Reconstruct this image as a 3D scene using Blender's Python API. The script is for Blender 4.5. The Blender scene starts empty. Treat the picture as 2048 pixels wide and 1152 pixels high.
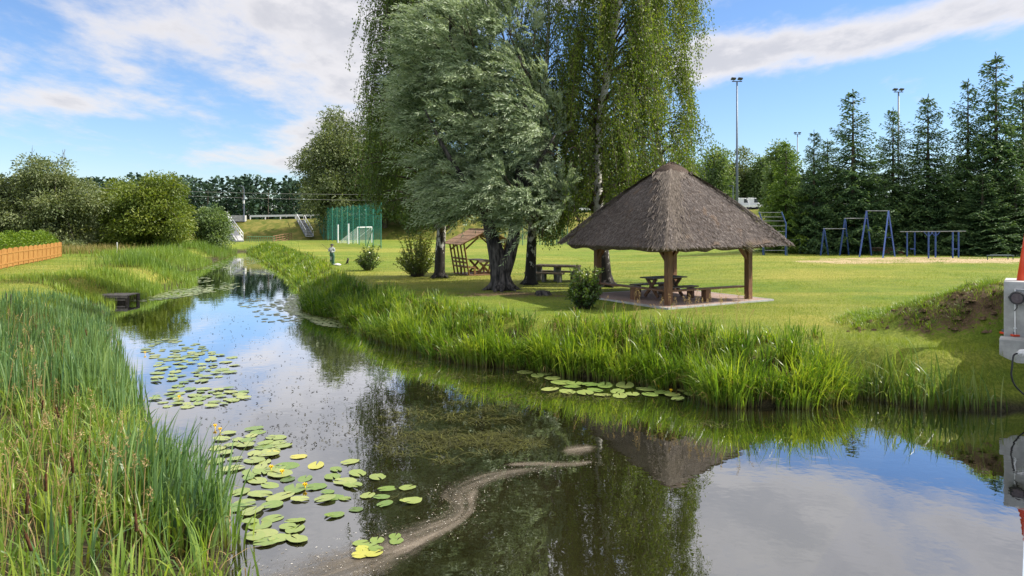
import bpy, bmesh, math, random
import numpy as np
from mathutils import Vector, Matrix

# ------------------------------------------------------------------ camera, sky, sun, exposure
SC = bpy.context.scene
COL = SC.collection
FPX, CX0, CY0, CAMZ = 1480.0, 1024.0, 440.0, 4.05
cam_data = bpy.data.cameras.new("camera")
cam = bpy.data.objects.new("camera", cam_data)
COL.objects.link(cam)
cam.location = (0, 0, CAMZ)
cam.rotation_euler = (math.radians(90), 0, 0)
cam_data.sensor_width = 36
cam_data.lens = FPX * 36 / 2048
cam_data.shift_y = -(576 - CY0) / 2048
cam_data.clip_start = 0.05
cam_data.clip_end = 4000
SC.camera = cam
SC.view_settings.view_transform = 'Standard'
SC.view_settings.look = 'None'
SC.view_settings.exposure = 0.9
SC.view_settings.gamma = 1
SC.view_settings.use_curve_mapping = False
SC.cycles.max_bounces = 8
SC.cycles.diffuse_bounces = 3
SC.cycles.transparent_max_bounces = 12

SUN_AZ, SUN_EL = math.radians(84), math.radians(42)     # azimuth from +Y (view direction) towards +X
sun_dir = Vector((math.cos(SUN_EL) * math.sin(SUN_AZ), math.cos(SUN_EL) * math.cos(SUN_AZ), math.sin(SUN_EL)))
sd_ = bpy.data.lights.new("sun", 'SUN')
sd_.energy = 4.8
sd_.angle = math.radians(0.6)
sd_.color = (1.0, 0.94, 0.84)
so_ = bpy.data.objects.new("sun", sd_)
COL.objects.link(so_)
so_.rotation_euler = sun_dir.to_track_quat('Z', 'Y').to_euler()

W = bpy.data.worlds.new("World")
SC.world = W
W.use_nodes = True


def build_world():
    nt = W.node_tree
    nt.nodes.clear()
    N, L = nt.nodes.new, nt.links.new

    def put(sock, v):
        if hasattr(v, 'links') or hasattr(v, 'is_linked'):
            L(v, sock)
        else:
            sock.default_value = v

    def m(op, a, b=0.0, c=0.0, clamp=False):
        n = N('ShaderNodeMath'); n.operation = op; n.use_clamp = clamp
        put(n.inputs[0], a); put(n.inputs[1], b); put(n.inputs[2], c)
        return n.outputs[0]

    def ss(v, a, b, lo=0.0, hi=1.0):
        n = N('ShaderNodeMapRange'); n.interpolation_type = 'SMOOTHSTEP'
        put(n.inputs[0], v); n.inputs[1].default_value = a; n.inputs[2].default_value = b
        n.inputs[3].default_value = lo; n.inputs[4].default_value = hi
        return n.outputs[0]

    def gauss(v, c, w):
        t = m('DIVIDE', m('SUBTRACT', v, c), w)
        return m('POWER', 2.718, m('MULTIPLY', m('MULTIPLY', t, t), -1.0))
    tc = N('ShaderNodeTexCoord')
    sep = N('ShaderNodeSeparateXYZ'); L(tc.outputs['Generated'], sep.inputs[0])
    x, y, z = sep.outputs
    az = m('MULTIPLY', m('ARCTAN2', x, y), 57.2958)
    el = m('MULTIPLY', m('ARCSINE', z), 57.2958)
    zz = m('ADD', m('MAXIMUM', z, 0.0), 0.14)
    comb = N('ShaderNodeCombineXYZ')
    L(m('DIVIDE', x, zz), comb.inputs[0]); L(m('DIVIDE', y, zz), comb.inputs[1]); comb.inputs[2].default_value = 3.7

    def noise(scale, detail, rough, dist, off):
        mp = N('ShaderNodeMapping'); L(comb.outputs[0], mp.inputs[0]); mp.inputs['Location'].default_value = off
        mp.inputs['Rotation'].default_value = (0, 0, 0.55); mp.inputs['Scale'].default_value = (1.0, 0.62, 1.0)
        n = N('ShaderNodeTexNoise'); L(mp.outputs[0], n.inputs['Vector'])
        n.inputs['Scale'].default_value = scale; n.inputs['Detail'].default_value = detail
        n.inputs['Roughness'].default_value = rough; n.inputs['Distortion'].default_value = dist
        return n.outputs['Fac']
    n1 = noise(2.2, 10, 0.62, 0.15, (2.3, 1.1, 0.0))
    n2 = noise(5.5, 8, 0.6, 0.0, (7.1, 4.0, 2.0))
    # cloud fields as they stand in the sky (azimuth / elevation in degrees)
    left = m('MULTIPLY', gauss(az, -18, 17), gauss(el, 15.0, 6.6))
    left2 = m('MULTIPLY', gauss(az, -12, 5.5), gauss(el, 7.2, 3.0))
    low = m('MULTIPLY', gauss(az, -18, 8), gauss(el, 4.4, 1.0))
    streak = m('MULTIPLY', gauss(az, -30, 7.0), gauss(el, 7.7, 1.1))
    rc = m('ADD', 12.2, m('MULTIPLY', m('SUBTRACT', az, 20), 0.10))
    right = m('MULTIPLY', ss(az, 9, 15), gauss(m('DIVIDE', m('SUBTRACT', el, rc), 1.75), 0, 1.0))
    high = ss(el, 15.2, 20.0)
    cov = m('ADD', m('MULTIPLY', left, 0.37), m('MULTIPLY', left2, 0.30))
    cov = m('ADD', cov, m('MULTIPLY', low, 0.24))
    cov = m('ADD', cov, m('MULTIPLY', streak, 0.20))
    cov = m('ADD', cov, m('MULTIPLY', right, 0.40))
    cov = m('ADD', cov, m('MULTIPLY', high, 0.36))
    raw = m('ADD', m('ADD', m('MULTIPLY', n1, 0.72), m('MULTIPLY', n2, 0.28)), cov)
    dens = ss(raw, 0.575, 0.83, 0.0, 0.92)
    dens = m('MULTIPLY', dens, ss(el, 1.5, 4.5))
    # brightness of the cloud itself: thick parts greyer
    thick = ss(raw, 0.74, 0.95)
    grey = m('MULTIPLY', thick, ss(n2, 0.36, 0.60))
    ramp = N('ShaderNodeMix'); ramp.data_type = 'RGBA'
    L(grey, ramp.inputs[0]); ramp.inputs[6].default_value = (4.9, 4.75, 4.8, 1); ramp.inputs[7].default_value = (3.7, 3.68, 3.9, 1)
    sky = N('ShaderNodeTexSky'); sky.sky_type = 'NISHITA'; sky.sun_disc = False
    sky.sun_elevation = SUN_EL; sky.sun_rotation = SUN_AZ
    sky.altitude = 100; sky.air_density = 1.15; sky.dust_density = 0.0; sky.ozone_density = 4.0
    hs = N('ShaderNodeHueSaturation'); L(sky.outputs[0], hs.inputs['Color']); hs.inputs['Saturation'].default_value = 0.98
    hs.inputs['Value'].default_value = 1.0
    mix = N('ShaderNodeMix'); mix.data_type = 'RGBA'
    tint = N('ShaderNodeMix'); tint.data_type = 'RGBA'; tint.blend_type = 'MULTIPLY'; tint.inputs[0].default_value = 1.0
    L(hs.outputs[0], tint.inputs[6]); tint.inputs[7].default_value = (0.67, 0.755, 0.92, 1)
    L(dens, mix.inputs[0]); L(tint.outputs[2], mix.inputs[6]); pass
    lit = N('ShaderNodeMix'); lit.data_type = 'RGBA'; lit.blend_type = 'MULTIPLY'; lit.inputs[0].default_value = 1.0
    up = ss(el, 14, 32, 1.0, 1.75)        # clouds nearer the sun's height are brighter
    cmb = N('ShaderNodeCombineXYZ'); L(up, cmb.inputs[0]); L(up, cmb.inputs[1]); L(up, cmb.inputs[2])
    L(ramp.outputs[2], lit.inputs[6]); L(cmb.outputs[0], lit.inputs[7])
    L(lit.outputs[2], mix.inputs[7])
    bg = N('ShaderNodeBackground'); L(mix.outputs[2], bg.inputs[0]); bg.inputs[1].default_value = 0.10
    out = N('ShaderNodeOutputWorld'); L(bg.outputs[0], out.inputs[0])


build_world()

# ------------------------------------------------------------------ helpers
ROOT = {}


def V3(*a):
    return np.array(a, float)


def tag(o, label=None, cat=None, group=None, kind=None):
    if label: o['label'] = label
    if cat: o['category'] = cat
    if group: o['group'] = group
    if kind: o['kind'] = kind
    return o


def thing(name, loc, label, cat, group=None):
    o = bpy.data.objects.new(name, None)
    o.empty_display_size = 0.2
    COL.objects.link(o)
    o.location = loc
    ROOT[o.name] = np.array(loc, float)
    return tag(o, label, cat, group)


def link(name, me, mat, parent=None, loc=None):
    o = bpy.data.objects.new(name, me)
    COL.objects.link(o)
    if mat is not None:
        me.materials.append(mat)
    if parent is not None:
        o.parent = parent
        ROOT[o.name] = ROOT[parent.name]
    elif loc is not None:
        o.location = loc
        ROOT[o.name] = np.array(loc, float)
    else:
        ROOT[o.name] = np.zeros(3)
    return o


def np_obj(name, V, faces, mat, parent=None, attrs=None, smooth=False, loc=None):
    """faces: list of (n,k) index arrays. World coordinates; shifted to the parent's base."""
    V = np.asarray(V, float)
    if parent is not None:
        V = V - ROOT[parent.name]
    elif loc is not None:
        V = V - np.asarray(loc, float)
    me = bpy.data.meshes.new(name)
    faces = [np.asarray(f, np.int32) for f in faces if len(f)]
    nf = sum(len(f) for f in faces)
    nl = sum(f.size for f in faces)
    me.vertices.add(len(V)); me.vertices.foreach_set('co', V.astype(np.float32).ravel())
    me.loops.add(nl); me.polygons.add(nf)
    me.loops.foreach_set('vertex_index', np.concatenate([f.ravel() for f in faces]))
    tot = np.concatenate([np.full(len(f), f.shape[1], np.int32) for f in faces])
    st = np.concatenate([[0], np.cumsum(tot)[:-1]]).astype(np.int32)
    me.polygons.foreach_set('loop_start', st)
    me.polygons.foreach_set('loop_total', tot)
    if smooth:
        me.polygons.foreach_set('use_smooth', np.ones(nf, bool))
    me.update(calc_edges=True)
    for k, a in (attrs or {}).items():
        at = me.attributes.new(k, 'FLOAT', 'POINT')
        at.data.foreach_set('value', np.asarray(a, np.float32))
    me.validate()
    return link(name, me, mat, parent, loc)


class MB:
    def __init__(s):
        s.v, s.f = [], []

    def add(s, vs, fs):
        b = len(s.v)
        s.v += [tuple(map(float, p)) for p in vs]
        s.f += [tuple(i + b for i in f) for f in fs]
        return s

    def hexa(s, p):      # 8 points: bottom 4, top 4
        return s.add(p, [(3, 2, 1, 0), (4, 5, 6, 7), (0, 1, 5, 4), (1, 2, 6, 5), (2, 3, 7, 6), (3, 0, 4, 7)])

    def box(s, c, sz, rz=0.0):
        c = np.asarray(c, float); hx, hy, hz = np.asarray(sz, float) / 2
        ca, sa = math.cos(rz), math.sin(rz)
        p = []
        for dz in (-hz, hz):
            for dx, dy in ((-hx, -hy), (hx, -hy), (hx, hy), (-hx, hy)):
                p.append((c[0] + dx * ca - dy * sa, c[1] + dx * sa + dy * ca, c[2] + dz))
        return s.hexa(p)

    def bar(s, a, b, w, h, up=(0, 0, 1)):
        a = np.asarray(a, float); b = np.asarray(b, float)
        d = b - a; d /= np.linalg.norm(d)
        u = np.asarray(up, float)
        if abs(d @ u) > 0.98: u = V3(1, 0, 0)
        sd = np.cross(d, u); sd /= np.linalg.norm(sd)
        u = np.cross(sd, d)
        p = []
        for q in (a, b):
            for k, l in ((-1, -1), (1, -1), (1, 1), (-1, 1)):
                p.append(q + sd * k * w / 2 + u * l * h / 2)
        return s.hexa(p)

    def tube(s, pts, r, n=8, cap=True):
        pts = [np.asarray(p, float) for p in pts]
        r = list(r) if hasattr(r, '__len__') else [r] * len(pts)
        prev = None; vs = []; fs = []
        for i, p in enumerate(pts):
            d = pts[min(i + 1, len(pts) - 1)] - pts[max(i - 1, 0)]
            d /= (np.linalg.norm(d) + 1e-9)
            if prev is None:
                a = V3(1, 0, 0) if abs(d[0]) < 0.9 else V3(0, 1, 0)
            else:
                a = prev
            sd = a - d * (a @ d); sd /= (np.linalg.norm(sd) + 1e-9); prev = sd
            up = np.cross(d, sd)
            for k in range(n):
                t = 2 * math.pi * k / n
                vs.append(p + (sd * math.cos(t) + up * math.sin(t)) * r[i])
        for i in range(len(pts) - 1):
            for k in range(n):
                k2 = (k + 1) % n
                fs.append((i * n + k, i * n + k2, (i + 1) * n + k2, (i + 1) * n + k))
        if cap:
            fs.append(tuple(range(n - 1, -1, -1))); m = (len(pts) - 1) * n
            fs.append(tuple(range(m, m + n)))
        return s.add(vs, fs)

    def prism(s, poly, z0, z1):
        n = len(poly)
        vs = [(p[0], p[1], z0) for p in poly] + [(p[0], p[1], z1) for p in poly]
        fs = [tuple(range(n - 1, -1, -1)), tuple(range(n, 2 * n))] + [(i, (i + 1) % n, n + (i + 1) % n, n + i) for i in range(n)]
        return s.add(vs, fs)

    def extrude(s, poly3, off):
        n = len(poly3); off = np.asarray(off, float)
        vs = [np.asarray(p, float) for p in poly3] + [np.asarray(p, float) + off for p in poly3]
        fs = [tuple(range(n - 1, -1, -1)), tuple(range(n, 2 * n))] + [(i, (i + 1) % n, n + (i + 1) % n, n + i) for i in range(n)]
        return s.add(vs, fs)

    def build(s, name, mat, parent=None, smooth=False, loc=None, bevel=0.0):
        V = np.array(s.v, float)
        if parent is not None: V = V - ROOT[parent.name]
        elif loc is not None: V = V - np.asarray(loc, float)
        me = bpy.data.meshes.new(name)
        me.from_pydata(V.tolist(), [], s.f)
        bm = bmesh.new(); bm.from_mesh(me)
        bmesh.ops.recalc_face_normals(bm, faces=bm.faces)
        if bevel:
            bmesh.ops.bevel(bm, geom=[e for e in bm.edges], offset=bevel, segments=1, affect='EDGES', clamp_overlap=True)
        bm.to_mesh(me); bm.free()
        if smooth:
            me.polygons.foreach_set('use_smooth', np.ones(len(me.polygons), bool))
        return link(name, me, mat, parent, loc)


def copy_tree(o, parent=None):
    c = o.copy(); COL.objects.link(c); c.parent = parent
    for ch in list(o.children):
        copy_tree(ch, c)
    return c


# ------------------------------------------------------------------ materials
def nt_new(name):
    m = bpy.data.materials.new(name); m.use_nodes = True
    nt = m.node_tree; nt.nodes.clear()
    return m, nt


def mixc(nt, fac, a, b, blend='MIX'):
    n = nt.nodes.new('ShaderNodeMix'); n.data_type = 'RGBA'; n.blend_type = blend
    for s, v in ((0, fac), (6, a), (7, b)):
        if isinstance(v, bpy.types.NodeSocket): nt.links.new(v, n.inputs[s])
        elif s == 0: n.inputs[0].default_value = v
        else: n.inputs[s].default_value = (*v[:3], 1)
    return n.outputs[2]


def noise_n(nt, scale, detail=4, rough=0.55, vec=None, stretch=None, dist=0.0, out='Fac'):
    n = nt.nodes.new('ShaderNodeTexNoise')
    n.inputs['Scale'].default_value = scale; n.inputs['Detail'].default_value = detail
    n.inputs['Roughness'].default_value = rough; n.inputs['Distortion'].default_value = dist
    if vec is None:
        g = nt.nodes.new('ShaderNodeTexCoord'); vec = g.outputs['Object']
    if stretch:
        mp = nt.nodes.new('ShaderNodeMapping'); mp.inputs['Scale'].default_value = stretch
        nt.links.new(vec, mp.inputs[0]); vec = mp.outputs[0]
    nt.links.new(vec, n.inputs['Vector'])
    return n.outputs[out]


def rng_n(nt, v, a, b, lo=0.0, hi=1.0):
    n = nt.nodes.new('ShaderNodeMapRange'); n.interpolation_type = 'SMOOTHSTEP'
    nt.links.new(v, n.inputs[0])
    for i, q in zip((1, 2, 3, 4), (a, b, lo, hi)): n.inputs[i].default_value = q
    return n.outputs[0]


def math_n(nt, op, a, b=0.0, clamp=False):
    n = nt.nodes.new('ShaderNodeMath'); n.operation = op; n.use_clamp = clamp
    for s, v in ((0, a), (1, b)):
        if isinstance(v, bpy.types.NodeSocket): nt.links.new(v, n.inputs[s])
        else: n.inputs[s].default_value = v
    return n.outputs[0]


def attr_n(nt, name):
    n = nt.nodes.new('ShaderNodeAttribute'); n.attribute_name = name
    return n.outputs['Fac']


def finish(nt, col, rough=0.7, bump=None, bstr=0.3, bdist=0.02, metal=0.0, spec=0.4):
    p = nt.nodes.new('ShaderNodeBsdfPrincipled')
    if isinstance(col, bpy.types.NodeSocket): nt.links.new(col, p.inputs['Base Color'])
    else: p.inputs['Base Color'].default_value = (*col[:3], 1)
    if isinstance(rough, bpy.types.NodeSocket): nt.links.new(rough, p.inputs['Roughness'])
    else: p.inputs['Roughness'].default_value = rough
    p.inputs['Metallic'].default_value = metal
    p.inputs['Specular IOR Level'].default_value = spec
    if bump is not None:
        b = nt.nodes.new('ShaderNodeBump'); b.inputs['Strength'].default_value = bstr; b.inputs['Distance'].default_value = bdist
        nt.links.new(bump, b.inputs['Height']); nt.links.new(b.outputs[0], p.inputs['Normal'])
    o = nt.nodes.new('ShaderNodeOutputMaterial'); nt.links.new(p.outputs[0], o.inputs[0])
    return p


def simple(name, c1, c2, scale=6.0, rough=0.7, stretch=None, bstr=0.3, bdist=0.01, metal=0.0, spec=0.4, lo=0.35, hi=0.68, detail=5):
    m, nt = nt_new(name)
    n = noise_n(nt, scale, detail, 0.6, stretch=stretch)
    finish(nt, mixc(nt, rng_n(nt, n, lo, hi), c1, c2), rough, n, bstr, bdist, metal, spec)
    return m


def leafy(name, c_dark, c_mid, c_light, trans=0.35, rough=0.5, spec=0.3, tcol=None, basecol=None, flip=None):
    """leaf material: colour by per-leaf random 'rnd'; optional 't' along the blade towards basecol at the foot"""
    m, nt = nt_new(name)
    r = attr_n(nt, 'rnd')
    c = mixc(nt, rng_n(nt, r, 0.0, 0.55), c_dark, c_mid)
    c = mixc(nt, rng_n(nt, r, 0.5, 1.0), c, c_light)
    if basecol is not None:
        t = attr_n(nt, 't')
        c = mixc(nt, rng_n(nt, t, 0.30, 0.0), c, basecol)
    if flip is not None:      # paler underside of the leaf
        g = nt.nodes.new('ShaderNodeNewGeometry')
        c = mixc(nt, g.outputs['Backfacing'], c, flip)
    p = nt.nodes.new('ShaderNodeBsdfPrincipled')
    nt.links.new(c, p.inputs['Base Color']); p.inputs['Roughness'].default_value = rough
    p.inputs['Specular IOR Level'].default_value = spec
    tr = nt.nodes.new('ShaderNodeBsdfTranslucent')
    tc = mixc(nt, 1.0, c, tcol or (1.0, 1.0, 0.45), 'MULTIPLY')
    tc2 = mixc(nt, 1.0, tc, (1.6, 1.6, 1.6), 'MULTIPLY')
    nt.links.new(tc2, tr.inputs[0])
    ms = nt.nodes.new('ShaderNodeMixShader'); ms.inputs[0].default_value = trans
    nt.links.new(p.outputs[0], ms.inputs[1]); nt.links.new(tr.outputs[0], ms.inputs[2])
    o = nt.nodes.new('ShaderNodeOutputMaterial'); nt.links.new(ms.outputs[0], o.inputs[0])
    return m


# ------------------------------------------------------------------ leaves and blades
def unit(a):
    return a / (np.linalg.norm(a, axis=-1, keepdims=True) + 1e-9)


def leaf_arrays(P, D, L, Wd, rng, rnd=None):
    n = len(P)
    D = unit(D)
    S = unit(np.cross(D, rng.normal(size=(n, 3))))
    L = np.broadcast_to(np.asarray(L, float).reshape(-1, 1) if np.ndim(L) else L, (n, 1))
    Wd = np.broadcast_to(np.asarray(Wd, float).reshape(-1, 1) if np.ndim(Wd) else Wd, (n, 1))
    V = np.stack([P, P + D * L * 0.45 + S * Wd / 2, P + D * L, P + D * L * 0.45 - S * Wd / 2], 1).reshape(-1, 3)
    F = np.arange(4 * n).reshape(n, 4)
    if rnd is None: rnd = rng.random(n)
    return V, F, np.repeat(rnd, 4)


def leaf_obj(name, P, D, L, Wd, mat, rng, parent=None, rnd=None, loc=None):
    V, F, a = leaf_arrays(P, D, L, Wd, rng, rnd)
    return np_obj(name, V, [F], mat, parent, {'rnd': a}, loc=loc)


def blade_arrays(P, h, ang, lean, droop, w, rng, segs=4, rnd=None):
    """grass or reed blades: P (n,3) feet, h heights, ang lean azimuth, lean sideways reach (fraction of h), droop 0..1"""
    n = len(P)
    t = np.linspace(0, 1, segs + 1)
    h = np.asarray(h)[:, None]; lean = np.asarray(lean)[:, None]; droop = np.asarray(droop)[:, None]
    off = h * (lean * 0.35 * t + lean * 0.65 * t ** 2 + droop * 0.45 * t ** 3)
    z = h * (t - droop * 0.55 * t ** 3)
    ca, sa = np.cos(ang)[:, None], np.sin(ang)[:, None]
    C = np.stack([P[:, 0:1] + off * ca, P[:, 1:2] + off * sa, P[:, 2:3] + z], -1)     # n,segs+1,3
    fa = ang + np.pi / 2 + rng.normal(0, 0.7, n)
    S = np.stack([np.cos(fa), np.sin(fa), np.zeros(n)], -1)[:, None, :]
    prof = np.minimum(1.0, 0.75 + t * 0.8) * (1 - t ** 3)
    wd = np.asarray(w)[:, None] * prof / 2
    A = C - S * wd[..., None]; B = C + S * wd[..., None]
    k = 2 * segs + 1
    V = np.empty((n, k, 3)); V[:, 0:2 * segs:2] = A[:, :segs]; V[:, 1:2 * segs:2] = B[:, :segs]; V[:, -1] = C[:, -1]
    base = (np.arange(n) * k)[:, None]
    Q = np.concatenate([base + np.array([2 * i, 2 * i + 1, 2 * i + 3, 2 * i + 2]) for i in range(segs - 1)], 0) if segs > 1 else np.zeros((0, 4), int)
    T = base + np.array([2 * segs - 2, 2 * segs - 1, 2 * segs])
    if rnd is None: rnd = rng.random(n)
    tt = np.concatenate([np.repeat(t[:segs], 2), [1.0]])
    return V.reshape(-1, 3), [Q, T], np.repeat(rnd, k), np.tile(tt, n)


def blade_obj(name, P, h, ang, lean, droop, w, mat, rng, segs=4, parent=None, rnd=None, loc=None):
    V, F, a, t = blade_arrays(P, h, ang, lean, droop, w, rng, segs, rnd)
    return np_obj(name, V, F, mat, parent, {'rnd': a, 't': t}, loc=loc)


def px_at(px, py, d):
    """the point seen at pixel (px,py) at distance d along the view axis"""
    return V3((px - CX0) / FPX * d, d, CAMZ - (py - CY0) / FPX * d)


def on_z(px, py, z):
    return px_at(px, py, FPX * (CAMZ - z) / (py - CY0))

# ------------------------------------------------------------------ the ground, the stream and the embankment
LAWN = 1.05


def smooth(t):
    t = np.clip(t, 0, 1)
    return t * t * (3 - 2 * t)


left_px = [(474, 503), (452, 514), (420, 524), (398, 536), (352, 545), (355, 552), (380, 562), (376, 572), (300, 588), (268, 600), (205, 608), (212, 655),
           (222, 735), (250, 810), (272, 880), (325, 955), (395, 1020), (450, 1085), (484, 1150)]
right_px = [(494, 503), (512, 512), (540, 528), (575, 548), (600, 580), (612, 606), (622, 628), (690, 640), (728, 668), (800, 692), (870, 714), (950, 729),
            (1050, 738), (1150, 752), (1300, 768), (1400, 792), (1450, 814), (1600, 814), (1680, 802), (1702, 787), (1760, 800), (1850, 816), (2000, 822), (2060, 818)]
LB = [on_z(x, y, 0)[:2] for x, y in left_px]
RB = [on_z(x, y, 0)[:2] for x, y in right_px]
POLY = np.array(LB + [V3(-2.6, 4.0), V3(-2.4, -14.0), V3(30, -14.0), V3(30, 12.0), V3(15.0, 14.6)] + RB[::-1])


def poly_sd(x, y):
    """signed distance to the stream outline: negative in the water"""
    p = np.stack([np.asarray(x, float).ravel(), np.asarray(y, float).ravel()], 1)
    best = np.full(len(p), 1e9); inside = np.zeros(len(p), bool)
    n = len(POLY)
    for i in range(n):
        a, b = POLY[i], POLY[(i + 1) % n]
        ab = b - a
        t = np.clip(((p - a) @ ab) / (ab @ ab + 1e-12), 0, 1)
        best = np.minimum(best, np.hypot(*(p - (a + t[:, None] * ab)).T))
        cond = (a[1] > p[:, 1]) != (b[1] > p[:, 1])
        with np.errstate(divide='ignore', invalid='ignore'):
            xi = a[0] + (p[:, 1] - a[1]) / (b[1] - a[1] + 1e-12) * ab[0]
        inside ^= cond & (p[:, 0] < xi)
    return np.where(inside, -best, best).reshape(np.shape(x))


UX, UY = 0.578, 0.816        # direction of the footbridge


def hz(x, y, sd=None):
    x = np.asarray(x, float); y = np.asarray(y, float)
    if sd is None: sd = poly_sd(x, y)
    top = LAWN + 0.42 * smooth((x - 6) / 12) * smooth((y - 31) / 18)
    top = top + 0.05 * np.sin(x * 0.31 + 1.3) * np.sin(y * 0.23) * smooth((sd - 1) / 4)
    s = x * UX + y * UY; n = -x * UY + y * UX
    ramp = 1.35 * smooth((s - 20.9) / 1.2) * (1 - smooth((s - 22.5) / 9.0)) * (1 - smooth((n - 0.4) / 4.4)) * smooth((n + 7) / 2.5)
    lump = (0.06 * np.sin(x * 2.1 + y) * np.sin(y * 2.7 - x * 1.1) + 0.05 * np.sin(x * 5.3 - y * 2.2) * np.sin(y * 4.9 + x * 3.1)) * smooth(ramp * 3)
    top = top + ramp + lump
    lf = smooth((np.interp(y, [0, 10, 18, 24, 30, 36, 46, 60, 100], [-1, -2, -5.5, -8.5, -12, -15, -18, -23, -35.0]) - x) / 1.0)
    run = 1.9 + lf * np.interp(y, [0, 17, 25, 60], [5.5, 4.5, 1.0, 0.8]) - 0.7 * smooth((x - 6) / 3)
    bank = 0.12 + (top - 0.12) * smooth((sd - 0.05) / run)
    bank = np.where(sd < 0.05, 0.12 + (sd - 0.05) * 1.5, bank)
    return np.maximum(bank, -0.9)


def hz1(x, y):
    return float(hz(np.array([x]), np.array([y]))[0])


def gp(px, py):
    """ground point seen at a pixel"""
    d = FPX * (CAMZ - LAWN) / (py - CY0)
    for _ in range(30):
        p = px_at(px, py, d)
        z = hz1(p[0], p[1])
        d = 0.5 * d + 0.5 * FPX * (CAMZ - z) / (py - CY0)
    p = px_at(px, py, d); p[2] = hz1(p[0], p[1])
    return p


GC = V3(6.11, 28.41)          # gazebo centre
GU = V3(math.cos(math.radians(31)), math.sin(math.radians(31)))
GV = V3(-GU[1], GU[0])


def axis(stops):
    out = []
    for (a, b, st) in stops:
        out += list(np.arange(a, b - 1e-6, st))
    out.append(stops[-1][1])
    return np.array(out)


def grass_material():
    m, nt = nt_new("mown_grass")
    g = nt.nodes.new('ShaderNodeNewGeometry'); pos = g.outputs['Position']
    big = noise_n(nt, 0.14, 4, 0.6, pos)
    mid = noise_n(nt, 0.9, 5, 0.65, pos)
    fine = noise_n(nt, 14, 4, 0.7, pos)
    vf = noise_n(nt, 55, 3, 0.7, pos)
    mow = noise_n(nt, 1.0, 3, 0.6, pos, stretch=(0.05, 0.55, 1))
    green = mixc(nt, rng_n(nt, mid, 0.35, 0.7), (0.085, 0.158, 0.012), (0.165, 0.232, 0.018))
    dry = mixc(nt, rng_n(nt, fine, 0.35, 0.65), (0.27, 0.26, 0.035), (0.36, 0.31, 0.07))
    dryf = math_n(nt, 'ADD', math_n(nt, 'MULTIPLY', rng_n(nt, big, 0.42, 0.68), 0.45), math_n(nt, 'MULTIPLY', rng_n(nt, mow, 0.42, 0.68), 0.50))
    dryf = math_n(nt, 'ADD', dryf, math_n(nt, 'MULTIPLY', attr_n(nt, 'dry'), math_n(nt, 'ADD', mid, 0.35)), True)
    c = mixc(nt, dryf, green, dry)
    c = mixc(nt, math_n(nt, 'MULTIPLY', rng_n(nt, fine, 0.62, 0.42), 0.55), c, (0.045, 0.075, 0.008))
    cl4 = noise_n(nt, 3.4, 5, 0.7, pos)
    c = mixc(nt, math_n(nt, 'MULTIPLY', rng_n(nt, cl4, 0.56, 0.72), 0.5), c, (0.06, 0.115, 0.010))
    c = mixc(nt, math_n(nt, 'MULTIPLY', rng_n(nt, cl4, 0.42, 0.28), 0.4), c, (0.27, 0.25, 0.06))
    c = mixc(nt, math_n(nt, 'MULTIPLY', rng_n(nt, vf, 0.35, 0.7), 0.25), c, (0.23, 0.26, 0.05))
    wob = math_n(nt, 'MULTIPLY', math_n(nt, 'SUBTRACT', math_n(nt, 'ADD', mid, fine), 1.0), 1.5)
    sand = rng_n(nt, math_n(nt, 'ADD', attr_n(nt, 'sand'), wob), 0.42, 0.72)
    sandc = mixc(nt, rng_n(nt, fine, 0.3, 0.7), (0.34, 0.25, 0.14), (0.48, 0.37, 0.23))
    c = mixc(nt, sand, c, sandc)
    dirt = rng_n(nt, math_n(nt, 'ADD', attr_n(nt, 'dirt'), wob), 0.40, 0.66)
    dirtc = mixc(nt, rng_n(nt, fine, 0.3, 0.7), (0.065, 0.042, 0.024), (0.15, 0.10, 0.06))
    c = mixc(nt, dirt, c, dirtc)
    mud = rng_n(nt, attr_n(nt, 'mud'), 0.35, 0.8)
    c = mixc(nt, mud, c, mixc(nt, rng_n(nt, fine, 0.35, 0.65), (0.022, 0.022, 0.010), (0.065, 0.055, 0.028)))
    hb = math_n(nt, 'ADD', math_n(nt, 'MULTIPLY', fine, 1.0), math_n(nt, 'MULTIPLY', vf, 0.6))
    finish(nt, c, 0.85, hb, 0.9, 0.06, spec=0.15)
    return m


M_GRASS = grass_material()


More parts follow.
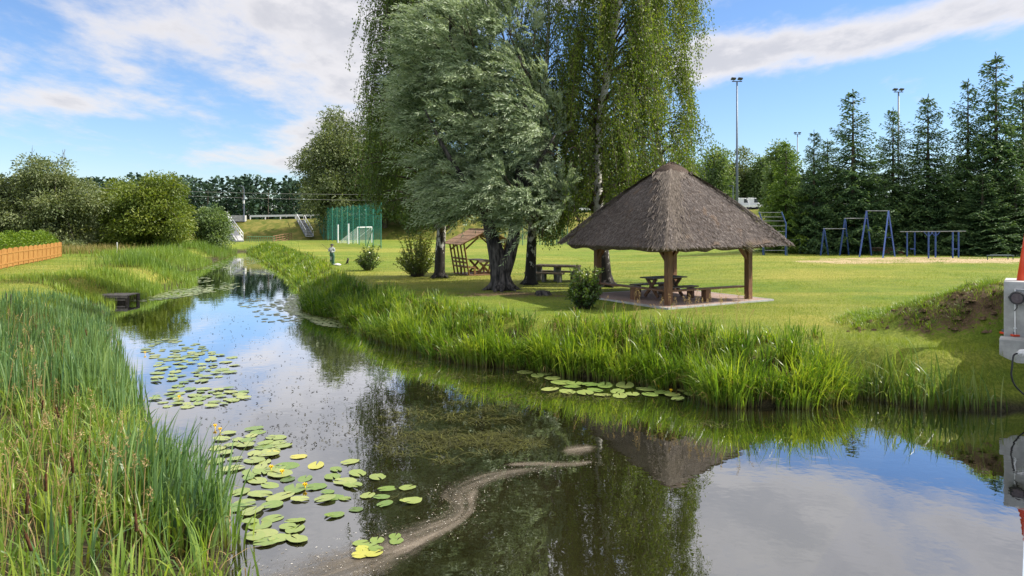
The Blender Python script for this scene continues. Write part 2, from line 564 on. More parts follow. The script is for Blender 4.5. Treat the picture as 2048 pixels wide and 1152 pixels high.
def build_ground():
    xs = axis([(-900, -200, 70), (-200, -60, 8), (-60, -24, 0.9), (-24, 18, 0.42), (18, 40, 1.1), (40, 200, 8), (200, 900, 70)])
    ys = axis([(-60, -6, 6), (-6, 4, 1.0), (4, 40, 0.42), (40, 70, 0.8), (70, 130, 2.0), (130, 300, 10), (300, 1800, 100)])
    X, Y = np.meshgrid(xs, ys)
    sd = poly_sd(X, Y)
    Z = hz(X, Y, sd)
    Z = np.where((Y > 103) & (sd < 1.5), LAWN, Z)
    ny, nx = X.shape
    idx = np.arange(nx * ny).reshape(ny, nx)
    F = np.stack([idx[:-1, :-1], idx[:-1, 1:], idx[1:, 1:], idx[1:, :-1]], -1).reshape(-1, 4)
    # true patches of the place: bare sand by the bars, earth under the willow and on the ramp, dry strips
    def blob(px, py, rx, ry):
        c = gp(px, py)
        return np.exp(-((X - c[0]) / rx) ** 2 - ((Y - c[1]) / ry) ** 2)
    sand = np.maximum.reduce([blob(1800, 517, 6.5, 2.2), blob(1700, 524, 4.0, 2.0), blob(1930, 521, 6.5, 2.4), blob(2060, 520, 6, 2.5)]) * 0.95
    s = X * UX + Y * UY; n = -X * UY + Y * UX
    rampd = smooth((s - 20.8) / 0.8) * (1 - smooth((s - 24.2) / 1.8)) * smooth((n - 0.3) / 0.5) * (1 - smooth((n - 2.4) / 1.8))
    dirt = np.maximum.reduce([blob(1015, 588, 2.6, 1.6) * 0.75, blob(1085, 592, 2.0, 1.2) * 0.6, rampd * 0.74, blob(940, 585, 1.5, 1.0) * 0.35])
    dry = np.maximum.reduce([blob(700, 500, 14, 3.2) * 0.9, blob(880, 500, 12, 3.0) * 0.6, blob(800, 548, 3.5, 2.2) * 0.8, blob(930, 556, 5, 2.4) * 0.9,
                             blob(1100, 575, 4, 2) * 0.7, blob(60, 560, 8, 5) * 0.7, blob(180, 545, 10, 6) * 0.5, blob(1650, 545, 8, 3) * 0.6, blob(1500, 520, 10, 4) * 0.4,
                             blob(1620, 650, 2, 2) * 0.35])
    lfb = X < np.interp(Y, [0, 10, 18, 24, 30, 36, 46], [-1, -2, -5.5, -8.5, -12, -15, -18.0])
    mud = 1 - smooth((sd - np.where(lfb, np.interp(Y, [4, 20, 27, 32], [5.5, 4.0, 2.0, 0.3]), np.interp(X, [6.5, 8.5], [0.9, -0.3]))) / 1.1)
    o = np_obj("ground", np.stack([X, Y, Z], -1).reshape(-1, 3), [F], M_GRASS, None,
               {'sand': sand.ravel(), 'dirt': dirt.ravel(), 'dry': dry.ravel(), 'mud': mud.ravel()}, smooth=True)
    tag(o, kind='structure')


build_ground()


def build_water():
    m, nt = nt_new("pond_water")
    g = nt.nodes.new('ShaderNodeNewGeometry'); pos = g.outputs['Position']
    w1 = noise_n(nt, 1.5, 3, 0.5, pos, stretch=(1.0, 1.0, 1))
    w2 = noise_n(nt, 6.0, 2, 0.5, pos)
    h = math_n(nt, 'ADD', w1, math_n(nt, 'MULTIPLY', w2, 0.12))
    mk = noise_n(nt, 0.35, 3, 0.6, pos)
    col = mixc(nt, rng_n(nt, mk, 0.35, 0.65), (0.009, 0.009, 0.003), (0.016, 0.015, 0.006))
    bp = nt.nodes.new('ShaderNodeBump'); bp.inputs['Strength'].default_value = 0.05; bp.inputs['Distance'].default_value = 0.05
    nt.links.new(h, bp.inputs['Height'])
    df = nt.nodes.new('ShaderNodeBsdfDiffuse'); nt.links.new(col, df.inputs[0])
    gl = nt.nodes.new('ShaderNodeBsdfGlossy'); gl.inputs['Roughness'].default_value = 0.012; gl.inputs[0].default_value = (0.97, 0.98, 1.0, 1)
    nt.links.new(bp.outputs[0], gl.inputs['Normal'])
    fr = nt.nodes.new('ShaderNodeFresnel'); fr.inputs['IOR'].default_value = 1.45; nt.links.new(bp.outputs[0], fr.inputs['Normal'])
    fac = math_n(nt, 'ADD', math_n(nt, 'MULTIPLY', fr.outputs[0], 2.25), 0.04, True)
    ms = nt.nodes.new('ShaderNodeMixShader'); nt.links.new(fac, ms.inputs[0]); nt.links.new(df.outputs[0], ms.inputs[1]); nt.links.new(gl.outputs[0], ms.inputs[2])
    o = nt.nodes.new('ShaderNodeOutputMaterial'); nt.links.new(ms.outputs[0], o.inputs[0])
    me = MB()
    me.add([(-75, -30, 0), (45, -30, 0), (45, 104, 0), (-75, 104, 0)], [(0, 1, 2, 3)])
    tag(me.build("water", m), kind='structure')


build_water()

# embankment of the road: a long grassy bank that rises slowly towards the right
EMB = [(-140, 4.0, 128), (-46.5, 4.05, 124), (-34, 4.25, 123), (-21, 4.6, 121), (20, 5.4, 121), (60, 6.2, 126), (140, 7.0, 140)]   # x, crest z, crest y


def emb_at(x):
    xs = [e[0] for e in EMB]
    return float(np.interp(x, xs, [e[1] for e in EMB])), float(np.interp(x, xs, [e[2] for e in EMB]))


def build_embankment():
    xs = np.arange(-140, 141, 2.0)
    prof = [(-9.5, 0.0), (-7.5, 0.22), (-4.5, 0.62), (-1.2, 0.97), (0.0, 1.0), (9.0, 1.0), (12, 0.8), (20, 0.0)]
    V = []
    rg = np.random.default_rng(5)
    for x in xs:
        z, y = emb_at(x)
        for k, (dy, t) in enumerate(prof):
            V.append((x, y + dy, LAWN - 0.3 + (z - LAWN + 0.3) * t + (rg.normal(0, 0.07) if 0 < k < 4 else 0)))
    n, k = len(xs), len(prof)
    i = np.arange(n * k).reshape(n, k)
    F = np.stack([i[:-1, :-1], i[1:, :-1], i[1:, 1:], i[:-1, 1:]], -1).reshape(-1, 4)
    m = simple("bank_grass", (0.075, 0.095, 0.015), (0.17, 0.15, 0.04), 0.9, 0.9, bstr=0.8, bdist=0.15, spec=0.1, detail=8)
    tag(np_obj("road_embankment", np.array(V), [F], m, None, smooth=True), kind='structure')
    rv, rf = [], []
    for j, x in enumerate(xs):
        z, y = emb_at(x)
        rv += [(x, y + 1.2, z + 0.02), (x, y + 8, z + 0.02)]
        if j: rf.append((2 * j - 2, 2 * j, 2 * j + 1, 2 * j - 1))
    mb = MB(); mb.add(rv, rf)
    tag(mb.build("road", simple("asphalt", (0.045, 0.045, 0.048), (0.07, 0.07, 0.07), 20, 0.85)), kind='structure')


build_embankment()

# ------------------------------------------------------------------ shared materials
M_WOOD = simple("brown_stained_timber", (0.115, 0.052, 0.022), (0.215, 0.105, 0.048), 3, 0.6, stretch=(9, 9, 0.9), bstr=0.35, bdist=0.006)
M_WOODH = simple("brown_stained_boards", (0.13, 0.066, 0.032), (0.24, 0.13, 0.068), 4, 0.6, stretch=(1, 9, 9), bstr=0.35, bdist=0.006)
M_TOPW = simple("weathered_table_boards", (0.12, 0.09, 0.06), (0.22, 0.17, 0.115), 4, 0.6, stretch=(1.5, 7, 7), bstr=0.3, bdist=0.005)
M_HONEY = simple("honey_coloured_timber", (0.17, 0.085, 0.028), (0.30, 0.165, 0.06), 3, 0.55, stretch=(6, 6, 1.2), bstr=0.3, bdist=0.006)
M_ROOFB = simple("shelter_roof_boards", (0.20, 0.105, 0.045), (0.33, 0.185, 0.085), 3, 0.6, stretch=(3, 3, 3), bstr=0.3, bdist=0.006)
M_FENCE = simple("orange_stained_fence", (0.27, 0.125, 0.030), (0.38, 0.195, 0.055), 5, 0.6, stretch=(2, 2, 0.6), bstr=0.2, bdist=0.005)
M_GREYW = simple("grey_weathered_timber", (0.085, 0.075, 0.06), (0.19, 0.17, 0.14), 5, 0.8, stretch=(1, 6, 6), bstr=0.4, bdist=0.008)
M_DARKW = simple("wet_dark_timber", (0.022, 0.018, 0.013), (0.06, 0.048, 0.032), 6, 0.7, bstr=0.4, bdist=0.008)
M_CONC = simple("grey_concrete", (0.30, 0.30, 0.29), (0.42, 0.42, 0.41), 4, 0.85, bstr=0.2, bdist=0.004, detail=9)
M_CONCD = simple("mossy_old_concrete", (0.13, 0.12, 0.095), (0.27, 0.25, 0.21), 5, 0.9, bstr=0.4, bdist=0.006, detail=9)
M_CONCT = simple("brown_stained_concrete", (0.15, 0.10, 0.06), (0.25, 0.19, 0.13), 6, 0.85, bstr=0.3, bdist=0.005, detail=8)
M_BLUE = simple("blue_painted_steel", (0.028, 0.060, 0.20), (0.045, 0.09, 0.27), 9, 0.45, bstr=0.1, bdist=0.002)
M_BARE = simple("bare_worn_steel", (0.18, 0.20, 0.23), (0.32, 0.33, 0.34), 12, 0.4, bstr=0.1, bdist=0.002, metal=0.6)
M_GALV = simple("galvanised_pole", (0.10, 0.12, 0.16), (0.15, 0.175, 0.22), 8, 0.5, bstr=0.1, bdist=0.002, metal=0.3)
M_DKMETAL = simple("dark_lamp_housing", (0.04, 0.035, 0.05), (0.08, 0.07, 0.09), 8, 0.5)
M_WHITE = simple("white_paint", (0.66, 0.66, 0.66), (0.80, 0.80, 0.80), 9, 0.5, bstr=0.1, bdist=0.002)
M_GREENP = simple("green_painted_posts", (0.02, 0.13, 0.095), (0.035, 0.19, 0.14), 8, 0.5, bstr=0.1, bdist=0.002)
M_RUST = simple("rusty_railing", (0.17, 0.085, 0.045), (0.28, 0.16, 0.095), 9, 0.8, bstr=0.2, bdist=0.003)
M_RED = simple("glossy_red_paint", (0.60, 0.045, 0.012), (0.72, 0.075, 0.020), 3, 0.35, bstr=0.05, bdist=0.002, spec=0.5)
M_BLACK = simple("black_plastic", (0.012, 0.012, 0.014), (0.03, 0.03, 0.033), 12, 0.5)
M_BENCHR = simple("red_brown_bench_paint", (0.20, 0.062, 0.038), (0.30, 0.11, 0.07), 6, 0.6)
M_DKBAR = simple("dark_green_bar", (0.02, 0.045, 0.045), (0.04, 0.075, 0.075), 8, 0.6)


def bark(name, c1, c2, scale, stretch, bd):
    return simple(name, c1, c2, scale, 0.95, stretch=stretch, bstr=0.9, bdist=bd, spec=0.1, detail=8)


M_WILLOWB = bark("willow_bark", (0.018, 0.017, 0.017), (0.105, 0.095, 0.09), 2.2, (4, 4, 0.9), 0.08)
M_GREYB = bark("grey_bark", (0.05, 0.042, 0.032), (0.13, 0.11, 0.09), 4, (4, 4, 0.8), 0.05)
M_TWIG = simple("brown_twigs", (0.04, 0.032, 0.02), (0.085, 0.065, 0.04), 8, 0.9)


def birch_bark():
    m, nt = nt_new("birch_bark")
    g = nt.nodes.new('ShaderNodeNewGeometry'); pos = g.outputs['Position']
    a = noise_n(nt, 2.0, 6, 0.65, pos, stretch=(2.6, 2.6, 1.6))
    b = noise_n(nt, 6.0, 3, 0.6, pos, stretch=(1, 1, 5))
    sp = nt.nodes.new('ShaderNodeSeparateXYZ'); nt.links.new(pos, sp.inputs[0])
    low = rng_n(nt, sp.outputs[2], 5.0, 1.2, -0.10, 0.16)     # old fissured bark at the foot is black
    k = rng_n(nt, math_n(nt, 'ADD', a, low), 0.44, 0.55)
    k2 = math_n(nt, 'MULTIPLY', rng_n(nt, b, 0.58, 0.66), 0.8)
    c = mixc(nt, math_n(nt, 'MAXIMUM', k, k2), (0.52, 0.50, 0.46), (0.030, 0.026, 0.023))
    finish(nt, c, 0.85, a, 0.8, 0.04, spec=0.2)
    return m


M_BIRCHB = birch_bark()

L_BIRCH = leafy("birch_leaves", (0.042, 0.078, 0.013), (0.092, 0.140, 0.020), (0.175, 0.210, 0.028), 0.42, 0.45)
L_BIRCHD = leafy("shaded_birch_leaves", (0.040, 0.077, 0.020), (0.077, 0.125, 0.027), (0.131, 0.175, 0.037), 0.35, 0.45)
L_SILVER = leafy("silver_willow_leaves", (0.056, 0.094, 0.038), (0.145, 0.200, 0.096), (0.330, 0.395, 0.245), 0.30, 0.5, tcol=(1, 1, 0.7), flip=(0.25, 0.31, 0.19))
L_OLIVE = leafy("grey_willow_leaves", (0.060, 0.086, 0.035), (0.125, 0.156, 0.065), (0.224, 0.250, 0.120), 0.28, 0.55)
L_GREEN = leafy("green_tree_leaves", (0.052, 0.085, 0.013), (0.108, 0.150, 0.022), (0.185, 0.215, 0.036), 0.33, 0.5)
L_POPLAR = leafy("poplar_leaves", (0.052, 0.091, 0.031), (0.111, 0.169, 0.058), (0.195, 0.254, 0.104), 0.30, 0.5)
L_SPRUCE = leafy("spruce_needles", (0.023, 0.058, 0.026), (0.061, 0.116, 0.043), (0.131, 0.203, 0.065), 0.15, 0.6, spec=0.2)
L_SPRUCEL = leafy("light_spruce_needles", (0.048, 0.096, 0.017), (0.090, 0.156, 0.024), (0.162, 0.228, 0.036), 0.22, 0.6, spec=0.2)
L_PINE = leafy("pine_wood_needles", (0.018, 0.039, 0.026), (0.036, 0.068, 0.044), (0.078, 0.114, 0.070), 0.12, 0.7, spec=0.1)
L_SHRUB = leafy("shrub_leaves", (0.022, 0.050, 0.010), (0.050, 0.092, 0.015), (0.120, 0.160, 0.024), 0.30, 0.32, spec=0.5)
L_SHRUBY = leafy("yellow_tipped_shrub_leaves", (0.045, 0.085, 0.012), (0.115, 0.150, 0.020), (0.280, 0.270, 0.040), 0.35, 0.32, spec=0.5)
L_HEDGE = leafy("hedge_leaves", (0.060, 0.110, 0.010), (0.115, 0.190, 0.014), (0.180, 0.250, 0.024), 0.3, 0.5)
L_REED = leafy("reed_blades", (0.072, 0.134, 0.024), (0.130, 0.206, 0.031), (0.234, 0.294, 0.048), 0.38, 0.42, spec=0.4, basecol=(0.10, 0.085, 0.03))
L_CAT = leafy("cattail_blades", (0.057, 0.121, 0.046), (0.098, 0.172, 0.057), (0.161, 0.236, 0.069), 0.34, 0.4, spec=0.45, basecol=(0.09, 0.085, 0.03))
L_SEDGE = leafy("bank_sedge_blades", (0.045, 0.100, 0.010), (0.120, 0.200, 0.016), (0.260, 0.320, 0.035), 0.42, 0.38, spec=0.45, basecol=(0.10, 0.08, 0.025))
L_IRIS = leafy("iris_blades", (0.052, 0.109, 0.014), (0.098, 0.167, 0.021), (0.190, 0.236, 0.052), 0.36, 0.38, spec=0.45, basecol=(0.07, 0.06, 0.02))
L_LAWN = leafy("lawn_blades", (0.094, 0.150, 0.012), (0.174, 0.228, 0.019), (0.312, 0.306, 0.054), 0.35, 0.6, spec=0.2)
L_TAN = leafy("dry_seed_heads", (0.22, 0.15, 0.065), (0.32, 0.23, 0.11), (0.42, 0.33, 0.18), 0.3, 0.8, spec=0.1, tcol=(1, 0.9, 0.6))
L_STRAW = leafy("thatch_straw", (0.050, 0.042, 0.039), (0.135, 0.115, 0.107), (0.27, 0.235, 0.215), 0.05, 0.85, spec=0.1)
L_STRAWL = leafy("pale_hip_straw", (0.13, 0.108, 0.090), (0.25, 0.212, 0.178), (0.42, 0.365, 0.305), 0.08, 0.85, spec=0.1)
L_WEED = leafy("floating_weed", (0.022, 0.022, 0.007), (0.052, 0.054, 0.012), (0.115, 0.120, 0.022), 0.15, 0.5)

# ------------------------------------------------------------------ trees
def catmull(pts, n):
    pts = np.asarray(pts, float)
    P = np.vstack([2 * pts[0] - pts[1], pts, 2 * pts[-1] - pts[-2]])
    out = []
    for i in range(1, len(P) - 2):
        for t in np.linspace(0, 1, n, endpoint=False):
            a, b, c, d = P[i - 1:i + 3]
            out.append(0.5 * (2 * b + (c - a) * t + (2 * a - 5 * b + 4 * c - d) * t * t + (3 * b - a - 3 * c + d) * t ** 3))
    out.append(pts[-1])
    return np.array(out)


def trunk_mesh(paths, n=10):
    mb = MB()
    for pts, r in paths:
        pp = catmull(pts, 4)
        rr = np.interp(np.linspace(0, 1, len(pp)), np.linspace(0, 1, len(r)), r)
        mb.tube(pp, rr, n)
    return mb


def roots(base, r, rng, n=6, spread=2.2):
    out = []
    for k in range(n):
        a = 2 * math.pi * (k + rng.random() * 0.6) / n
        d = V3(math.cos(a), math.sin(a), 0)
        out.append(([base + d * r * 0.45 + V3(0, 0, r * 1.5), base + d * r * 1.0 + V3(0, 0, r * 0.5), base + d * r * spread - V3(0, 0, 0.06)], [r * 0.5, r * 0.38, r * 0.10]))
    return out


def strands_leaves(S, ln, out, rng, per_m, jit):
    """leaves along hanging strands"""
    cnt = np.maximum(4, (ln * per_m).astype(int))
    idx = np.repeat(np.arange(len(S)), cnt)
    u = rng.random(len(idx))
    l = ln[idx]
    P = S[idx] + out[idx] * (np.sin(u * 1.4) * 0.55)[:, None] * np.minimum(l, 2)[:, None] * 0.5
    P[:, 2] -= l * u * 0.97
    P[:, :2] += rng.normal(0, 0.05, (len(idx), 2)) * (0.6 + u)[:, None]
    P += rng.normal(0, jit, P.shape)
    return P, idx, u


def weeping(name, label, trunk, r0, crown, leafmat, seed, n_limb, n_strand, per_m, lsize, zmin, lrange=(1.0, 3.6), t0=0.25, group=None, barkmat=None, extra=(), rootn=5):
    """trunk: path points; crown: function t -> (radius x, radius y) ; hanging strands off arching limbs"""
    rng = np.random.default_rng(seed)
    base = np.array(trunk[0], float)
    th = thing(name, tuple(base), label, 'tree', group)
    tp = catmull(trunk, 6)
    n = len(tp)
    rr = r0 * (1 - np.linspace(0, 1, n)) ** 0.8 + 0.02
    rr[0] *= 1.35; rr[1] *= 1.1
    mb = MB(); mb.tube(tp, rr, 10)
    for p, r in roots(base, r0, rng, rootn): mb.tube(p, r, 6)
    limb = MB()
    S, OUT, CL = [], [], []
    for k in range(n_limb):
        t = t0 + (1 - t0) * (k + rng.random()) / n_limb
        i = min(n - 1, int(t * (n - 1)))
        p0 = tp[i]
        a = k * 2.399 + rng.normal(0, 0.3)
        R = crown(t) * (0.55 + 0.5 * rng.random())
        d = V3(math.cos(a) * R[0], math.sin(a) * R[1], 0)
        rise = (0.35 + 0.5 * rng.random()) * np.linalg.norm(d) * (0.4 + 0.6 * t)
        pts = np.array([p0, p0 + d * 0.35 + V3(0, 0, rise * 0.75), p0 + d * 0.75 + V3(0, 0, rise), p0 + d + V3(0, 0, rise * 0.72)])
        pp = catmull(pts, 3)
        rb = max(0.018, rr[i] * 0.42)
        limb.tube(pp, np.linspace(rb, 0.010, len(pp)), 5, False)
        ns = max(3, int(n_strand * (0.6 + 0.8 * rng.random()) / n_limb))
        grp = rng.normal(0, 0.35, (2, 2)) * np.linalg.norm(d) * 0.3
        for _ in range(ns):
            u = 0.22 + 0.78 * rng.random() ** 0.7
            q = pp[min(len(pp) - 1, int(u * (len(pp) - 1) + rng.random()))].copy()
            g = grp[rng.integers(2)]
            q[:2] += g * u + rng.normal(0, 0.12, 2)
            q[2] += rng.normal(0, 0.2)
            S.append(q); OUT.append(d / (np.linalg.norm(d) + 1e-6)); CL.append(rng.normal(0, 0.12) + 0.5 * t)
    for q, o, c in extra:
        S.append(np.array(q, float)); OUT.append(np.array(o, float)); CL.append(c)
    S = np.array(S); OUT = np.array(OUT); CL = np.array(CL)
    ln = lrange[0] + (lrange[1] - lrange[0]) * rng.random(len(S)) ** 1.4
    zm = np.array([zmin(p) for p in S]) + rng.exponential(0.45, len(S))
    ln = np.minimum(ln, np.maximum(0.35, S[:, 2] - zm))
    P, idx, u = strands_leaves(S, ln, OUT, rng, per_m, lsize * 0.85)
    D = np.tile(V3(0, 0, -1.0), (len(P), 1)) + rng.normal(0, 0.55, P.shape) + OUT[idx] * 0.2
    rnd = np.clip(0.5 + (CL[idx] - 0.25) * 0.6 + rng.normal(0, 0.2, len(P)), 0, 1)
    crown_o = leaf_obj('crown', P, D, lsize * rng.uniform(0.7, 1.3, len(P)), lsize * 0.62, leafmat, rng, th, rnd)
    mb.build('trunk', barkmat or M_BIRCHB, th, smooth=True)
    limb.build('limbs', M_TWIG, th, smooth=True)
    # the thin hanging twigs themselves
    k = 4
    uu = np.linspace(0, 1, k)
    C = S[:, None, :] + OUT[:, None, :] * (np.sin(uu * 1.4) * 0.55)[None, :, None] * np.minimum(ln, 2)[:, None, None] * 0.5
    C = C - (ln[:, None] * uu * 0.97)[..., None] * V3(0, 0, 1)
    wv = V3(0.006, 0.004, 0)
    VV = np.stack([C - wv, C + wv], 2).reshape(-1, 3)
    b = (np.arange(len(S)) * 2 * k)[:, None]
    Q = np.concatenate([b + np.array([2 * j, 2 * j + 1, 2 * j + 3, 2 * j + 2]) for j in range(k - 1)])
    tw = np_obj('twigs', VV, [Q], M_TWIG, crown_o); tag(tw, kind='stuff')
    return th


def clump_points(ells, n_clump, rng, shell=0.45):
    """clump centres spread through a few ellipsoids (cx,cy,cz,rx,ry,rz), denser near the skin"""
    vol = np.array([e[3] * e[4] * e[5] for e in ells]) ** 0.8
    pick = rng.choice(len(ells), n_clump, p=vol / vol.sum())
    d = unit(rng.normal(size=(n_clump, 3)))
    r = shell + (1 - shell) * rng.random(n_clump) ** 0.6
    E = np.array(ells)[pick]
    return E[:, :3] + d * r[:, None] * E[:, 3:], d, pick


def broad(name, label, base, trunks, r0, ells, leafmat, seed, n_clump, per, csize, lsize, group=None, barkmat=None, asp=0.55, droop=0.3, limbs=True, name_leaf='crown', dead=0, zfloor=None):
    rng = np.random.default_rng(seed)
    base = np.array(base, float)
    th = thing(name, tuple(base), label, 'tree', group)
    C, d, pick = clump_points(ells, n_clump, rng)
    if zfloor is not None:
        C[:, 2] = np.maximum(C[:, 2], zfloor + rng.random(n_clump) * 0.4)
    mb = MB()
    for pts in trunks:
        pp = catmull(pts, 5)
        mb.tube(pp, np.linspace(r0 * 1.15, r0 * 0.35, len(pp)), 9)
    for p, r in roots(base, r0, rng, 5, 1.9): mb.tube(p, r, 5)
    tops = [np.array(t[-1], float) for t in trunks]
    lb = MB()
    for i in range(0, n_clump, max(1, n_clump // 40)):
        t0 = tops[rng.integers(len(tops))]
        mid = (t0 + C[i]) / 2 + V3(0, 0, 0.12 * np.linalg.norm(C[i] - t0))
        pp = catmull([t0 - V3(0, 0, 0.3), mid, C[i]], 3)
        lb.tube(pp, np.linspace(r0 * 0.30, 0.015, len(pp)), 5, False)
    for k in range(dead):
        a = rng.random() * 6.28; e = ells[rng.integers(len(ells))]
        p0 = V3(e[0] + math.cos(a) * e[3] * 0.5, e[1] + math.sin(a) * e[4] * 0.5, e[2] + e[5] * 0.75)
        p1 = p0 + V3(rng.normal(0, 0.6), rng.normal(0, 0.4), 1.3 + rng.random())
        lb.tube([p0, (p0 + p1) / 2 + rng.normal(0, 0.12, 3), p1], [0.035, 0.025, 0.01], 4, False)
        for _ in range(3):
            q = p0 + (p1 - p0) * rng.uniform(0.4, 0.95)
            lb.tube([q, q + V3(rng.normal(0, 0.4), rng.normal(0, 0.3), 0.5)], [0.016, 0.006], 3, False)
    mb.build('trunk', barkmat or M_GREYB, th, smooth=True)
    lb.build('limbs', barkmat or M_GREYB, th, smooth=True)
    idx = np.repeat(np.arange(n_clump), per)
    n = len(idx)
    cs = csize * rng.uniform(0.6, 1.35, n_clump)
    q = unit(rng.normal(size=(n, 3))) * (rng.random(n) ** 0.45)[:, None]
    q[:, 2] *= 0.75
    P = C[idx] + q * cs[idx][:, None]
    D = unit(q) * 0.7 + d[idx] * 0.4 + rng.normal(0, 0.5, (n, 3)) - V3(0, 0, droop)
    tone = rng.normal(0.5, 0.16, n_clump)
    rnd = np.clip(tone[idx] + rng.normal(0, 0.18, n), 0, 1)
    leaf_obj(name_leaf, P, D, lsize * rng.uniform(0.6, 1.4, n), lsize * asp, leafmat, rng, th, rnd)
    return th


def silver_willow():
    rng = np.random.default_rng(11)
    base = gp(1003, 580)
    d0 = base[1]
    th = thing('willow_tree', tuple(base), 'large silver willow with forked dark trunk beside the stream', 'tree')
    P = lambda x, y, dd=0.0: px_at(x, y, d0 + dd)
    tr = [([base - V3(0, 0, 0.1), P(1000, 545), P(995, 515), P(984, 475), P(974, 430), P(960, 350, .3), P(930, 240, .5), P(905, 130, .6), P(900, 20, .5)], [0.46, 0.42, 0.37, 0.27, 0.25, 0.21, 0.16, 0.11, 0.05]),
          ([P(1006, 552), P(1018, 515), P(1027, 475), P(1033, 430), P(1040, 340, -.2), P(1050, 220, -.4), P(1040, 110, -.3)], [0.30, 0.28, 0.25, 0.23, 0.18, 0.12, 0.05]),
          ([P(985, 450), P(940, 380, -1.0), P(890, 300, -1.6), P(850, 220, -1.8)], [0.2, 0.14, 0.09, 0.03]),
          ([P(1035, 400), P(1075, 330, -.8), P(1110, 270, -1.2)], [0.18, 0.11, 0.03])]
    mb = trunk_mesh(tr + roots(base, 0.40, rng, 8, 2.2))
    mb.build('trunk', M_WILLOWB, th, smooth=True)
    # plumes: bundles of shoots blown to the left, tips nodding
    def E(px, py, rx, ry, rz, dd=0.0):
        c = P(px, py, dd); return (c[0], c[1], c[2], rx, ry, rz)
    ells = [E(905, 110, 2.4, 2.2, 3.0), E(985, 60, 2.2, 2.2, 2.6), E(870, 230, 1.7, 2.0, 2.2), E(1040, 210, 2.1, 2.2, 2.5), E(950, 250, 2.3, 2.4, 2.8),
            E(1090, 290, 1.5, 1.8, 1.9), E(900, 345, 1.5, 2.0, 1.4, -.4), E(1000, 375, 1.9, 2.0, 1.3, -.5), E(1080, 380, 1.4, 1.6, 1.1, -.5), E(830, 150, 1.3, 1.8, 1.8), E(965, 405, 1.6, 1.6, .9, -.8), E(1050, 425, 1.1, 1.3, .8, -.8), E(905, 400, 1.1, 1.4, .8, -.5)]
    npl = 300
    C, dirv, pick = clump_points(ells, npl, rng, 0.35)
    Ps, Ds, rn = [], [], []
    lb = MB()
    for i in range(npl):
        ax = unit(dirv[i] * V3(0.75, 0.75, 0.5) + V3(-0.55, -0.15, 0.38) + rng.normal(0, 0.18, 3))
        L = rng.uniform(1.0, 2.0)
        ns = rng.integers(13, 22)
        p0 = C[i] - ax * L * 0.5
        tone = np.clip(rng.normal(0.50, 0.26), 0.0, 1.0)
        lb.tube([p0 - ax * 0.5 - V3(0, 0, .15), p0, C[i]], [0.03, 0.02, 0.008], 4, False)
        for s in range(ns):
            a = unit(ax + rng.normal(0, 0.21, 3))
            st = p0 + a * rng.uniform(0, 0.55) + rng.normal(0, 0.10, 3)
            nl = 26
            u = np.linspace(0.08, 1, nl)
            ll = L * rng.uniform(0.55, 1.0)
            cen = st + a * (u * ll)[:, None] + V3(-0.16, 0, -0.38) * (u ** 2 * ll * 0.75)[:, None]
            tan = unit(a + V3(-0.16, 0, -0.38) * (2 * u * 0.75)[:, None])
            sd = unit(np.cross(tan, V3(0.2, -1, 0.3))) * np.where(np.arange(nl) % 2, 1, -1)[:, None]
            Ps.append(cen); Ds.append(tan * 0.9 + sd * 0.42 + rng.normal(0, 0.18, (nl, 3)))
            rn.append(np.clip(tone + (u - 0.5) * 0.45 + rng.normal(0, 0.12, nl), 0, 1))
    Ps = np.concatenate(Ps); Ds = np.concatenate(Ds); rn = np.concatenate(rn)
    leaf_obj('crown', Ps, Ds, rng.uniform(0.14, 0.24, len(Ps)), 0.046, L_SILVER, rng, th, rn)
    lb.build('limbs', M_TWIG, th)


silver_willow()


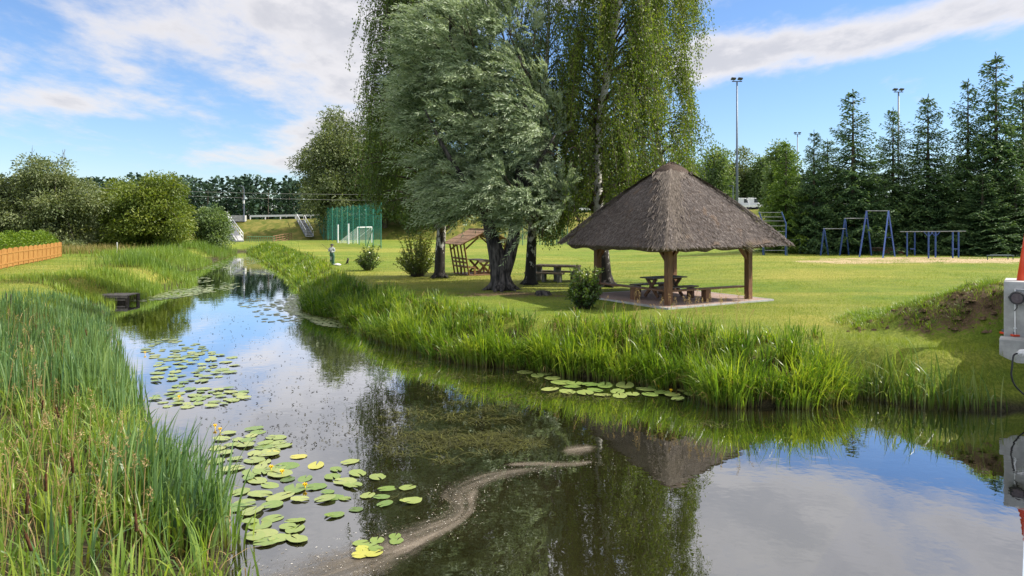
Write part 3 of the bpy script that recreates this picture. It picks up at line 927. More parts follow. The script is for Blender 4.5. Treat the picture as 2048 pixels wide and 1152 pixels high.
def birches():
    b = gp(1212, 573); d = b[1]
    P = lambda x, y, dd=0.0: px_at(x, y, d + dd)
    lowz = lambda p: 3.6 + 0.9 * math.sin(p[0] * 2.3) if p[0] < 4.4 else 4.6 + 0.5 * math.sin(p[0] * 3)
    weeping('birch_tree', 'tall weeping birch rising behind the thatched gazebo', [b, P(1207, 520), P(1199, 430), P(1194, 330), P(1205, 210), P(1225, 90), P(1245, -40), P(1250, -150)], 0.30,
            lambda t: V3(3.5, 2.9) * (1.0 - 0.45 * max(0, t - 0.35)), L_BIRCH, 3, 105, 1350, 34, 0.105, lowz, (1.2, 4.2), 0.30)
    b2 = px_at(1345, 560, d + 2.6); b2[2] = hz1(b2[0], b2[1])
    Q = lambda x, y, dd=0.0: px_at(x, y, d + 2.6 + dd)
    lowz2 = lambda p: 3.9 + 0.7 * math.sin(p[0] * 2.9 + 1) if p[0] < 8.3 else 5.6
    weeping('birch_tree', 'slender weeping birch, rightmost of the birch group, trunk hidden behind gazebo posts', [b2, Q(1343, 480), Q(1334, 380), Q(1310, 240), Q(1318, 110), Q(1322, -10), Q(1322, -90)], 0.16,
            lambda t: V3(2.3, 2.1) * (1.0 - 0.45 * max(0, t - 0.4)), L_BIRCH, 4, 70, 720, 34, 0.105, lowz2, (1.0, 3.6), 0.32)
    b3 = gp(1060, 569); d3 = b3[1]
    R = lambda x, y, dd=0.0: px_at(x, y, d3 + dd)
    weeping('birch_tree', 'birch with narrow dark trunk standing beside the concrete picnic table', [b3, R(1062, 520), R(1066, 440), R(1075, 340), R(1085, 220), R(1095, 100), R(1100, -40)], 0.25,
            lambda t: V3(2.3, 2.2) * (1.0 - 0.4 * max(0, t - 0.4)), L_BIRCHD, 5, 70, 800, 28, 0.10, lambda p: 3.3 + 0.6 * math.sin(p[0] * 3.1), (1.0, 3.4), 0.30)
    b4 = gp(879, 556); d4 = b4[1]
    S = lambda x, y, dd=0.0: px_at(x, y, d4 + dd)
    lowz4 = lambda p: 3.9 + 0.8 * math.sin(p[0] * 1.7) if p[0] > -5.9 else 5.1 + 0.5 * math.sin(p[0] * 2.1)
    weeping('birch_tree', 'leftmost birch with white streaked trunk beside the wooden shelter', [b4, S(880, 510), S(882, 440), S(870, 340), S(850, 220), S(840, 110), S(835, -20), S(830, -90)], 0.27,
            lambda t: V3(4.5, 2.6) * (1.0 - 1.0 * max(0, t - 0.40)), L_BIRCHD, 6, 110, 1600, 26, 0.115, lowz4, (1.4, 5.0), 0.24)


birches()


def back_trees():
    def tree(px, pyb, pytop, d, wpx, label, mat, seed, clumps, per, lsize, name='broadleaf_tree', cs=1.2, group=None, lower=0.25, asp=0.55, lean=0.0, nell=6, dead=0, z0=None, narrow=1.0):
        rng = np.random.default_rng(seed + 100)
        b = px_at(px, 500, d); b[2] = hz1(b[0], b[1]) if z0 is None else z0
        top = px_at(px, pytop, d)
        H = top[2] - b[2]; R = wpx / FPX * d / 2
        ells = []
        for k in range(nell):
            t = k / (nell - 1)
            zc = b[2] + H * (lower + (0.86 - lower) * t)
            r = R * (0.50 + 0.28 * math.sin(math.pi * min(1, t * 1.05))) * narrow
            off = R * 0.48 * (1 - t * 0.7)
            a = k * 2.4 + seed
            ells.append((b[0] + math.cos(a) * off + lean * t, b[1] + math.sin(a) * off * 0.8, zc, r, r, H * 0.20))
        ells.append((b[0] + lean * .4, b[1], b[2] + H * 0.55, R * 0.8 * narrow, R * 0.7 * narrow, H * 0.36))
        tr = [[b, b + V3(lean * .2, 0, H * 0.25), b + V3(lean * .5 + 0.2, 0.1, H * 0.6)]]
        return broad(name, label, b, tr, max(0.14, H * 0.022), ells, mat, seed, clumps, per, cs, lsize, group, asp=asp, dead=dead, zfloor=b[2] + H * lower * 0.5)
    tree(668, 476, 238, 113, 160, 'tall pale grey willow behind the green ball net', L_OLIVE, 21, 300, 150, 0.42, 'willow_tree', 1.7, asp=0.4)
    tree(770, 474, 235, 116, 150, 'dark green tree between the pale grey willow and the left birch', L_BIRCHD, 22, 260, 130, 0.42, cs=1.7)
    tree(860, 474, 260, 118, 150, 'dark rear tree seen low behind the left birch', L_BIRCHD, 23, 180, 110, 0.45, cs=1.8, lower=0.22)
    tree(100, 505, 330, 74, 215, 'grey green willow with bare twigs above the orange fence', L_OLIVE, 24, 330, 150, 0.26, 'willow_tree', 1.15, lower=0.02, dead=14)
    tree(-20, 505, 362, 72, 150, 'grey willow cut by the left edge of the picture', L_OLIVE, 25, 170, 120, 0.26, 'willow_tree', 1.1, lower=0.02)
    tree(300, 498, 360, 78, 185, 'round bright green tree left of the stream', L_GREEN, 26, 330, 150, 0.27, cs=1.15, lower=0.02)
    tree(225, 500, 372, 84, 120, 'green tree filling the gap between grey willow and round tree', L_GREEN, 27, 170, 120, 0.28, cs=1.1, lower=0.02)
    tree(425, 492, 418, 86, 78, 'small dark green tree beside the white stair railing', L_POPLAR, 28, 140, 120, 0.25, cs=0.9, lower=0.02)
    for k, (px, top, d, w, lab) in enumerate([(1432, 308, 128, 75, 'dark poplar just right of the birch crown'), (1478, 312, 133, 78, 'round poplar behind the tallest floodlight mast'),
                                              (1522, 318, 130, 66, 'pale poplar left of the columnar poplar')]):
        tree(px, 474, top, d, w, lab, L_POPLAR if k != 1 else L_OLIVE, 31 + k, 190, 120, 0.42, 'poplar_tree', 1.5, 'poplars behind the field', lower=0.08)
    tree(1563, 480, 272, 100, 62, 'tall columnar poplar behind the light green spruce', L_POPLAR, 36, 170, 120, 0.34, 'poplar_tree', 1.1, 'poplars behind the field', lower=0.1, nell=8)
    tree(1385, 474, 330, 140, 90, 'far poplar showing between birch strands above the thatch', L_POPLAR, 37, 120, 100, 0.45, 'poplar_tree', 1.6, 'poplars behind the field', lower=0.08)


back_trees()


def spruce_arrays(H, seed, R=None, sparse=0.0):
    rng = np.random.default_rng(seed)
    R = R or H * 0.235
    Pn, Dn, rn = [], [], []
    mb = MB()
    mb.tube([V3(0, 0, -0.1), V3(0, 0, H * 0.5), V3(0, 0, H)], [H * 0.014, H * 0.009, 0.012], 7)
    z = 0.25
    while z < H - 0.25:
        t = z / H
        rad = R * (1 - t) ** 0.82 * (1.0 if t < 0.93 else 0.8)
        nb = int(5 + 5 * (1 - t))
        for k in range(nb):
            a = rng.random() * 6.283
            r = rad * rng.uniform(0.68, 1.18) + 0.12
            zz = z + rng.normal(0, 0.10)
            dirh = V3(math.cos(a), math.sin(a), 0)
            tilt = 0.55 * smooth((t - 0.55) / 0.4) - 0.34 * (1 - t)
            nseg = max(5, int(r / 0.13))
            u = np.linspace(0.06, 1, nseg)
            c = V3(0, 0, zz) + dirh * (u * r)[:, None]
            c[:, 2] += r * (tilt * u + 0.30 * u ** 3 * (1 - t * 0.5))
            if k % 2 == 0:
                mb.tube([c[0] - dirh * r * 0.06, c[nseg // 2], c[-1]], [0.02 + 0.008 * r, 0.015, 0.004], 3, False)
            sd = np.cross(dirh, V3(0, 0, 1))
            for side in (-1, 1):
                tl = (0.42 * r * (1.02 - u) + 0.13) * rng.uniform(0.7, 1.2, nseg)
                for j in range(nseg):
                    m = max(2, int(tl[j] / 0.11))
                    v = np.linspace(0, 1, m)
                    dd = unit(dirh * 0.62 + sd * side * 0.8 + V3(0, 0, -0.22 - 0.25 * rng.random()))
                    pts = c[j] + dd * (v * tl[j])[:, None]
                    pts[:, 2] -= 0.16 * (v ** 2) * tl[j]
                    Pn.append(pts + rng.normal(0, 0.02, pts.shape)); Dn.append(np.tile(dd, (m, 1)) + rng.normal(0, 0.35, (m, 3)) - V3(0, 0, 0.15))
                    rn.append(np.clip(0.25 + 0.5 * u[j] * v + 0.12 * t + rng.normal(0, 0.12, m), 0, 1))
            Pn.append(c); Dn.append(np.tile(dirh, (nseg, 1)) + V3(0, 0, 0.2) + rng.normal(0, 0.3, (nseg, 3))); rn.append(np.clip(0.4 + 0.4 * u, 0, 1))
        z += (0.30 + 0.10 * rng.random()) * (1 + 0.35 * t) * (1 + sparse)
    lead = np.linspace(H * 0.95, H, 8)
    Pn.append(np.stack([lead * 0, lead * 0, lead], 1)); Dn.append(np.tile(V3(0, 0, 1.0), (8, 1)) + rng.normal(0, .35, (8, 3))); rn.append(np.full(8, .6))
    return np.concatenate(Pn), np.concatenate(Dn), np.concatenate(rn), mb


def spruces():
    protos = []
    for k, (H, sp) in enumerate([(12.5, 0.0), (12.5, 0.12), (12.5, -0.05)]):
        P, D, r, mb = spruce_arrays(H, 50 + k, sparse=sp)
        rng = np.random.default_rng(60 + k)
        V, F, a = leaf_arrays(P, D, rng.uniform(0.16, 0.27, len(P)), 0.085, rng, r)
        protos.append((V, F, a, mb))
    rows = [(1628, 262, 505, 57, 0, 'slim spruce with double tip right of the light green spruce'), (1655, 278, 506, 58.5, 2, 'slim spruce touching the left side of the dark narrow spruce'),
            (1706, 180, 506, 57, 1, 'dark narrow spruce with drooping branches, left of the second floodlight'), (1786, 216, 508, 58, 0, 'spruce directly in front of the second floodlight mast'),
            (1856, 190, 508, 57, 2, 'spruce right of the second floodlight, above the parallel bars'), (1936, 158, 508, 57, 1, 'tall spruce just left of the tallest spruce'),
            (1992, 108, 509, 56, 0, 'tallest spruce in the row near the right edge'), (2046, 166, 509, 57, 2, 'spruce cut by the right edge of the picture'),
            (1745, 330, 508, 60, 2, 'low spruce behind the tall blue bars'), (1825, 335, 508, 60, 1, 'low spruce behind the parallel bars'),
            (1895, 330, 509, 59, 0, 'low spruce filling the gap left of the tallest pair'), (1965, 345, 510, 54, 2, 'broad low spruce in front of the tallest spruce'),
            (2030, 350, 511, 54, 1, 'broad low spruce above the low bar at the right edge'), (1600, 372, 505, 60, 1, 'low dark spruce behind the climbing frame')]
    data = {}
    for i, (px, top, by, d, v, lab) in enumerate(rows):
        b = px_at(px, by, d); b[2] = hz1(b[0], b[1])
        H = CAMZ + (CY0 - top) / FPX * d - b[2]
        sc = H / 12.5
        sxy = max(sc, 0.80) * (1.10 if H > 9 else 1.35) * (0.9 + 0.25 * ((i * 7) % 5) / 4)
        if H < 9: sxy = max(sxy, 1.15)
        th = thing('spruce_tree', (0, 0, 0), lab, 'spruce', 'spruces behind the playground')
        V, F, a, mb = protos[v]
        if v not in data:
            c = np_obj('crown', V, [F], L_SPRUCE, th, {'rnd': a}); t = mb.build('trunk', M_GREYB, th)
            data[v] = (c.data, t.data)
        else:
            for nm, me in zip(('crown', 'trunk'), data[v]):
                o = bpy.data.objects.new(nm, me); COL.objects.link(o); o.parent = th
        th.location = b; th.scale = (sxy, sxy, sc); th.rotation_euler = (0, 0, i * 1.37)
    P, D, r, mb = spruce_arrays(8.6, 77, R=2.5)
    rng = np.random.default_rng(78)
    b = px_at(1572, 503, 58); b[2] = hz1(b[0], b[1])
    th = thing('spruce_tree', tuple(b), 'light green spruce at the left end of the row', 'spruce', 'spruces behind the playground')
    P = P + b
    leaf_obj('crown', P, D, rng.uniform(0.16, 0.28, len(P)), 0.10, L_SPRUCEL, rng, th, r)
    mb.v = [tuple(np.array(q) + b) for q in mb.v]
    mb.build('trunk', M_GREYB, th)


spruces()


def far_wood():
    """the pine wood beyond the road reads as one mass"""
    rng = np.random.default_rng(91)
    P, D, R = [], [], []
    mb = MB()
    xs = np.linspace(-118, 75, 135)
    for i, x in enumerate(xs):
        for row in range(3):
            d = 158 + row * 9 + rng.normal(0, 2)
            X = x * (d / 160) + rng.normal(0, 0.8)
            H = rng.uniform(7.6, 10.0) + row * 0.9 + (1.2 if X > 20 else 0)
            z0 = 3.2
            if row == 0 and rng.random() < 0.45: H *= rng.uniform(0.35, 0.65)
            n = int(150 if row < 2 else 90)
            t = rng.random(n) ** 0.9
            rad = (3.3 * (1 - t) ** 0.6 + 0.25) * rng.uniform(0.8, 1.2)
            a = rng.random(n) * 6.283
            rr = rad * np.sqrt(rng.random(n))
            P.append(np.stack([X + np.cos(a) * rr, d + np.sin(a) * rr, z0 - 0.6 + (H + 0.6) * t], 1))
            D.append(np.stack([np.cos(a), np.sin(a), 0.35 + 0 * a], 1) + rng.normal(0, 0.35, (n, 3)))
            R.append(np.clip(rng.normal(0.42 + 0.15 * (row == 0), 0.16) + rng.normal(0, 0.16, n), 0, 1))
            if row == 0: mb.tube([V3(X, d, z0 - 2), V3(X, d, z0 + H * .85)], [0.16, 0.05], 4, False)
    P = np.concatenate(P); D = np.concatenate(D); R = np.concatenate(R)
    o = leaf_obj('pine_wood', P, D, rng.uniform(0.7, 1.25, len(P)), 0.7, L_PINE, rng, None, R)
    tag(o, 'dark pine wood along the skyline beyond the road', 'wood', kind='stuff')
    t = mb.build('pine_trunks', M_GREYB, o); tag(t, kind='stuff')


far_wood()

# ------------------------------------------------------------------ reeds, sedges, lilies, lawn
def frame_ok(P, margin=0.06):
    px = P[:, 0] / np.maximum(P[:, 1], 0.1)
    return (np.abs(px) < 1024 / FPX + margin) & (P[:, 1] > 3.2)


def scatter(n, x0, x1, y0, y1, rng):
    return np.stack([rng.uniform(x0, x1, n), rng.uniform(y0, y1, n)], 1)


def fbm(x, y, s, seed):
    """cheap smooth noise for clumping"""
    r = np.random.default_rng(seed)
    out = np.zeros_like(x)
    for k in range(5):
        a = r.random() * 6.28; f = s * (1.5 ** k)
        out += np.sin((x * math.cos(a) + y * math.sin(a)) * f + r.random() * 6.28) / (1.3 ** k)
    return out / 3.0


def reeds():
    rng = np.random.default_rng(101)
    # --- left bank: tall cattails and reeds, near
    q0 = scatter(13000, -26, 2, 3.5, 33, rng)
    q = np.repeat(q0, 11, 0); OFF = rng.normal(0, 0.10, q.shape); q = q + OFF; CT = np.repeat(rng.normal(0, 0.16, len(q0)), 11); CH = np.repeat(rng.uniform(0.8, 1.15, len(q0)), 11)
    MIDY, MIDX = [0, 10, 18, 24, 30, 36, 46, 60, 80], [-1, -2, -5.5, -8.5, -12, -15, -18.0, -23, -31]
    k_ = q[:, 0] < np.interp(q[:, 1], MIDY, MIDX)
    q, OFF, CT, CH = q[k_], OFF[k_], CT[k_], CH[k_]; sd = poly_sd(q[:, 0], q[:, 1])
    cx = np.array(LB)[:, 0]
    width = np.interp(q[:, 1], [4, 10, 18, 24, 28, 33], [9, 8, 6.5, 4.5, 3.0, 1.2])
    ok = (sd > -0.35) & (sd < width) & (q[:, 0] < 0)
    q, sd, OFF, CT, CH = q[ok], sd[ok], OFF[ok], CT[ok], CH[ok]
    P3 = np.column_stack([q, hz(q[:, 0], q[:, 1], sd)])
    ok = frame_ok(P3, 0.12); P3, sd, OFF, CT, CH = P3[ok], sd[ok], OFF[ok], CT[ok], CH[ok]
    y = P3[:, 1]
    cl = fbm(P3[:, 0], P3[:, 1], 1.3, 3)
    prob = np.clip(0.50 + 0.85 * cl, 0.04, 1.0) * np.interp(sd, [-0.4, 0.2, 3, 9], [0.5, 1.0, 0.75, 0.55])
    prob *= np.interp(y, [4, 12, 30], [0.85, 1.0, 0.8])
    ok = rng.random(len(P3)) < prob
    P3, sd, cl, OFF, CT, CH = P3[ok], sd[ok], cl[ok], OFF[ok], CT[ok], CH[ok]
    ANG = np.arctan2(OFF[:, 1] + rng.normal(0, .06, len(P3)), OFF[:, 0] + rng.normal(0, .06, len(P3)))
    # tall broad cattail blades grow in stands, finer reed grass between them
    stand = fbm(P3[:, 0], P3[:, 1], 0.75, 8) + np.interp(P3[:, 1], [11, 15], [-0.35, 0.6]) + 0.45 * np.exp(-((P3[:, 0] + 4.1) / 0.9) ** 2 - ((P3[:, 1] - 9.6) / 1.5) ** 2)
    cat = (stand > 0.25) & (rng.random(len(P3)) < np.interp(P3[:, 1], [12, 16], [0.55, 0.8]))
    P3[:, 2] = np.maximum(P3[:, 2], -0.1)
    n = cat.sum(); A = P3[cat]
    hh = rng.uniform(1.05, 1.7, n) * np.interp(A[:, 1], [4, 8, 16, 24, 28, 33], [0.80, 0.84, 0.78, 0.55, 0.40, 0.3]) * np.interp(sd[cat], [0, .5, 2, 6], [.85, 1, 0.92, 0.7])
    sb = blade_obj('cattail_reeds', A, hh * CH[cat], ANG[cat], np.abs(rng.normal(0, 0.13, n)), np.where(rng.random(n) < 0.16, rng.uniform(0.4, 1.0, n), rng.uniform(0, 0.12, n)),
                   rng.uniform(0.018, 0.040, n) * np.interp(A[:, 1], [5, 14], [1.15, 0.95]), L_CAT, rng, 5, rnd=np.clip(0.36 + 0.25 * cl[cat] + CT[cat] * 1.3 + rng.normal(0, 0.16, n), 0, 1))
    tag(sb, 'tall blue green cattail blades along the left bank', 'reeds', kind='stuff')
    B = P3[~cat]; n = len(B)
    hh = rng.uniform(0.6, 1.2, n) * np.interp(B[:, 1], [4, 10, 22, 28, 33], [0.85, 0.82, 0.55, 0.38, 0.28]) * np.interp(sd[~cat], [0, .5, 2, 6], [.8, 1, 0.92, 0.65])
    o = blade_obj('reed_grass', B, hh * CH[~cat], ANG[~cat], np.abs(rng.normal(0.14, 0.18, n)), rng.uniform(0, 1.0, n) ** 1.4, rng.uniform(0.012, 0.036, n), L_REED, rng, 4,
                  rnd=np.clip(0.46 + 0.30 * cl[~cat] + CT[~cat] * 1.4 + rng.normal(0, 0.16, n), 0, 1))
    tag(o, 'fine bright green reed grass between the left bank cattails', 'reeds', kind='stuff')
    # the tall broad bladed clump that leans over the near lilies
    m = 420
    cc = np.array([on_z(x, y, 0.05)[:2] for x, y in ((330, 1010), (350, 1030), (380, 1050), (420, 1090), (290, 990), (310, 1040), (250, 1040), (350, 1090), (390, 1110))])
    q = cc[rng.integers(len(cc), size=m)] + rng.normal(0, .20, (m, 2))
    sd2 = poly_sd(q[:, 0], q[:, 1]); q = q[sd2 > -.3]; m = len(q)
    P4 = np.column_stack([q, np.maximum(hz(q[:, 0], q[:, 1]), -.1)])
    o = blade_obj('broad_cattail_clump', P4, rng.uniform(.75, 1.35, m), rng.normal(0.2, 1.3, m), np.abs(rng.normal(.10, .15, m)), np.where(rng.random(m) < .25, rng.uniform(.4, 1.1, m), rng.uniform(0, .2, m)), rng.uniform(.024, .046, m), L_CAT, rng, 6,
                  rnd=np.clip(rng.normal(.38, .25, m), 0, 1))
    tag(o, 'broad bladed cattail clump leaning over the near lilies', 'reeds', kind='stuff')
    # short meadow grass behind the reeds
    q = scatter(130000, -40, -3, 5, 68, rng); sd = poly_sd(q[:, 0], q[:, 1])
    ok = (sd > 0.3) & (sd < 11) & (q[:, 0] < np.interp(q[:, 1], MIDY, MIDX))
    P3 = np.column_stack([q[ok], hz(q[ok, 0], q[ok, 1], sd[ok])]); P3 = P3[frame_ok(P3, .05)]
    P3 = P3[rng.random(len(P3)) < np.interp(P3[:, 1], [5, 30, 45, 68], [.8, .8, 0.6, 0.3])]
    n = len(P3)
    o = blade_obj('meadow_grass', P3, rng.uniform(0.2, 0.6, n) * np.interp(P3[:, 1], [5, 22, 30, 44], [1.2, 0.9, 0.35, 0.25]), rng.uniform(0, 6.28, n), rng.uniform(0, .4, n), rng.uniform(0, .7, n), rng.uniform(0.006, 0.012, n), L_REED, rng, 2)
    tag(o, 'unmown meadow grass behind the left reed belt', 'grass', kind='stuff')

    # --- far left bank stands of reeds
    Pl, hl, rl = [], [], []
    for (px, py, rx, ry, n, h, tone) in [(300, 578, 3.2, 1.3, 1400, 1.1, .65), (250, 588, 2.2, 1.2, 900, 0.9, .7), (180, 600, 2.6, 1.0, 1000, 0.8, .75), (325, 582, 1.6, 1.0, 900, 1.2, .5),
                                         (285, 556, 2.6, 2.2, 1300, 1.5, .30), (300, 545, 2.0, 1.5, 700, 1.5, .25), (335, 533, 5.0, 3.0, 2300, 1.45, .55), (380, 526, 4.5, 3.5, 1900, 1.5, .5),
                                         (425, 512, 4.5, 5.0, 1600, 1.7, .35), (455, 505, 2.6, 5.0, 900, 1.6, .35), (285, 532, 4.0, 2.5, 900, 1.2, .6), (362, 560, 2.0, 3.0, 1100, 0.9, .55), (378, 568, 1.2, 2.0, 600, 0.8, .6), (345, 552, 2.2, 3.0, 900, 0.8, .6), (225, 578, 3.0, 2.0, 900, .6, .7), (140, 588, 4.0, 2.0, 1200, .55, .7)]:
        c = on_z(px, py, 0.25)
        q = c[:2] + rng.normal(0, 0.5, (n, 2)) * V3(rx, ry)
        sd = poly_sd(q[:, 0], q[:, 1]); ok = sd > -0.5
        q = q[ok]; Pl.append(np.column_stack([q, np.maximum(hz(q[:, 0], q[:, 1]), -0.1)]))
        hl.append(rng.uniform(0.6, 1.05, len(q)) * h * 0.78); rl.append(np.clip(tone + rng.normal(0, 0.17, len(q)), 0, 1))
    P3 = np.concatenate(Pl); hh = np.concatenate(hl) * 0.85; n = len(P3)
    o = blade_obj('far_reeds', P3, hh, rng.uniform(0, 6.28, n), np.abs(rng.normal(.05, .16, n)), rng.uniform(0, .6, n) ** 2, rng.uniform(0.02, 0.04, n), L_REED, rng, 3, rnd=np.concatenate(rl))
    tag(o, 'reed stands on the far left bank towards the culvert', 'reeds', kind='stuff')

    # --- right bank belt of arching sedge, growing in tussocks
    q = np.concatenate([scatter(9500, -14, 8.2, 14.5, 34, rng), scatter(15000, -36, -6, 34, 92, rng), scatter(15000, -14, 8.2, 14.5, 34, rng)])
    inner = np.arange(len(q)) < 24500
    sd = poly_sd(q[:, 0], q[:, 1])
    right = q[:, 0] > np.interp(q[:, 1], [14, 30, 37, 46, 60, 80, 100], [-1.5, -12, -15, -18, -23, -31, -36.0])
    wid = np.interp(q[:, 1], [14, 20, 30, 40, 60, 90], [1.7, 2.0, 1.9, 2.0, 2.4, 2.8])
    ok = right & (sd > -0.15) & (sd < np.where(inner, wid, 0.35)) & (q[:, 0] < 7.8)
    cl = fbm(q[:, 0], q[:, 1], 1.1, 21)
    ok &= rng.random(len(q)) < np.clip(0.70 + 0.65 * cl, 0.12, 1) * np.interp(sd / wid, [-.2, .6, 1], [1, .85, .4])
    c, csd, ccl = q[ok], sd[ok], cl[ok]
    nt_ = len(c)
    nb = np.interp(c[:, 1], [14, 22, 30, 45, 90], [27, 25, 21, 15, 9]).astype(int)
    th_ = rng.uniform(0.50, 1.16, nt_) * (1 + 0.30 * ccl) * np.interp(c[:, 1], [14, 18, 24, 32, 42, 90], [1.05, 1.08, 0.90, 0.95, 0.70, 0.75]) * np.interp(csd, [0, 1.0, 2.2], [1.0, 0.95, 0.5])
    tone = np.clip(0.47 + 0.22 * ccl + rng.normal(0, 0.24, nt_) - 0.35 * np.exp(-((c[:, 0] + 7.5) / 2.8) ** 2 - ((c[:, 1] - 31) / 3.0) ** 2), 0, 1)  # tone varies by tussock; those left of the willow darkened for its shade
    idx = np.repeat(np.arange(nt_), nb); n = len(idx)
    off = rng.normal(0, 0.085, (n, 2)) * np.interp(c[idx, 1], [14, 40, 90], [1, 1.6, 2.6])[:, None]
    P2 = c[idx] + off
    e = 0.15
    gx = poly_sd(c[:, 0] + e, c[:, 1]) - poly_sd(c[:, 0] - e, c[:, 1]); gy = poly_sd(c[:, 0], c[:, 1] + e) - poly_sd(c[:, 0], c[:, 1] - e)
    wx, wy = -gx[idx], -gy[idx]
    edge = np.interp(csd, [0, 0.9], [1.0, 0.25])[idx]
    vx = off[:, 0] / 0.12 + wx * 3.0 * edge + rng.normal(0, .55, n); vy = off[:, 1] / 0.12 + wy * 3.0 * edge + rng.normal(0, .55, n)
    ang = np.arctan2(vy, vx)
    P3 = np.column_stack([P2, np.maximum(hz(P2[:, 0], P2[:, 1]), -0.06)])
    hh = th_[idx] * rng.uniform(0.6, 1.12, n)
    dr = np.where(rng.random(n) < 0.38, rng.uniform(0.5, 1.2, n), rng.uniform(0.0, 0.45, n))
    wd = rng.uniform(0.013, 0.034, n) * np.interp(P2[:, 1], [14, 30, 90], [1, 1.3, 2.6])
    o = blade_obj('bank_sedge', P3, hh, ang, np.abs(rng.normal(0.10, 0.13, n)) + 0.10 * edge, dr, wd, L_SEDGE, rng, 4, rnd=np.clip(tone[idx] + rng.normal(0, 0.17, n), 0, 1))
    tag(o, 'bright green sedge tussocks fringing the right bank of the stream', 'sedge', kind='stuff')
    # dead and bent blades among the living ones, both banks
    k = rng.choice(n, 2600, replace=False); Q3 = P3[k]
    pts = scatter(4500, -16, 0, 4, 26, rng); sdd = poly_sd(pts[:, 0], pts[:, 1])
    pts = pts[(sdd > -.2) & (sdd < 5) & (pts[:, 0] < np.interp(pts[:, 1], MIDY, MIDX))]
    Q3 = np.concatenate([Q3, np.column_stack([pts, np.maximum(hz(pts[:, 0], pts[:, 1]), -.05)])]); n2 = len(Q3)
    o = blade_obj('dead_blades', Q3, rng.uniform(0.3, 0.85, n2), rng.uniform(0, 6.28, n2), rng.uniform(0.2, 0.9, n2), rng.uniform(0.5, 1.3, n2), rng.uniform(0.008, 0.018, n2), L_TAN, rng, 4, rnd=rng.uniform(0, .8, n2))
    tag(o, 'bent tan dead blades among the bank reeds', 'reeds', kind='stuff')

    # --- a looser stand of iris at the lower right
    c = [on_z(x, y, 0.1) for x, y in ((1725, 792), (1790, 800), (1770, 795), (1830, 805), (1880, 815), (1930, 815), (1965, 820), (1735, 790))]
    pts = np.concatenate([a[:2] + rng.normal(0, 0.30, (90, 2)) * V3(1.0, 0.7) for a in c])
    sd = poly_sd(pts[:, 0], pts[:, 1]); pts = pts[sd > -0.25]
    n = len(pts)
    P3 = np.column_stack([pts, np.maximum(hz(pts[:, 0], pts[:, 1]), -0.05)])
    o = blade_obj('iris_leaves', P3, rng.uniform(0.5, 1.25, n), rng.uniform(0, 6.28, n), np.abs(rng.normal(0.12, 0.2, n)), np.where(rng.random(n) < 0.3, rng.uniform(.6, 1.2, n), rng.uniform(0, .3, n)), rng.uniform(0.020, 0.038, n), L_IRIS, rng, 6)
    tag(o, 'loose iris leaves at the water edge by the footbridge', 'iris', kind='stuff')

    # --- dry seed heads standing above the grasses
    st, feet = [], []
    def heads(n, pick, zr):
        for _ in range(n):
            p = pick()
            feet.append((p, rng.uniform(*zr)))
    heads(48, lambda: (lambda x: V3(x[0], x[1], hz1(x[0], x[1])))(on_z(rng.uniform(-20, 300), rng.uniform(840, 1130), 0.6)), (0.75, 1.2))
    heads(200, lambda: (lambda x: V3(x[0], x[1], hz1(x[0], x[1])))(on_z(rng.uniform(700, 1500), rng.uniform(690, 730), 0.6)), (0.7, 1.05))
    heads(14, lambda: (lambda x: V3(x[0], x[1], hz1(x[0], x[1])))(on_z(rng.uniform(-10, 120), rng.uniform(690, 860), 0.7)), (0.8, 1.2))
    fx = np.array([f[0] for f in feet]); fsd = poly_sd(fx[:, 0], fx[:, 1])
    feet = [f for f, q_ in zip(feet, fsd) if q_ > 0.35]
    Ps, Ds, hv = [], [], []
    V, Q = [], []
    for p, h in feet:
        lean = rng.normal(0, 0.12, 2); top = p + V3(lean[0], lean[1], h)
        b = len(V); w = V3(0.003, 0.002, 0)
        V += [p - w, p + w, top + w, top - w]; Q.append((b, b + 1, b + 2, b + 3))
        m = 34; u = rng.random(m)
        Ps.append(top + V3(lean[0], lean[1], 0.5) * (u * 0.16)[:, None] * 2 + rng.normal(0, 0.022, (m, 3)) * (1.3 - u)[:, None]); Ds.append(rng.normal(0, .5, (m, 3)) + V3(lean[0] * 2, lean[1] * 2, 0.7))
    Ps = np.concatenate(Ps); Ds = np.concatenate(Ds)
    o = leaf_obj('grass_seed_heads', Ps, Ds, rng.uniform(0.02, 0.055, len(Ps)), 0.010, L_TAN, rng)
    tag(o, 'dry tan seed heads standing above the bank grasses', 'seed heads', kind='stuff')
    k = np_obj('seed_stalks', np.array(V), [np.array(Q)], L_TAN, o, {'rnd': np.full(len(V), .4)}); tag(k, kind='stuff')


reeds()


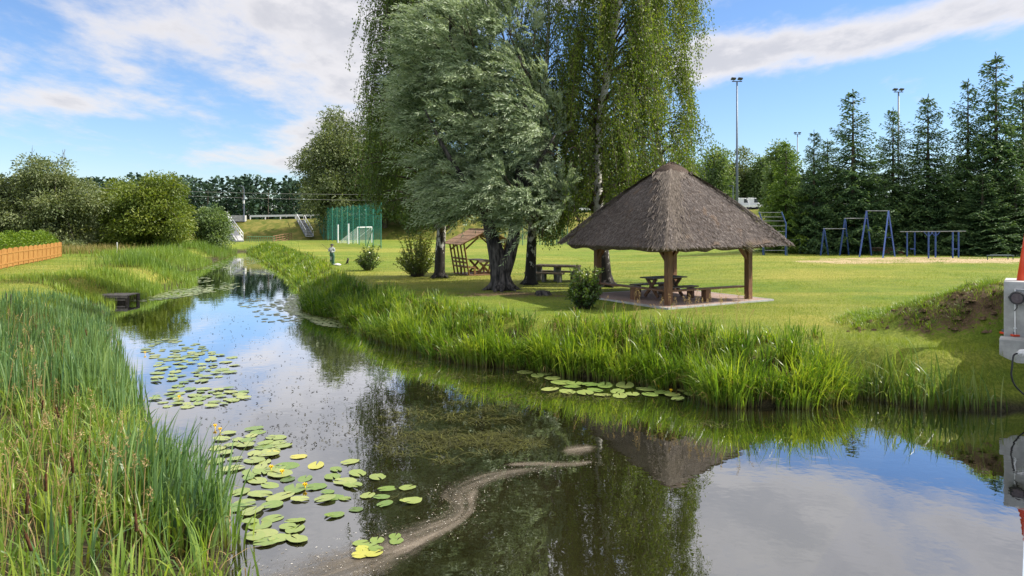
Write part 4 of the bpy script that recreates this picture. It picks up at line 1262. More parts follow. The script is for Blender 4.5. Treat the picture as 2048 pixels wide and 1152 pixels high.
def cattail_spikes():
    rng = np.random.default_rng(131)
    brown = simple("cattail_brown", (0.035, 0.016, 0.008), (0.08, 0.038, 0.018), 30, 0.95, spec=0.1)
    stem = simple("cattail_stem", (0.08, 0.12, 0.03), (0.13, 0.17, 0.05), 10, 0.6)
    # pixel of the spike, its distance, and where it is found
    rows = [(145, 930, 7.4, 'upright cattail spike left of the tall near blades'), (92, 965, 7.0, 'leaning cattail spike left of the upright one in the near reeds'),
            (57, 1085, 6.2, 'fat cattail spike lowest in the near left corner'), (140, 1030, 6.6, 'cattail spike tipped right among tan seed heads'),
            (54, 1010, 6.8, 'slim cattail spike above the lowest spike'), (72, 655, 20.5, 'cattail spike far up in the blue green stand'),
            (164, 680, 19.0, 'cattail spike near the water side of the far stand'), (15, 745, 15.5, 'cattail spike at the left edge beside the far stand'),
            (66, 770, 14.0, 'cattail spike below the far stand, nearest the left edge pair'), (115, 825, 11.5, 'cattail spike midway down the left bank'),
            (85, 810, 12.0, 'cattail spike leaning left midway down the bank'), (272, 1045, 7.0, 'short cattail spike low between green blades'),
            (172, 665, 20.0, 'highest cattail spike by the open water')]
    for px, py, d, lab in rows:
        c = px_at(px, py, d)
        foot = V3(c[0] + rng.normal(0, .05), c[1] + rng.normal(0, .05), hz1(c[0], c[1]))
        th = thing('cattail', tuple(foot), lab, 'cattail', 'cattail spikes on the left bank')
        ax = unit(c - foot + V3(rng.normal(0, .12), rng.normal(0, .08), 0))
        MB().tube([foot, (foot + c) / 2 + rng.normal(0, .01, 3), c - ax * 0.075], [0.006, 0.005, 0.004], 5).build('stalk', stem, th)
        MB().tube([c - ax * 0.085, c - ax * 0.075, c + ax * 0.075, c + ax * 0.085, c + ax * 0.17], [0.006, 0.014, 0.014, 0.005, 0.002], 8).build('seed_spike', brown, th, smooth=True)


cattail_spikes()


def lawn_blades():
    rng = np.random.default_rng(141)
    n = 330000
    d = np.exp(rng.uniform(math.log(15.5), math.log(62), n))
    x = rng.uniform(-0.73, 0.73, n) * d
    sd = poly_sd(x, d)
    ok = sd > 0.5
    gl = np.stack([x - GC[0], d - GC[1]], 1)
    ok &= ~((np.abs(gl @ GU) < 2.95) & (np.abs(gl @ GV) < 2.95))
    s = x * UX + d * UY; nn = -x * UY + d * UX
    ok &= ~((s > 20) & (s < 25.5) & (nn < 2.4) & (rng.random(n) < 0.35))
    ok &= ~((s > 17) & (nn < -0.2))
    ok &= ~((np.hypot((x + 0.3) / 2.6, (d - 31.2) / 2.0) < 1) & (rng.random(n) < 0.7))
    x, d, sd = x[ok], d[ok], sd[ok]
    cl = fbm(x, d, 0.8, 5)
    ok = rng.random(len(x)) < np.clip(0.6 + 0.4 * cl, .1, 1) * np.interp(d, [15, 30, 45, 62], [1, .85, .7, .35])
    x, d, sd, cl = x[ok], d[ok], sd[ok], cl[ok]
    n = len(x)
    P = np.column_stack([x, d, hz(x, d, sd) - 0.005])
    h = rng.uniform(0.035, 0.09, n) * (1 + 0.4 * cl) * np.interp(sd, [0.5, 2.5, 5], [3.2, 2.0, 1.0])
    o = blade_obj('lawn_grass', P, h, rng.uniform(0, 6.28, n), rng.uniform(0, .7, n), rng.uniform(0, .5, n), np.interp(d, [15, 60], [0.008, 0.028]), L_LAWN, rng, 1,
                  rnd=np.clip(0.42 - 0.15 * cl + rng.normal(0, .2, n), 0, 1))
    tag(o, 'short mown grass blades of the lawn', 'grass', kind='stuff')


lawn_blades()


# ------------------------------------------------------------------ water lilies and what floats
def lily_mesh(name, mat, seed, lift=0.0):
    rng = np.random.default_rng(seed)
    k = 20
    a = np.linspace(0.16, 2 * math.pi - 0.16, k)
    r = 1 + rng.normal(0, 0.02, k)
    V = [(0, 0, 0.0)]
    for i in range(k):
        V.append((math.cos(a[i]) * r[i] * 0.55 * 1.1, math.sin(a[i]) * r[i] * 0.55, 0.006 + rng.normal(0, 0.0015)))
    for i in range(k):
        V.append((math.cos(a[i]) * r[i] * 1.12, math.sin(a[i]) * r[i] * 0.92, 0.005 + rng.normal(0, 0.003) + lift * max(0, math.cos(a[i]))))
    F = [(0, i + 1, i + 2) for i in range(k - 1)] + [(i + 1, k + i + 1, k + i + 2, i + 2) for i in range(k - 1)]
    me = bpy.data.meshes.new(name); me.from_pydata(V, [], F)
    me.polygons.foreach_set('use_smooth', np.ones(len(F), bool))
    me.materials.append(mat)
    return me


def lily_mat(name, c1, c2, c3):
    m, nt = nt_new(name)
    oi = nt.nodes.new('ShaderNodeObjectInfo')
    c = mixc(nt, oi.outputs['Random'], c1, c2)
    n = noise_n(nt, 2.2, 6, 0.6)
    c = mixc(nt, rng_n(nt, n, 0.56, 0.72), c, c3)
    sp = noise_n(nt, 9.0, 4, 0.7)
    c = mixc(nt, math_n(nt, 'MULTIPLY', rng_n(nt, sp, 0.60, 0.70), 0.75), c, (0.13, 0.085, 0.035))
    c = mixc(nt, math_n(nt, 'MULTIPLY', rng_n(nt, sp, 0.44, 0.30), 0.5), c, (0.06, 0.10, 0.025))
    finish(nt, c, 0.38, n, 0.25, 0.01, spec=0.5)
    return m


M_LILY = [lily_mat("lily_leaf_green", (0.100, 0.165, 0.035), (0.175, 0.228, 0.055), (0.26, 0.25, 0.06)), lily_mat("lily_leaf_pale", (0.165, 0.218, 0.058), (0.235, 0.268, 0.082), (0.33, 0.28, 0.08)),
          lily_mat("lily_leaf_yellow", (0.29, 0.30, 0.05), (0.34, 0.32, 0.06), (0.30, 0.26, 0.06)), lily_mat("lily_leaf_dark", (0.06, 0.105, 0.022), (0.10, 0.15, 0.035), (0.12, 0.12, 0.04))]
LILY = [[lily_mesh('lily_leaf', m, 200 + 10 * i + j, lift=(0, 0, .035)[j]) for j in range(3)] for i, m in enumerate(M_LILY)]
M_FLOWER = simple("yellow_lily_flower", (0.75, 0.48, 0.01), (0.85, 0.60, 0.03), 20, 0.5)
M_STEMG = simple("lily_stem", (0.07, 0.10, 0.02), (0.11, 0.14, 0.03), 10, 0.6)


def flower(p, parent):
    mb = MB()
    for k in range(6):
        a = k * 1.047
        d = V3(math.cos(a), math.sin(a), 0)
        s = V3(-d[1], d[0], 0)
        mb.add([p + V3(0, 0, 0.0), p + d * 0.030 + s * 0.022 + V3(0, 0, .018), p + d * 0.030 + V3(0, 0, .052), p + d * 0.030 - s * 0.022 + V3(0, 0, .018)], [(0, 1, 2, 3)])
    mb.tube([p - V3(0, 0, .045), p + V3(0, 0, .015)], [0.007, 0.012], 6)
    return mb.build('flower', M_FLOWER, parent)


def lily_patch(label, leaves, flowers=(), seed=0):
    """leaves: list of (px,py,radius m,colour)"""
    rng = np.random.default_rng(seed)
    c = np.mean([on_z(a[0], a[1], 0) for a in leaves], 0)
    th = thing('water_lily', (c[0], c[1], 0), label, 'water lily', 'water lilies on the stream')
    zs = 0.006
    for k, (px, py, r, col) in enumerate(leaves):
        p = on_z(px, py, 0)
        o = bpy.data.objects.new('leaf', LILY[col][rng.integers(2 if rng.random() < .85 else 3)])
        COL.objects.link(o); o.parent = th
        o.location = (p[0] - c[0], p[1] - c[1], zs + 0.0016 * (k % 14))
        o.rotation_euler = (rng.normal(0, .035), rng.normal(0, .035), rng.random() * 6.28)
        r *= .9
        o.scale = (r * rng.uniform(.9, 1.12), r * rng.uniform(.85, 1.08), rng.uniform(.6, 1.2))
    for px, py in flowers:
        p = on_z(px, py, 0.045); flower(p, th)
    return th


def fill(n, cx, cy, rx, ry, rmin, rmax, cols, rng, minsep=0.75, tilt=0.0):
    m = n * 25
    a = rng.random(m) * 6.28; q = np.sqrt(rng.random(m))
    PX = cx + np.cos(a) * rx * q; PY = cy + np.sin(a) * ry * q + tilt * np.cos(a) * rx * q
    D = FPX * CAMZ / (PY - CY0)
    X = (PX - CX0) / FPX * D
    ok = np.flatnonzero(poly_sd(X, D) < -0.05)
    R = rng.uniform(rmin, rmax, m)
    out = []; kx = np.zeros(n); ky = np.zeros(n); kr = np.zeros(n); c = 0
    for i in ok:
        if c and (np.hypot(kx[:c] - X[i], ky[:c] - D[i]) < minsep * (kr[:c] + R[i])).any(): continue
        kx[c], ky[c], kr[c] = X[i], D[i], R[i]; c += 1
        out.append((PX[i], PY[i], R[i], int(rng.choice(cols))))
        if c == n: break
    return out


def lilies():
    rng = np.random.default_rng(301)
    g, pa, ye, dk = 0, 1, 2, 3
    near = [(545, 907, .14, ye), (597, 914, .15, ye), (632, 932, .17, ye), (575, 933, .2, g), (700, 925, .15, pa), (672, 940, .12, g), (665, 955, .15, g), (715, 948, .15, pa), (755, 956, .17, pa),
            (690, 965, .17, pa), (705, 972, .17, pa), (522, 946, .15, g), (497, 958, .12, g), (560, 950, .2, pa), (610, 958, .15, g), (515, 962, .17, pa), (540, 972, .15, g), (630, 975, .16, g), (655, 985, .11, g),
            (590, 978, .2, g), (560, 995, .2, pa), (520, 990, .18, pa), (600, 1000, .13, pa), (490, 1008, .15, g), (470, 1018, .16, g), (545, 1012, .16, g), (505, 1025, .18, pa), (650, 1000, .16, pa),
            (665, 996, .16, g), (690, 998, .10, g), (575, 960, .13, dk), (480, 985, .15, g), (530, 925, .13, pa)]
    near += fill(26, 500, 905, 75, 48, .13, .2, [g, pa, pa], rng, .62)
    lily_patch('large yellow flowered lily patch beside the near left reeds', near, [(430, 853), (440, 860), (564, 945), (610, 972), (542, 936)], 1)
    lily_patch('small lily group touching the scum film, five leaves over dark weed', [(775, 978, .15, g), (815, 976, .14, pa), (735, 992, .13, pa), (763, 995, .12, g), (770, 1009, .13, g), (822, 1004, .16, pa)], [], 2)
    lily_patch('low lily group below the large patch near the reeds', [(545, 1038, .15, g), (590, 1042, .14, g), (520, 1052, .17, g), (528, 1068, .18, pa), (590, 1060, .15, g), (560, 1078, .14, pa), (594, 1080, .16, pa), (532, 1086, .16, g),
                                                                  (575, 1055, .12, g), (500, 1046, .14, g), (510, 1075, .15, pa)], [], 3)
    lily_patch('single lily leaf floating apart with one half sunk leaf', [(669, 1031, .14, g), (712, 1020, .10, dk)], [], 4)
    lily_patch('yellowing lily cluster on the scum film, nearest the camera', [(722, 1087, .11, g), (754, 1082, .10, g), (742, 1094, .09, g), (790, 1074, .09, g), (793, 1084, .10, g), (725, 1101, .11, ye), (752, 1100, .10, g), (722, 1112, .12, ye), (748, 1110, .11, ye)], [], 5)
    d = [(1040, 733, .25, pa), (1070, 738, .25, g), (1050, 745, .25, pa), (1090, 748, .25, pa), (1105, 757, .22, pa), (1125, 766, .3, g), (1090, 742, .22, g), (1075, 752, .22, pa), (1150, 768, .25, g), (1180, 770, .25, g),
         (1145, 775, .2, g), (1100, 780, .22, pa), (1135, 785, .22, pa), (1170, 787, .24, pa), (1205, 790, .22, pa), (1235, 783, .22, pa), (1210, 772, .25, g), (1250, 772, .25, pa), (1190, 781, .2, g), (1265, 789, .22, pa),
         (1300, 790, .2, g), (1240, 793, .2, pa), (1290, 780, .22, pa), (1325, 786, .22, g), (1345, 791, .2, pa), (1355, 799, .16, pa), (1385, 790, .22, g), (1370, 783, .2, g), (1405, 791, .2, dk), (1310, 777, .2, g), (1025, 737, .2, g)]
    lily_patch('pale lily raft in front of the right bank sedge', d, [(1318, 774), (1342, 782)], 6)
    lily_patch('thin lily patch along the left reeds, middle distance', fill(46, 385, 738, 85, 34, .12, .21, [g, pa, pa], rng, .9, -0.12), [(290, 706)], 7)
    lily_patch('lily patch spread toward open water beside the bulging reeds', fill(34, 400, 795, 95, 20, .11, .2, [g, pa, pa], rng, .85, -0.06) + [(465, 801, .17, pa), (480, 790, .17, pa)], [(358, 795)], 8)
    # far rafts, too small to pick apart
    m = leafy("far_lily_leaves", (0.10, 0.145, 0.045), (0.15, 0.19, 0.07), (0.21, 0.235, 0.10), 0.05, 0.4, spec=0.5)
    V, F, R = [], [], []
    for (cx, cy, rx, ry, n, tl) in [(665, 640, 52, 14, 260, 0.12), (640, 615, 70, 22, 150, 0), (560, 625, 60, 22, 60, 0), (330, 590, 95, 9, 190, -0.11), (430, 575, 50, 9, 60, -.1), (470, 522, 55, 9, 130, 0), (440, 535, 60, 6, 70, 0),
                                    (510, 545, 45, 5, 30, 0), (600, 600, 26, 12, 60, 0), (520, 607, 60, 10, 30, 0), (395, 560, 30, 6, 40, 0), (345, 700, 70, 22, 45, 0)]:
        for (px, py, r, _) in fill(n, cx, cy, rx, ry, .09, .17, [0], rng, .80, tl):
            p = on_z(px, py, 0); b = len(V)
            a0 = rng.random() * 6.28
            V += [(p[0] + math.cos(a0 + t) * r, p[1] + math.sin(a0 + t) * r, 0.006 + rng.random() * .012) for t in np.linspace(0, 5.9, 8)]
            F.append(list(range(b, b + 8))); R += [rng.random()] * 8
    o = np_obj('far_lily_leaves', np.array(V), [np.array(F)], m, None, {'rnd': np.array(R)})
    tag(o, 'distant rafts of small lily leaves on the stream', 'water lilies', kind='stuff')


lilies()


def floating():
    rng = np.random.default_rng(401)
    # weed strands lying at the surface
    P, ang = [], []
    for (cx, cy, rx, ry, n) in [(1000, 780, 160, 45, 900), (900, 845, 150, 42, 1500), (960, 885, 130, 28, 1300), (840, 900, 90, 35, 700), (800, 720, 110, 30, 600), (930, 740, 130, 30, 500), (1150, 800, 130, 14, 300), (840, 1000, 60, 14, 260), (985, 880, 45, 14, 400), (1430, 850, 60, 12, 120)]:
        a = rng.random(n) * 6.28; q = np.sqrt(rng.random(n))
        for i in range(n):
            p = on_z(cx + math.cos(a[i]) * rx * q[i], cy + math.sin(a[i]) * ry * q[i], 0)
            P.append(p)
    P = np.array(P); n = len(P)
    cl = fbm(P[:, 0], P[:, 1], 3.4, 12) + 0.6 * fbm(P[:, 0], P[:, 1], 8, 13)
    sd = poly_sd(P[:, 0], P[:, 1])
    ok = (cl > -0.08) & (sd < -0.1); P, cl = P[ok], cl[ok]; n = len(P)
    an = rng.uniform(0, 6.28, n); L = rng.uniform(0.08, 0.30, n)
    D = np.stack([np.cos(an), np.sin(an), rng.normal(0.05, .12, n)], 1)
    P[:, 2] = 0.005
    V, F, R = [], [], np.clip(0.40 + 0.25 * cl + rng.normal(0, .2, n), 0, 1)
    t = np.linspace(0, 1, 4)
    bend = rng.normal(0, .35, n)
    S = np.stack([-np.sin(an), np.cos(an), 0 * an], 1)
    Cn = P[:, None, :] + D[:, None, :] * (t[None, :] * L[:, None])[..., None] + S[:, None, :] * (bend[:, None] * L[:, None] * t[None, :] ** 2)[..., None]
    Cn[..., 2] = np.maximum(Cn[..., 2] + 0.02 * np.sin(t * 3.1)[None, :], 0.004)
    wd = rng.uniform(0.003, 0.0075, n)[:, None, None] * S[:, None, :]
    VV = np.stack([Cn - wd, Cn + wd], 2).reshape(-1, 3)
    b = (np.arange(n) * 8)[:, None]
    Q = np.concatenate([b + np.array([2 * j, 2 * j + 1, 2 * j + 3, 2 * j + 2]) for j in range(3)])
    o = np_obj('floating_weed', VV, [Q], L_WEED, None, {'rnd': np.repeat(R, 8)})
    tag(o, 'olive brown pondweed lying at the water surface', 'pondweed', kind='stuff')
    # dark specks and bits of stem
    q = []
    for (cx, cy, rx, ry, n) in [(600, 830, 210, 75, 420), (560, 720, 170, 60, 230), (470, 660, 150, 30, 120), (620, 870, 110, 28, 160)]:
        a = rng.random(n) * 6.28; r = np.sqrt(rng.random(n))
        q += [on_z(cx + math.cos(a[i]) * rx * r[i], cy + math.sin(a[i]) * ry * r[i], 0.004) for i in range(n)]
    q = np.array(q); sd = poly_sd(q[:, 0], q[:, 1]); q = q[sd < -0.2]; n = len(q)
    an = rng.uniform(0, 6.28, n)
    D = np.stack([np.cos(an), np.sin(an), np.abs(rng.normal(0.1, .35, n))], 1)
    V, F, a = leaf_arrays(q, D, rng.uniform(0.02, 0.09, n), rng.uniform(0.008, 0.028, n), rng)
    V[:, 2] = np.maximum(V[:, 2], 0.003)
    o = np_obj('surface_specks', V, [F], simple("dark_plant_bits", (0.02, 0.02, 0.012), (0.05, 0.045, 0.025), 20, 0.6), None)
    tag(o, 'dark specks and stem bits on the water', 'debris', kind='stuff')


floating()


def scum():
    """thin grey brown film drifting on the water in curved streaks; it has its own outline"""
    def film_mat(name, c1, c2, dens):
        m, nt = nt_new(name)
        u, v = attr_n(nt, 'u'), attr_n(nt, 'v')
        cb = nt.nodes.new('ShaderNodeCombineXYZ'); nt.links.new(u, cb.inputs[0]); nt.links.new(v, cb.inputs[1])
        a = noise_n(nt, 1.0, 6, 0.62, cb.outputs[0], stretch=(0.9, 7, 1), dist=0.6)
        g = nt.nodes.new('ShaderNodeNewGeometry')
        b = noise_n(nt, 1.6, 6, 0.65, g.outputs['Position'], dist=1.2)
        f = noise_n(nt, 42, 3, 0.7, g.outputs['Position'])
        rg = noise_n(nt, 13, 8, 0.78, g.outputs['Position'], dist=0.8)
        ed = attr_n(nt, 'edge')
        al = math_n(nt, 'ADD', math_n(nt, 'MULTIPLY', a, 0.42), math_n(nt, 'ADD', math_n(nt, 'MULTIPLY', b, 0.22), math_n(nt, 'MULTIPLY', rg, 0.42)))
        al = rng_n(nt, math_n(nt, 'ADD', al, math_n(nt, 'MULTIPLY', math_n(nt, 'SUBTRACT', ed, 1.0), 0.55)), 0.16, 0.74)
        al = math_n(nt, 'MULTIPLY', al, dens)
        col = mixc(nt, rng_n(nt, a, 0.35, 0.65), c1, c2)
        col = mixc(nt, rng_n(nt, f, 0.62, 0.70), col, (0.42, 0.38, 0.32))
        p = nt.nodes.new('ShaderNodeBsdfPrincipled'); nt.links.new(col, p.inputs['Base Color']); p.inputs['Roughness'].default_value = 0.5
        p.inputs['Specular IOR Level'].default_value = 0.35
        t = nt.nodes.new('ShaderNodeBsdfTransparent')
        ms = nt.nodes.new('ShaderNodeMixShader'); nt.links.new(al, ms.inputs[0]); nt.links.new(t.outputs[0], ms.inputs[1]); nt.links.new(p.outputs[0], ms.inputs[2])
        o = nt.nodes.new('ShaderNodeOutputMaterial'); nt.links.new(ms.outputs[0], o.inputs[0])
        return m
    MA = film_mat("scum_film", (0.085, 0.072, 0.052), (0.17, 0.142, 0.108), 0.72)
    MBm = film_mat("thick_scum", (0.15, 0.122, 0.092), (0.24, 0.20, 0.155), 0.8)

    def ribbon(name, left, right, mat, z, parent=None, hard=0.15):
        A = catmull([on_z(x, y, z) for x, y in left], 8); B = catmull([on_z(x, y, z) for x, y in right], 8)
        n = min(len(A), len(B)); A, B = A[:n], B[:n]
        k = 15
        v = np.linspace(0, 1, k)
        V = A[:, None] * (1 - v)[None, :, None] + B[:, None] * v[None, :, None]
        ln = np.concatenate([[0], np.cumsum(np.linalg.norm(np.diff((A + B) / 2, axis=0), axis=1))])
        U = np.repeat(ln[:, None], k, 1)
        wd = np.linalg.norm(A - B, axis=1).mean()
        VV = np.tile(v * wd, (n, 1))
        e = np.minimum(np.minimum(v, 1 - v) / 0.48, 1)[None, :] * np.minimum(np.minimum(np.linspace(0, 1, n), np.linspace(1, 0, n)) / hard, 1)[:, None]
        i = np.arange(n * k).reshape(n, k)
        F = np.stack([i[:-1, :-1], i[1:, :-1], i[1:, 1:], i[:-1, 1:]], -1).reshape(-1, 4)
        return np_obj(name, V.reshape(-1, 3), [F], mat, parent, {'u': U.ravel(), 'v': VV.ravel(), 'edge': e.ravel()})
    # main band: swirls from the right patch round to the lower left
    up = [(1190, 905), (1080, 925), (960, 935), (880, 965), (850, 985), (880, 1000), (860, 1025), (760, 1045), (640, 1080), (520, 1100), (420, 1120)]
    dn = [(1210, 935), (1110, 945), (1020, 970), (975, 990), (975, 1010), (960, 1035), (930, 1060), (890, 1095), (830, 1150), (760, 1200), (640, 1260)]
    o = ribbon('scum_film', up, dn, MA, 0.0022); tag(o, 'grey brown scum film swirling across the near water', 'scum', kind='stuff')
    c = ribbon('scum_wash', [(840, 1030), (720, 1060), (600, 1085), (500, 1100), (440, 1115)], [(900, 1100), (840, 1150), (760, 1210), (660, 1280), (560, 1330)], MA, 0.0028, o); tag(c, kind='stuff')
    c = ribbon('scum_streak', [(950, 960), (920, 985), (925, 1010), (890, 1040), (800, 1075), (700, 1110)], [(975, 975), (968, 1000), (955, 1030), (920, 1060), (850, 1105), (740, 1150)], MBm, 0.0035, o); tag(c, kind='stuff')
    o = ribbon('scum_patch', [(1105, 895), (1150, 880), (1205, 882)], [(1115, 915), (1160, 920), (1212, 905)], MBm, 0.0030, None, 0.3); tag(o, 'pale scum patch at the end of the film', 'scum', kind='stuff')
    o = ribbon('scum_patch', [(985, 925), (1060, 918), (1140, 918), (1200, 912)], [(990, 937), (1060, 938), (1150, 938), (1205, 925)], MBm, 0.0032, None, 0.2); tag(o, 'tan scum strip below the pale patch', 'scum', kind='stuff')

    # bits caught in the film: bubbles, seeds, leaf crumbs
    rng = np.random.default_rng(415)
    A = catmull([on_z(x, y, 0.006) for x, y in up], 8); B = catmull([on_z(x, y, 0.006) for x, y in dn], 8)
    k = rng.integers(0, len(A), 1500); t = np.clip(rng.normal(.5, .26, 1500), 0, 1)[:, None]
    P = A[k] * (1 - t) + B[k] * t + np.column_stack([rng.normal(0, .12, (1500, 2)), np.zeros(1500)])
    sd = poly_sd(P[:, 0], P[:, 1]); P = P[sd < -.05]; n = len(P)
    an = rng.uniform(0, 6.28, n)
    V, F, a = leaf_arrays(P, np.stack([np.cos(an), np.sin(an), 0 * an], 1), rng.uniform(.006, .035, n), rng.uniform(.005, .016, n), rng)
    V[:, 2] = 0.005 + 0.003 * rng.random(len(V))
    o = np_obj('film_crumbs', V, [F], leafy("film_crumbs", (.04, .035, .02), (.20, .16, .10), (.55, .52, .46), 0.0, .6), None, {'rnd': a})
    tag(o, 'pale and dark crumbs caught in the scum film', 'debris', kind='stuff')


scum()

# ------------------------------------------------------------------ thatched gazebo
def gpt(a, b, z=0.0):
    """gazebo coordinates: a along its right-hand side, b along its left-hand side, from the centre; z above the paving"""
    p = GC + GU * a + GV * b
    return V3(p[0], p[1], LAWN + 0.05 + z)


def gazebo():
    rng = np.random.default_rng(501)
    m, nt = nt_new("pink_block_paving")
    g = nt.nodes.new('ShaderNodeNewGeometry')
    mp = nt.nodes.new('ShaderNodeMapping'); mp.inputs['Rotation'].default_value = (0, 0, -math.radians(31)); nt.links.new(g.outputs['Position'], mp.inputs[0])
    br = nt.nodes.new('ShaderNodeTexBrick'); nt.links.new(mp.outputs[0], br.inputs['Vector'])
    br.inputs['Scale'].default_value = 5.0; br.inputs['Color1'].default_value = (0.30, 0.20, 0.165, 1); br.inputs['Color2'].default_value = (0.36, 0.255, 0.215, 1)
    br.inputs['Mortar'].default_value = (0.13, 0.11, 0.085, 1); br.inputs['Mortar Size'].default_value = 0.02
    n = noise_n(nt, 1.3, 6, 0.6, g.outputs['Position'])
    c = mixc(nt, math_n(nt, 'MULTIPLY', rng_n(nt, n, 0.4, 0.7), 0.45), br.outputs[0], (0.19, 0.15, 0.115))
    finish(nt, c, 0.85, br.outputs['Fac'], -0.4, 0.004)
    h = 2.62
    mb = MB(); mb.prism([gpt(-h, -h)[:2], gpt(h, -h)[:2], gpt(h, h)[:2], gpt(-h, h)[:2]], LAWN - 0.12, LAWN + 0.05)
    pv = mb.build("gazebo_paving", m); tag(pv, kind='structure')
    kb = MB()
    for a, b in (((-h, -h), (h, -h)), ((h, -h), (h, h)), ((h, h), (-h, h)), ((-h, h), (-h, -h))):
        pa, pb = gpt(*a), gpt(*b)
        kb.bar(pa - V3(0, 0, .06), pb - V3(0, 0, .06), 0.08, 0.135)
    kb.build("kerb_edging", M_CONC, pv)

    th = thing('gazebo', tuple(gpt(0, 0)), 'open timber gazebo with pyramid thatched roof on pink paving', 'gazebo')
    s = 2.0
    posts = [(-s, -s), (s, -s), (s, s), (-s, s)]
    PST = {}
    for a, b in posts:
        PST[(a, b)] = MB().box(gpt(a, b, 1.13), (0.22, 0.22, 2.28), math.radians(31)).build('post', M_WOOD, th, bevel=0.012)
    # wall plates and braces
    for (a, b), (c2, d2) in zip(posts, posts[1:] + posts[:1]):
        MB().bar(gpt(a, b, 2.20), gpt(c2, d2, 2.20), 0.16, 0.16).build('roof_beam', M_WOODH, th)
        p, q = V3(a, b), V3(c2, d2); u = (q - p) / np.linalg.norm(q - p)
        for e, sg in ((p, 1), (q, -1)):
            f = e + u * sg * 0.62; st = e + u * sg * 0.08
            MB().bar(gpt(st[0], st[1], 1.52), gpt(f[0], f[1], 2.12), 0.11, 0.11).build('brace', M_WOOD, PST[(float(e[0]), float(e[1]))])
    # rafters under the thatch
    E = 3.16
    for a, b in posts:
        k = E / s * 0.97
        MB().bar(gpt(a * k, b * k, 2.02), gpt(0, 0, 4.78), 0.09, 0.12).build('rafter', M_WOOD, th)
    # boundary benches on the two near sides
    for (a, b), (c2, d2), out in (((-s, s), (-s, -s), V3(-1, 0)), ((-s, -s), (s, -s), V3(0, -1))):
        pa, pb = V3(a, b), V3(c2, d2)
        u = (pb - pa) / 4.0
        qa, qb = pa + u * 0.08 - out * 0.19, pb - u * 0.08 - out * 0.19
        MB().bar(gpt(qa[0], qa[1], 0.46), gpt(qb[0], qb[1], 0.46), 0.30, 0.055).build('bench_board', M_WOODH, th, bevel=0.006)
        BB = bpy.context.scene.collection.objects[-1]
        mid = (qa + qb) / 2
        MB().box(gpt(mid[0], mid[1], 0.21), (0.24, 0.24, 0.43), math.radians(31)).build('bench_support', M_WOOD, BB)
    # thatch body
    def prof(t):     # t 0 eave .. 1 apex -> (half width, z)
        z = 2.04 + 3.12 * (t + 0.055 * math.sin(math.pi * t))
        if t > 0.84:
            q = (t - 0.84) / 0.16; z0 = 2.04 + 3.12 * (0.84 + 0.055 * math.sin(math.pi * 0.84))
            z = z0 + 0.40 * (1 - (1 - q) ** 2)
        return E * (1 - t), z
    rows = 14
    nseg = 56
    V = []
    for r in range(rows + 1):
        t = r / rows * 0.985
        hw, z = prof(t)
        for k in range(nseg):
            a = 2 * math.pi * (k + 0.5) / nseg
            ca, sa = math.cos(a), math.sin(a)
            pw = 7.0 if r < rows - 1 else 4.0
            rad = hw / (abs(ca) ** pw + abs(sa) ** pw) ** (1 / pw)
            wob = 0.03 * math.sin(a * 9 + r) + 0.02 * math.sin(a * 23 + 2 * r)
            zz = z + (rng.normal(0, 0.03) if r else rng.normal(0, 0.028) + 0.10 * (max(0, math.cos(a + 0.78)) ** 2))
            V.append(gpt(ca * (rad + wob), sa * (rad + wob), zz))
    V.append(gpt(0, 0, 5.09))
    apex = len(V) - 1
    F = []
    for r in range(rows):
        for k in range(nseg):
            k2 = (k + 1) % nseg
            F.append((r * nseg + k, r * nseg + k2, (r + 1) * nseg + k2, (r + 1) * nseg + k))
    for k in range(nseg): F.append((rows * nseg + k, rows * nseg + (k + 1) % nseg, apex))
    # thick cut eave and underside
    b0 = len(V)
    for k in range(nseg):
        p = V[k]; c = gpt(0, 0, 0)
        V.append(c + (p - c) * V3(0.955, 0.955, 1) - V3(0, 0, 0.16) + V3(0, 0, 0))
    for k in range(nseg):
        p = V[b0 + k]; c = gpt(0, 0, 4.2)
        V.append(p * 0.12 + c * 0.88)
    for k in range(nseg):
        k2 = (k + 1) % nseg
        F.append((k2, k, b0 + k, b0 + k2)); F.append((b0 + k2, b0 + k, b0 + nseg + k, b0 + nseg + k2))
    mb = MB(); mb.add(V, F)
    thatch_m = simple("thatch_body", (0.060, 0.045, 0.036), (0.15, 0.115, 0.092), 16, 0.95, bstr=0.9, bdist=0.03, spec=0.05, detail=8)
    roof = mb.build('thatched_roof', thatch_m, th, smooth=False)
    # straw ends on the four slopes
    n = 52000
    side = rng.integers(0, 4, n); t = 1 - np.sqrt(rng.random(n)) ; t = t * 0.985
    hw = E * (1 - t); z = 2.04 + 3.12 * (t + 0.055 * np.sin(np.pi * t)) - 4.0 * np.maximum(t - 0.86, 0) ** 1.5
    w = rng.uniform(-1, 1, n) * hw * 0.985
    dn = np.array([(0, -1), (1, 0), (0, 1), (-1, 0)])[side]
    al = np.stack([-dn[:, 1], dn[:, 0]], 1)
    ab = dn * (hw + 0.015)[:, None] + al * w[:, None]
    P = np.column_stack([GC[0] + ab[:, 0] * GU[0] + ab[:, 1] * GV[0], GC[1] + ab[:, 0] * GU[1] + ab[:, 1] * GV[1], LAWN + 0.05 + z + 0.015])
    dw = np.column_stack([dn[:, 0] * GU[0] + dn[:, 1] * GV[0], dn[:, 0] * GU[1] + dn[:, 1] * GV[1], np.full(n, -0.93)])
    alw = np.column_stack([al[:, 0] * GU[0] + al[:, 1] * GV[0], al[:, 0] * GU[1] + al[:, 1] * GV[1], np.zeros(n)])
    D = unit(unit(dw) + alw * rng.normal(0, 0.16, n)[:, None] + V3(0, 0, 1) * rng.uniform(0.02, 0.16, n)[:, None])
    L = rng.uniform(0.05, 0.15, n)
    S = unit(np.cross(D, np.cross(dw, alw)))
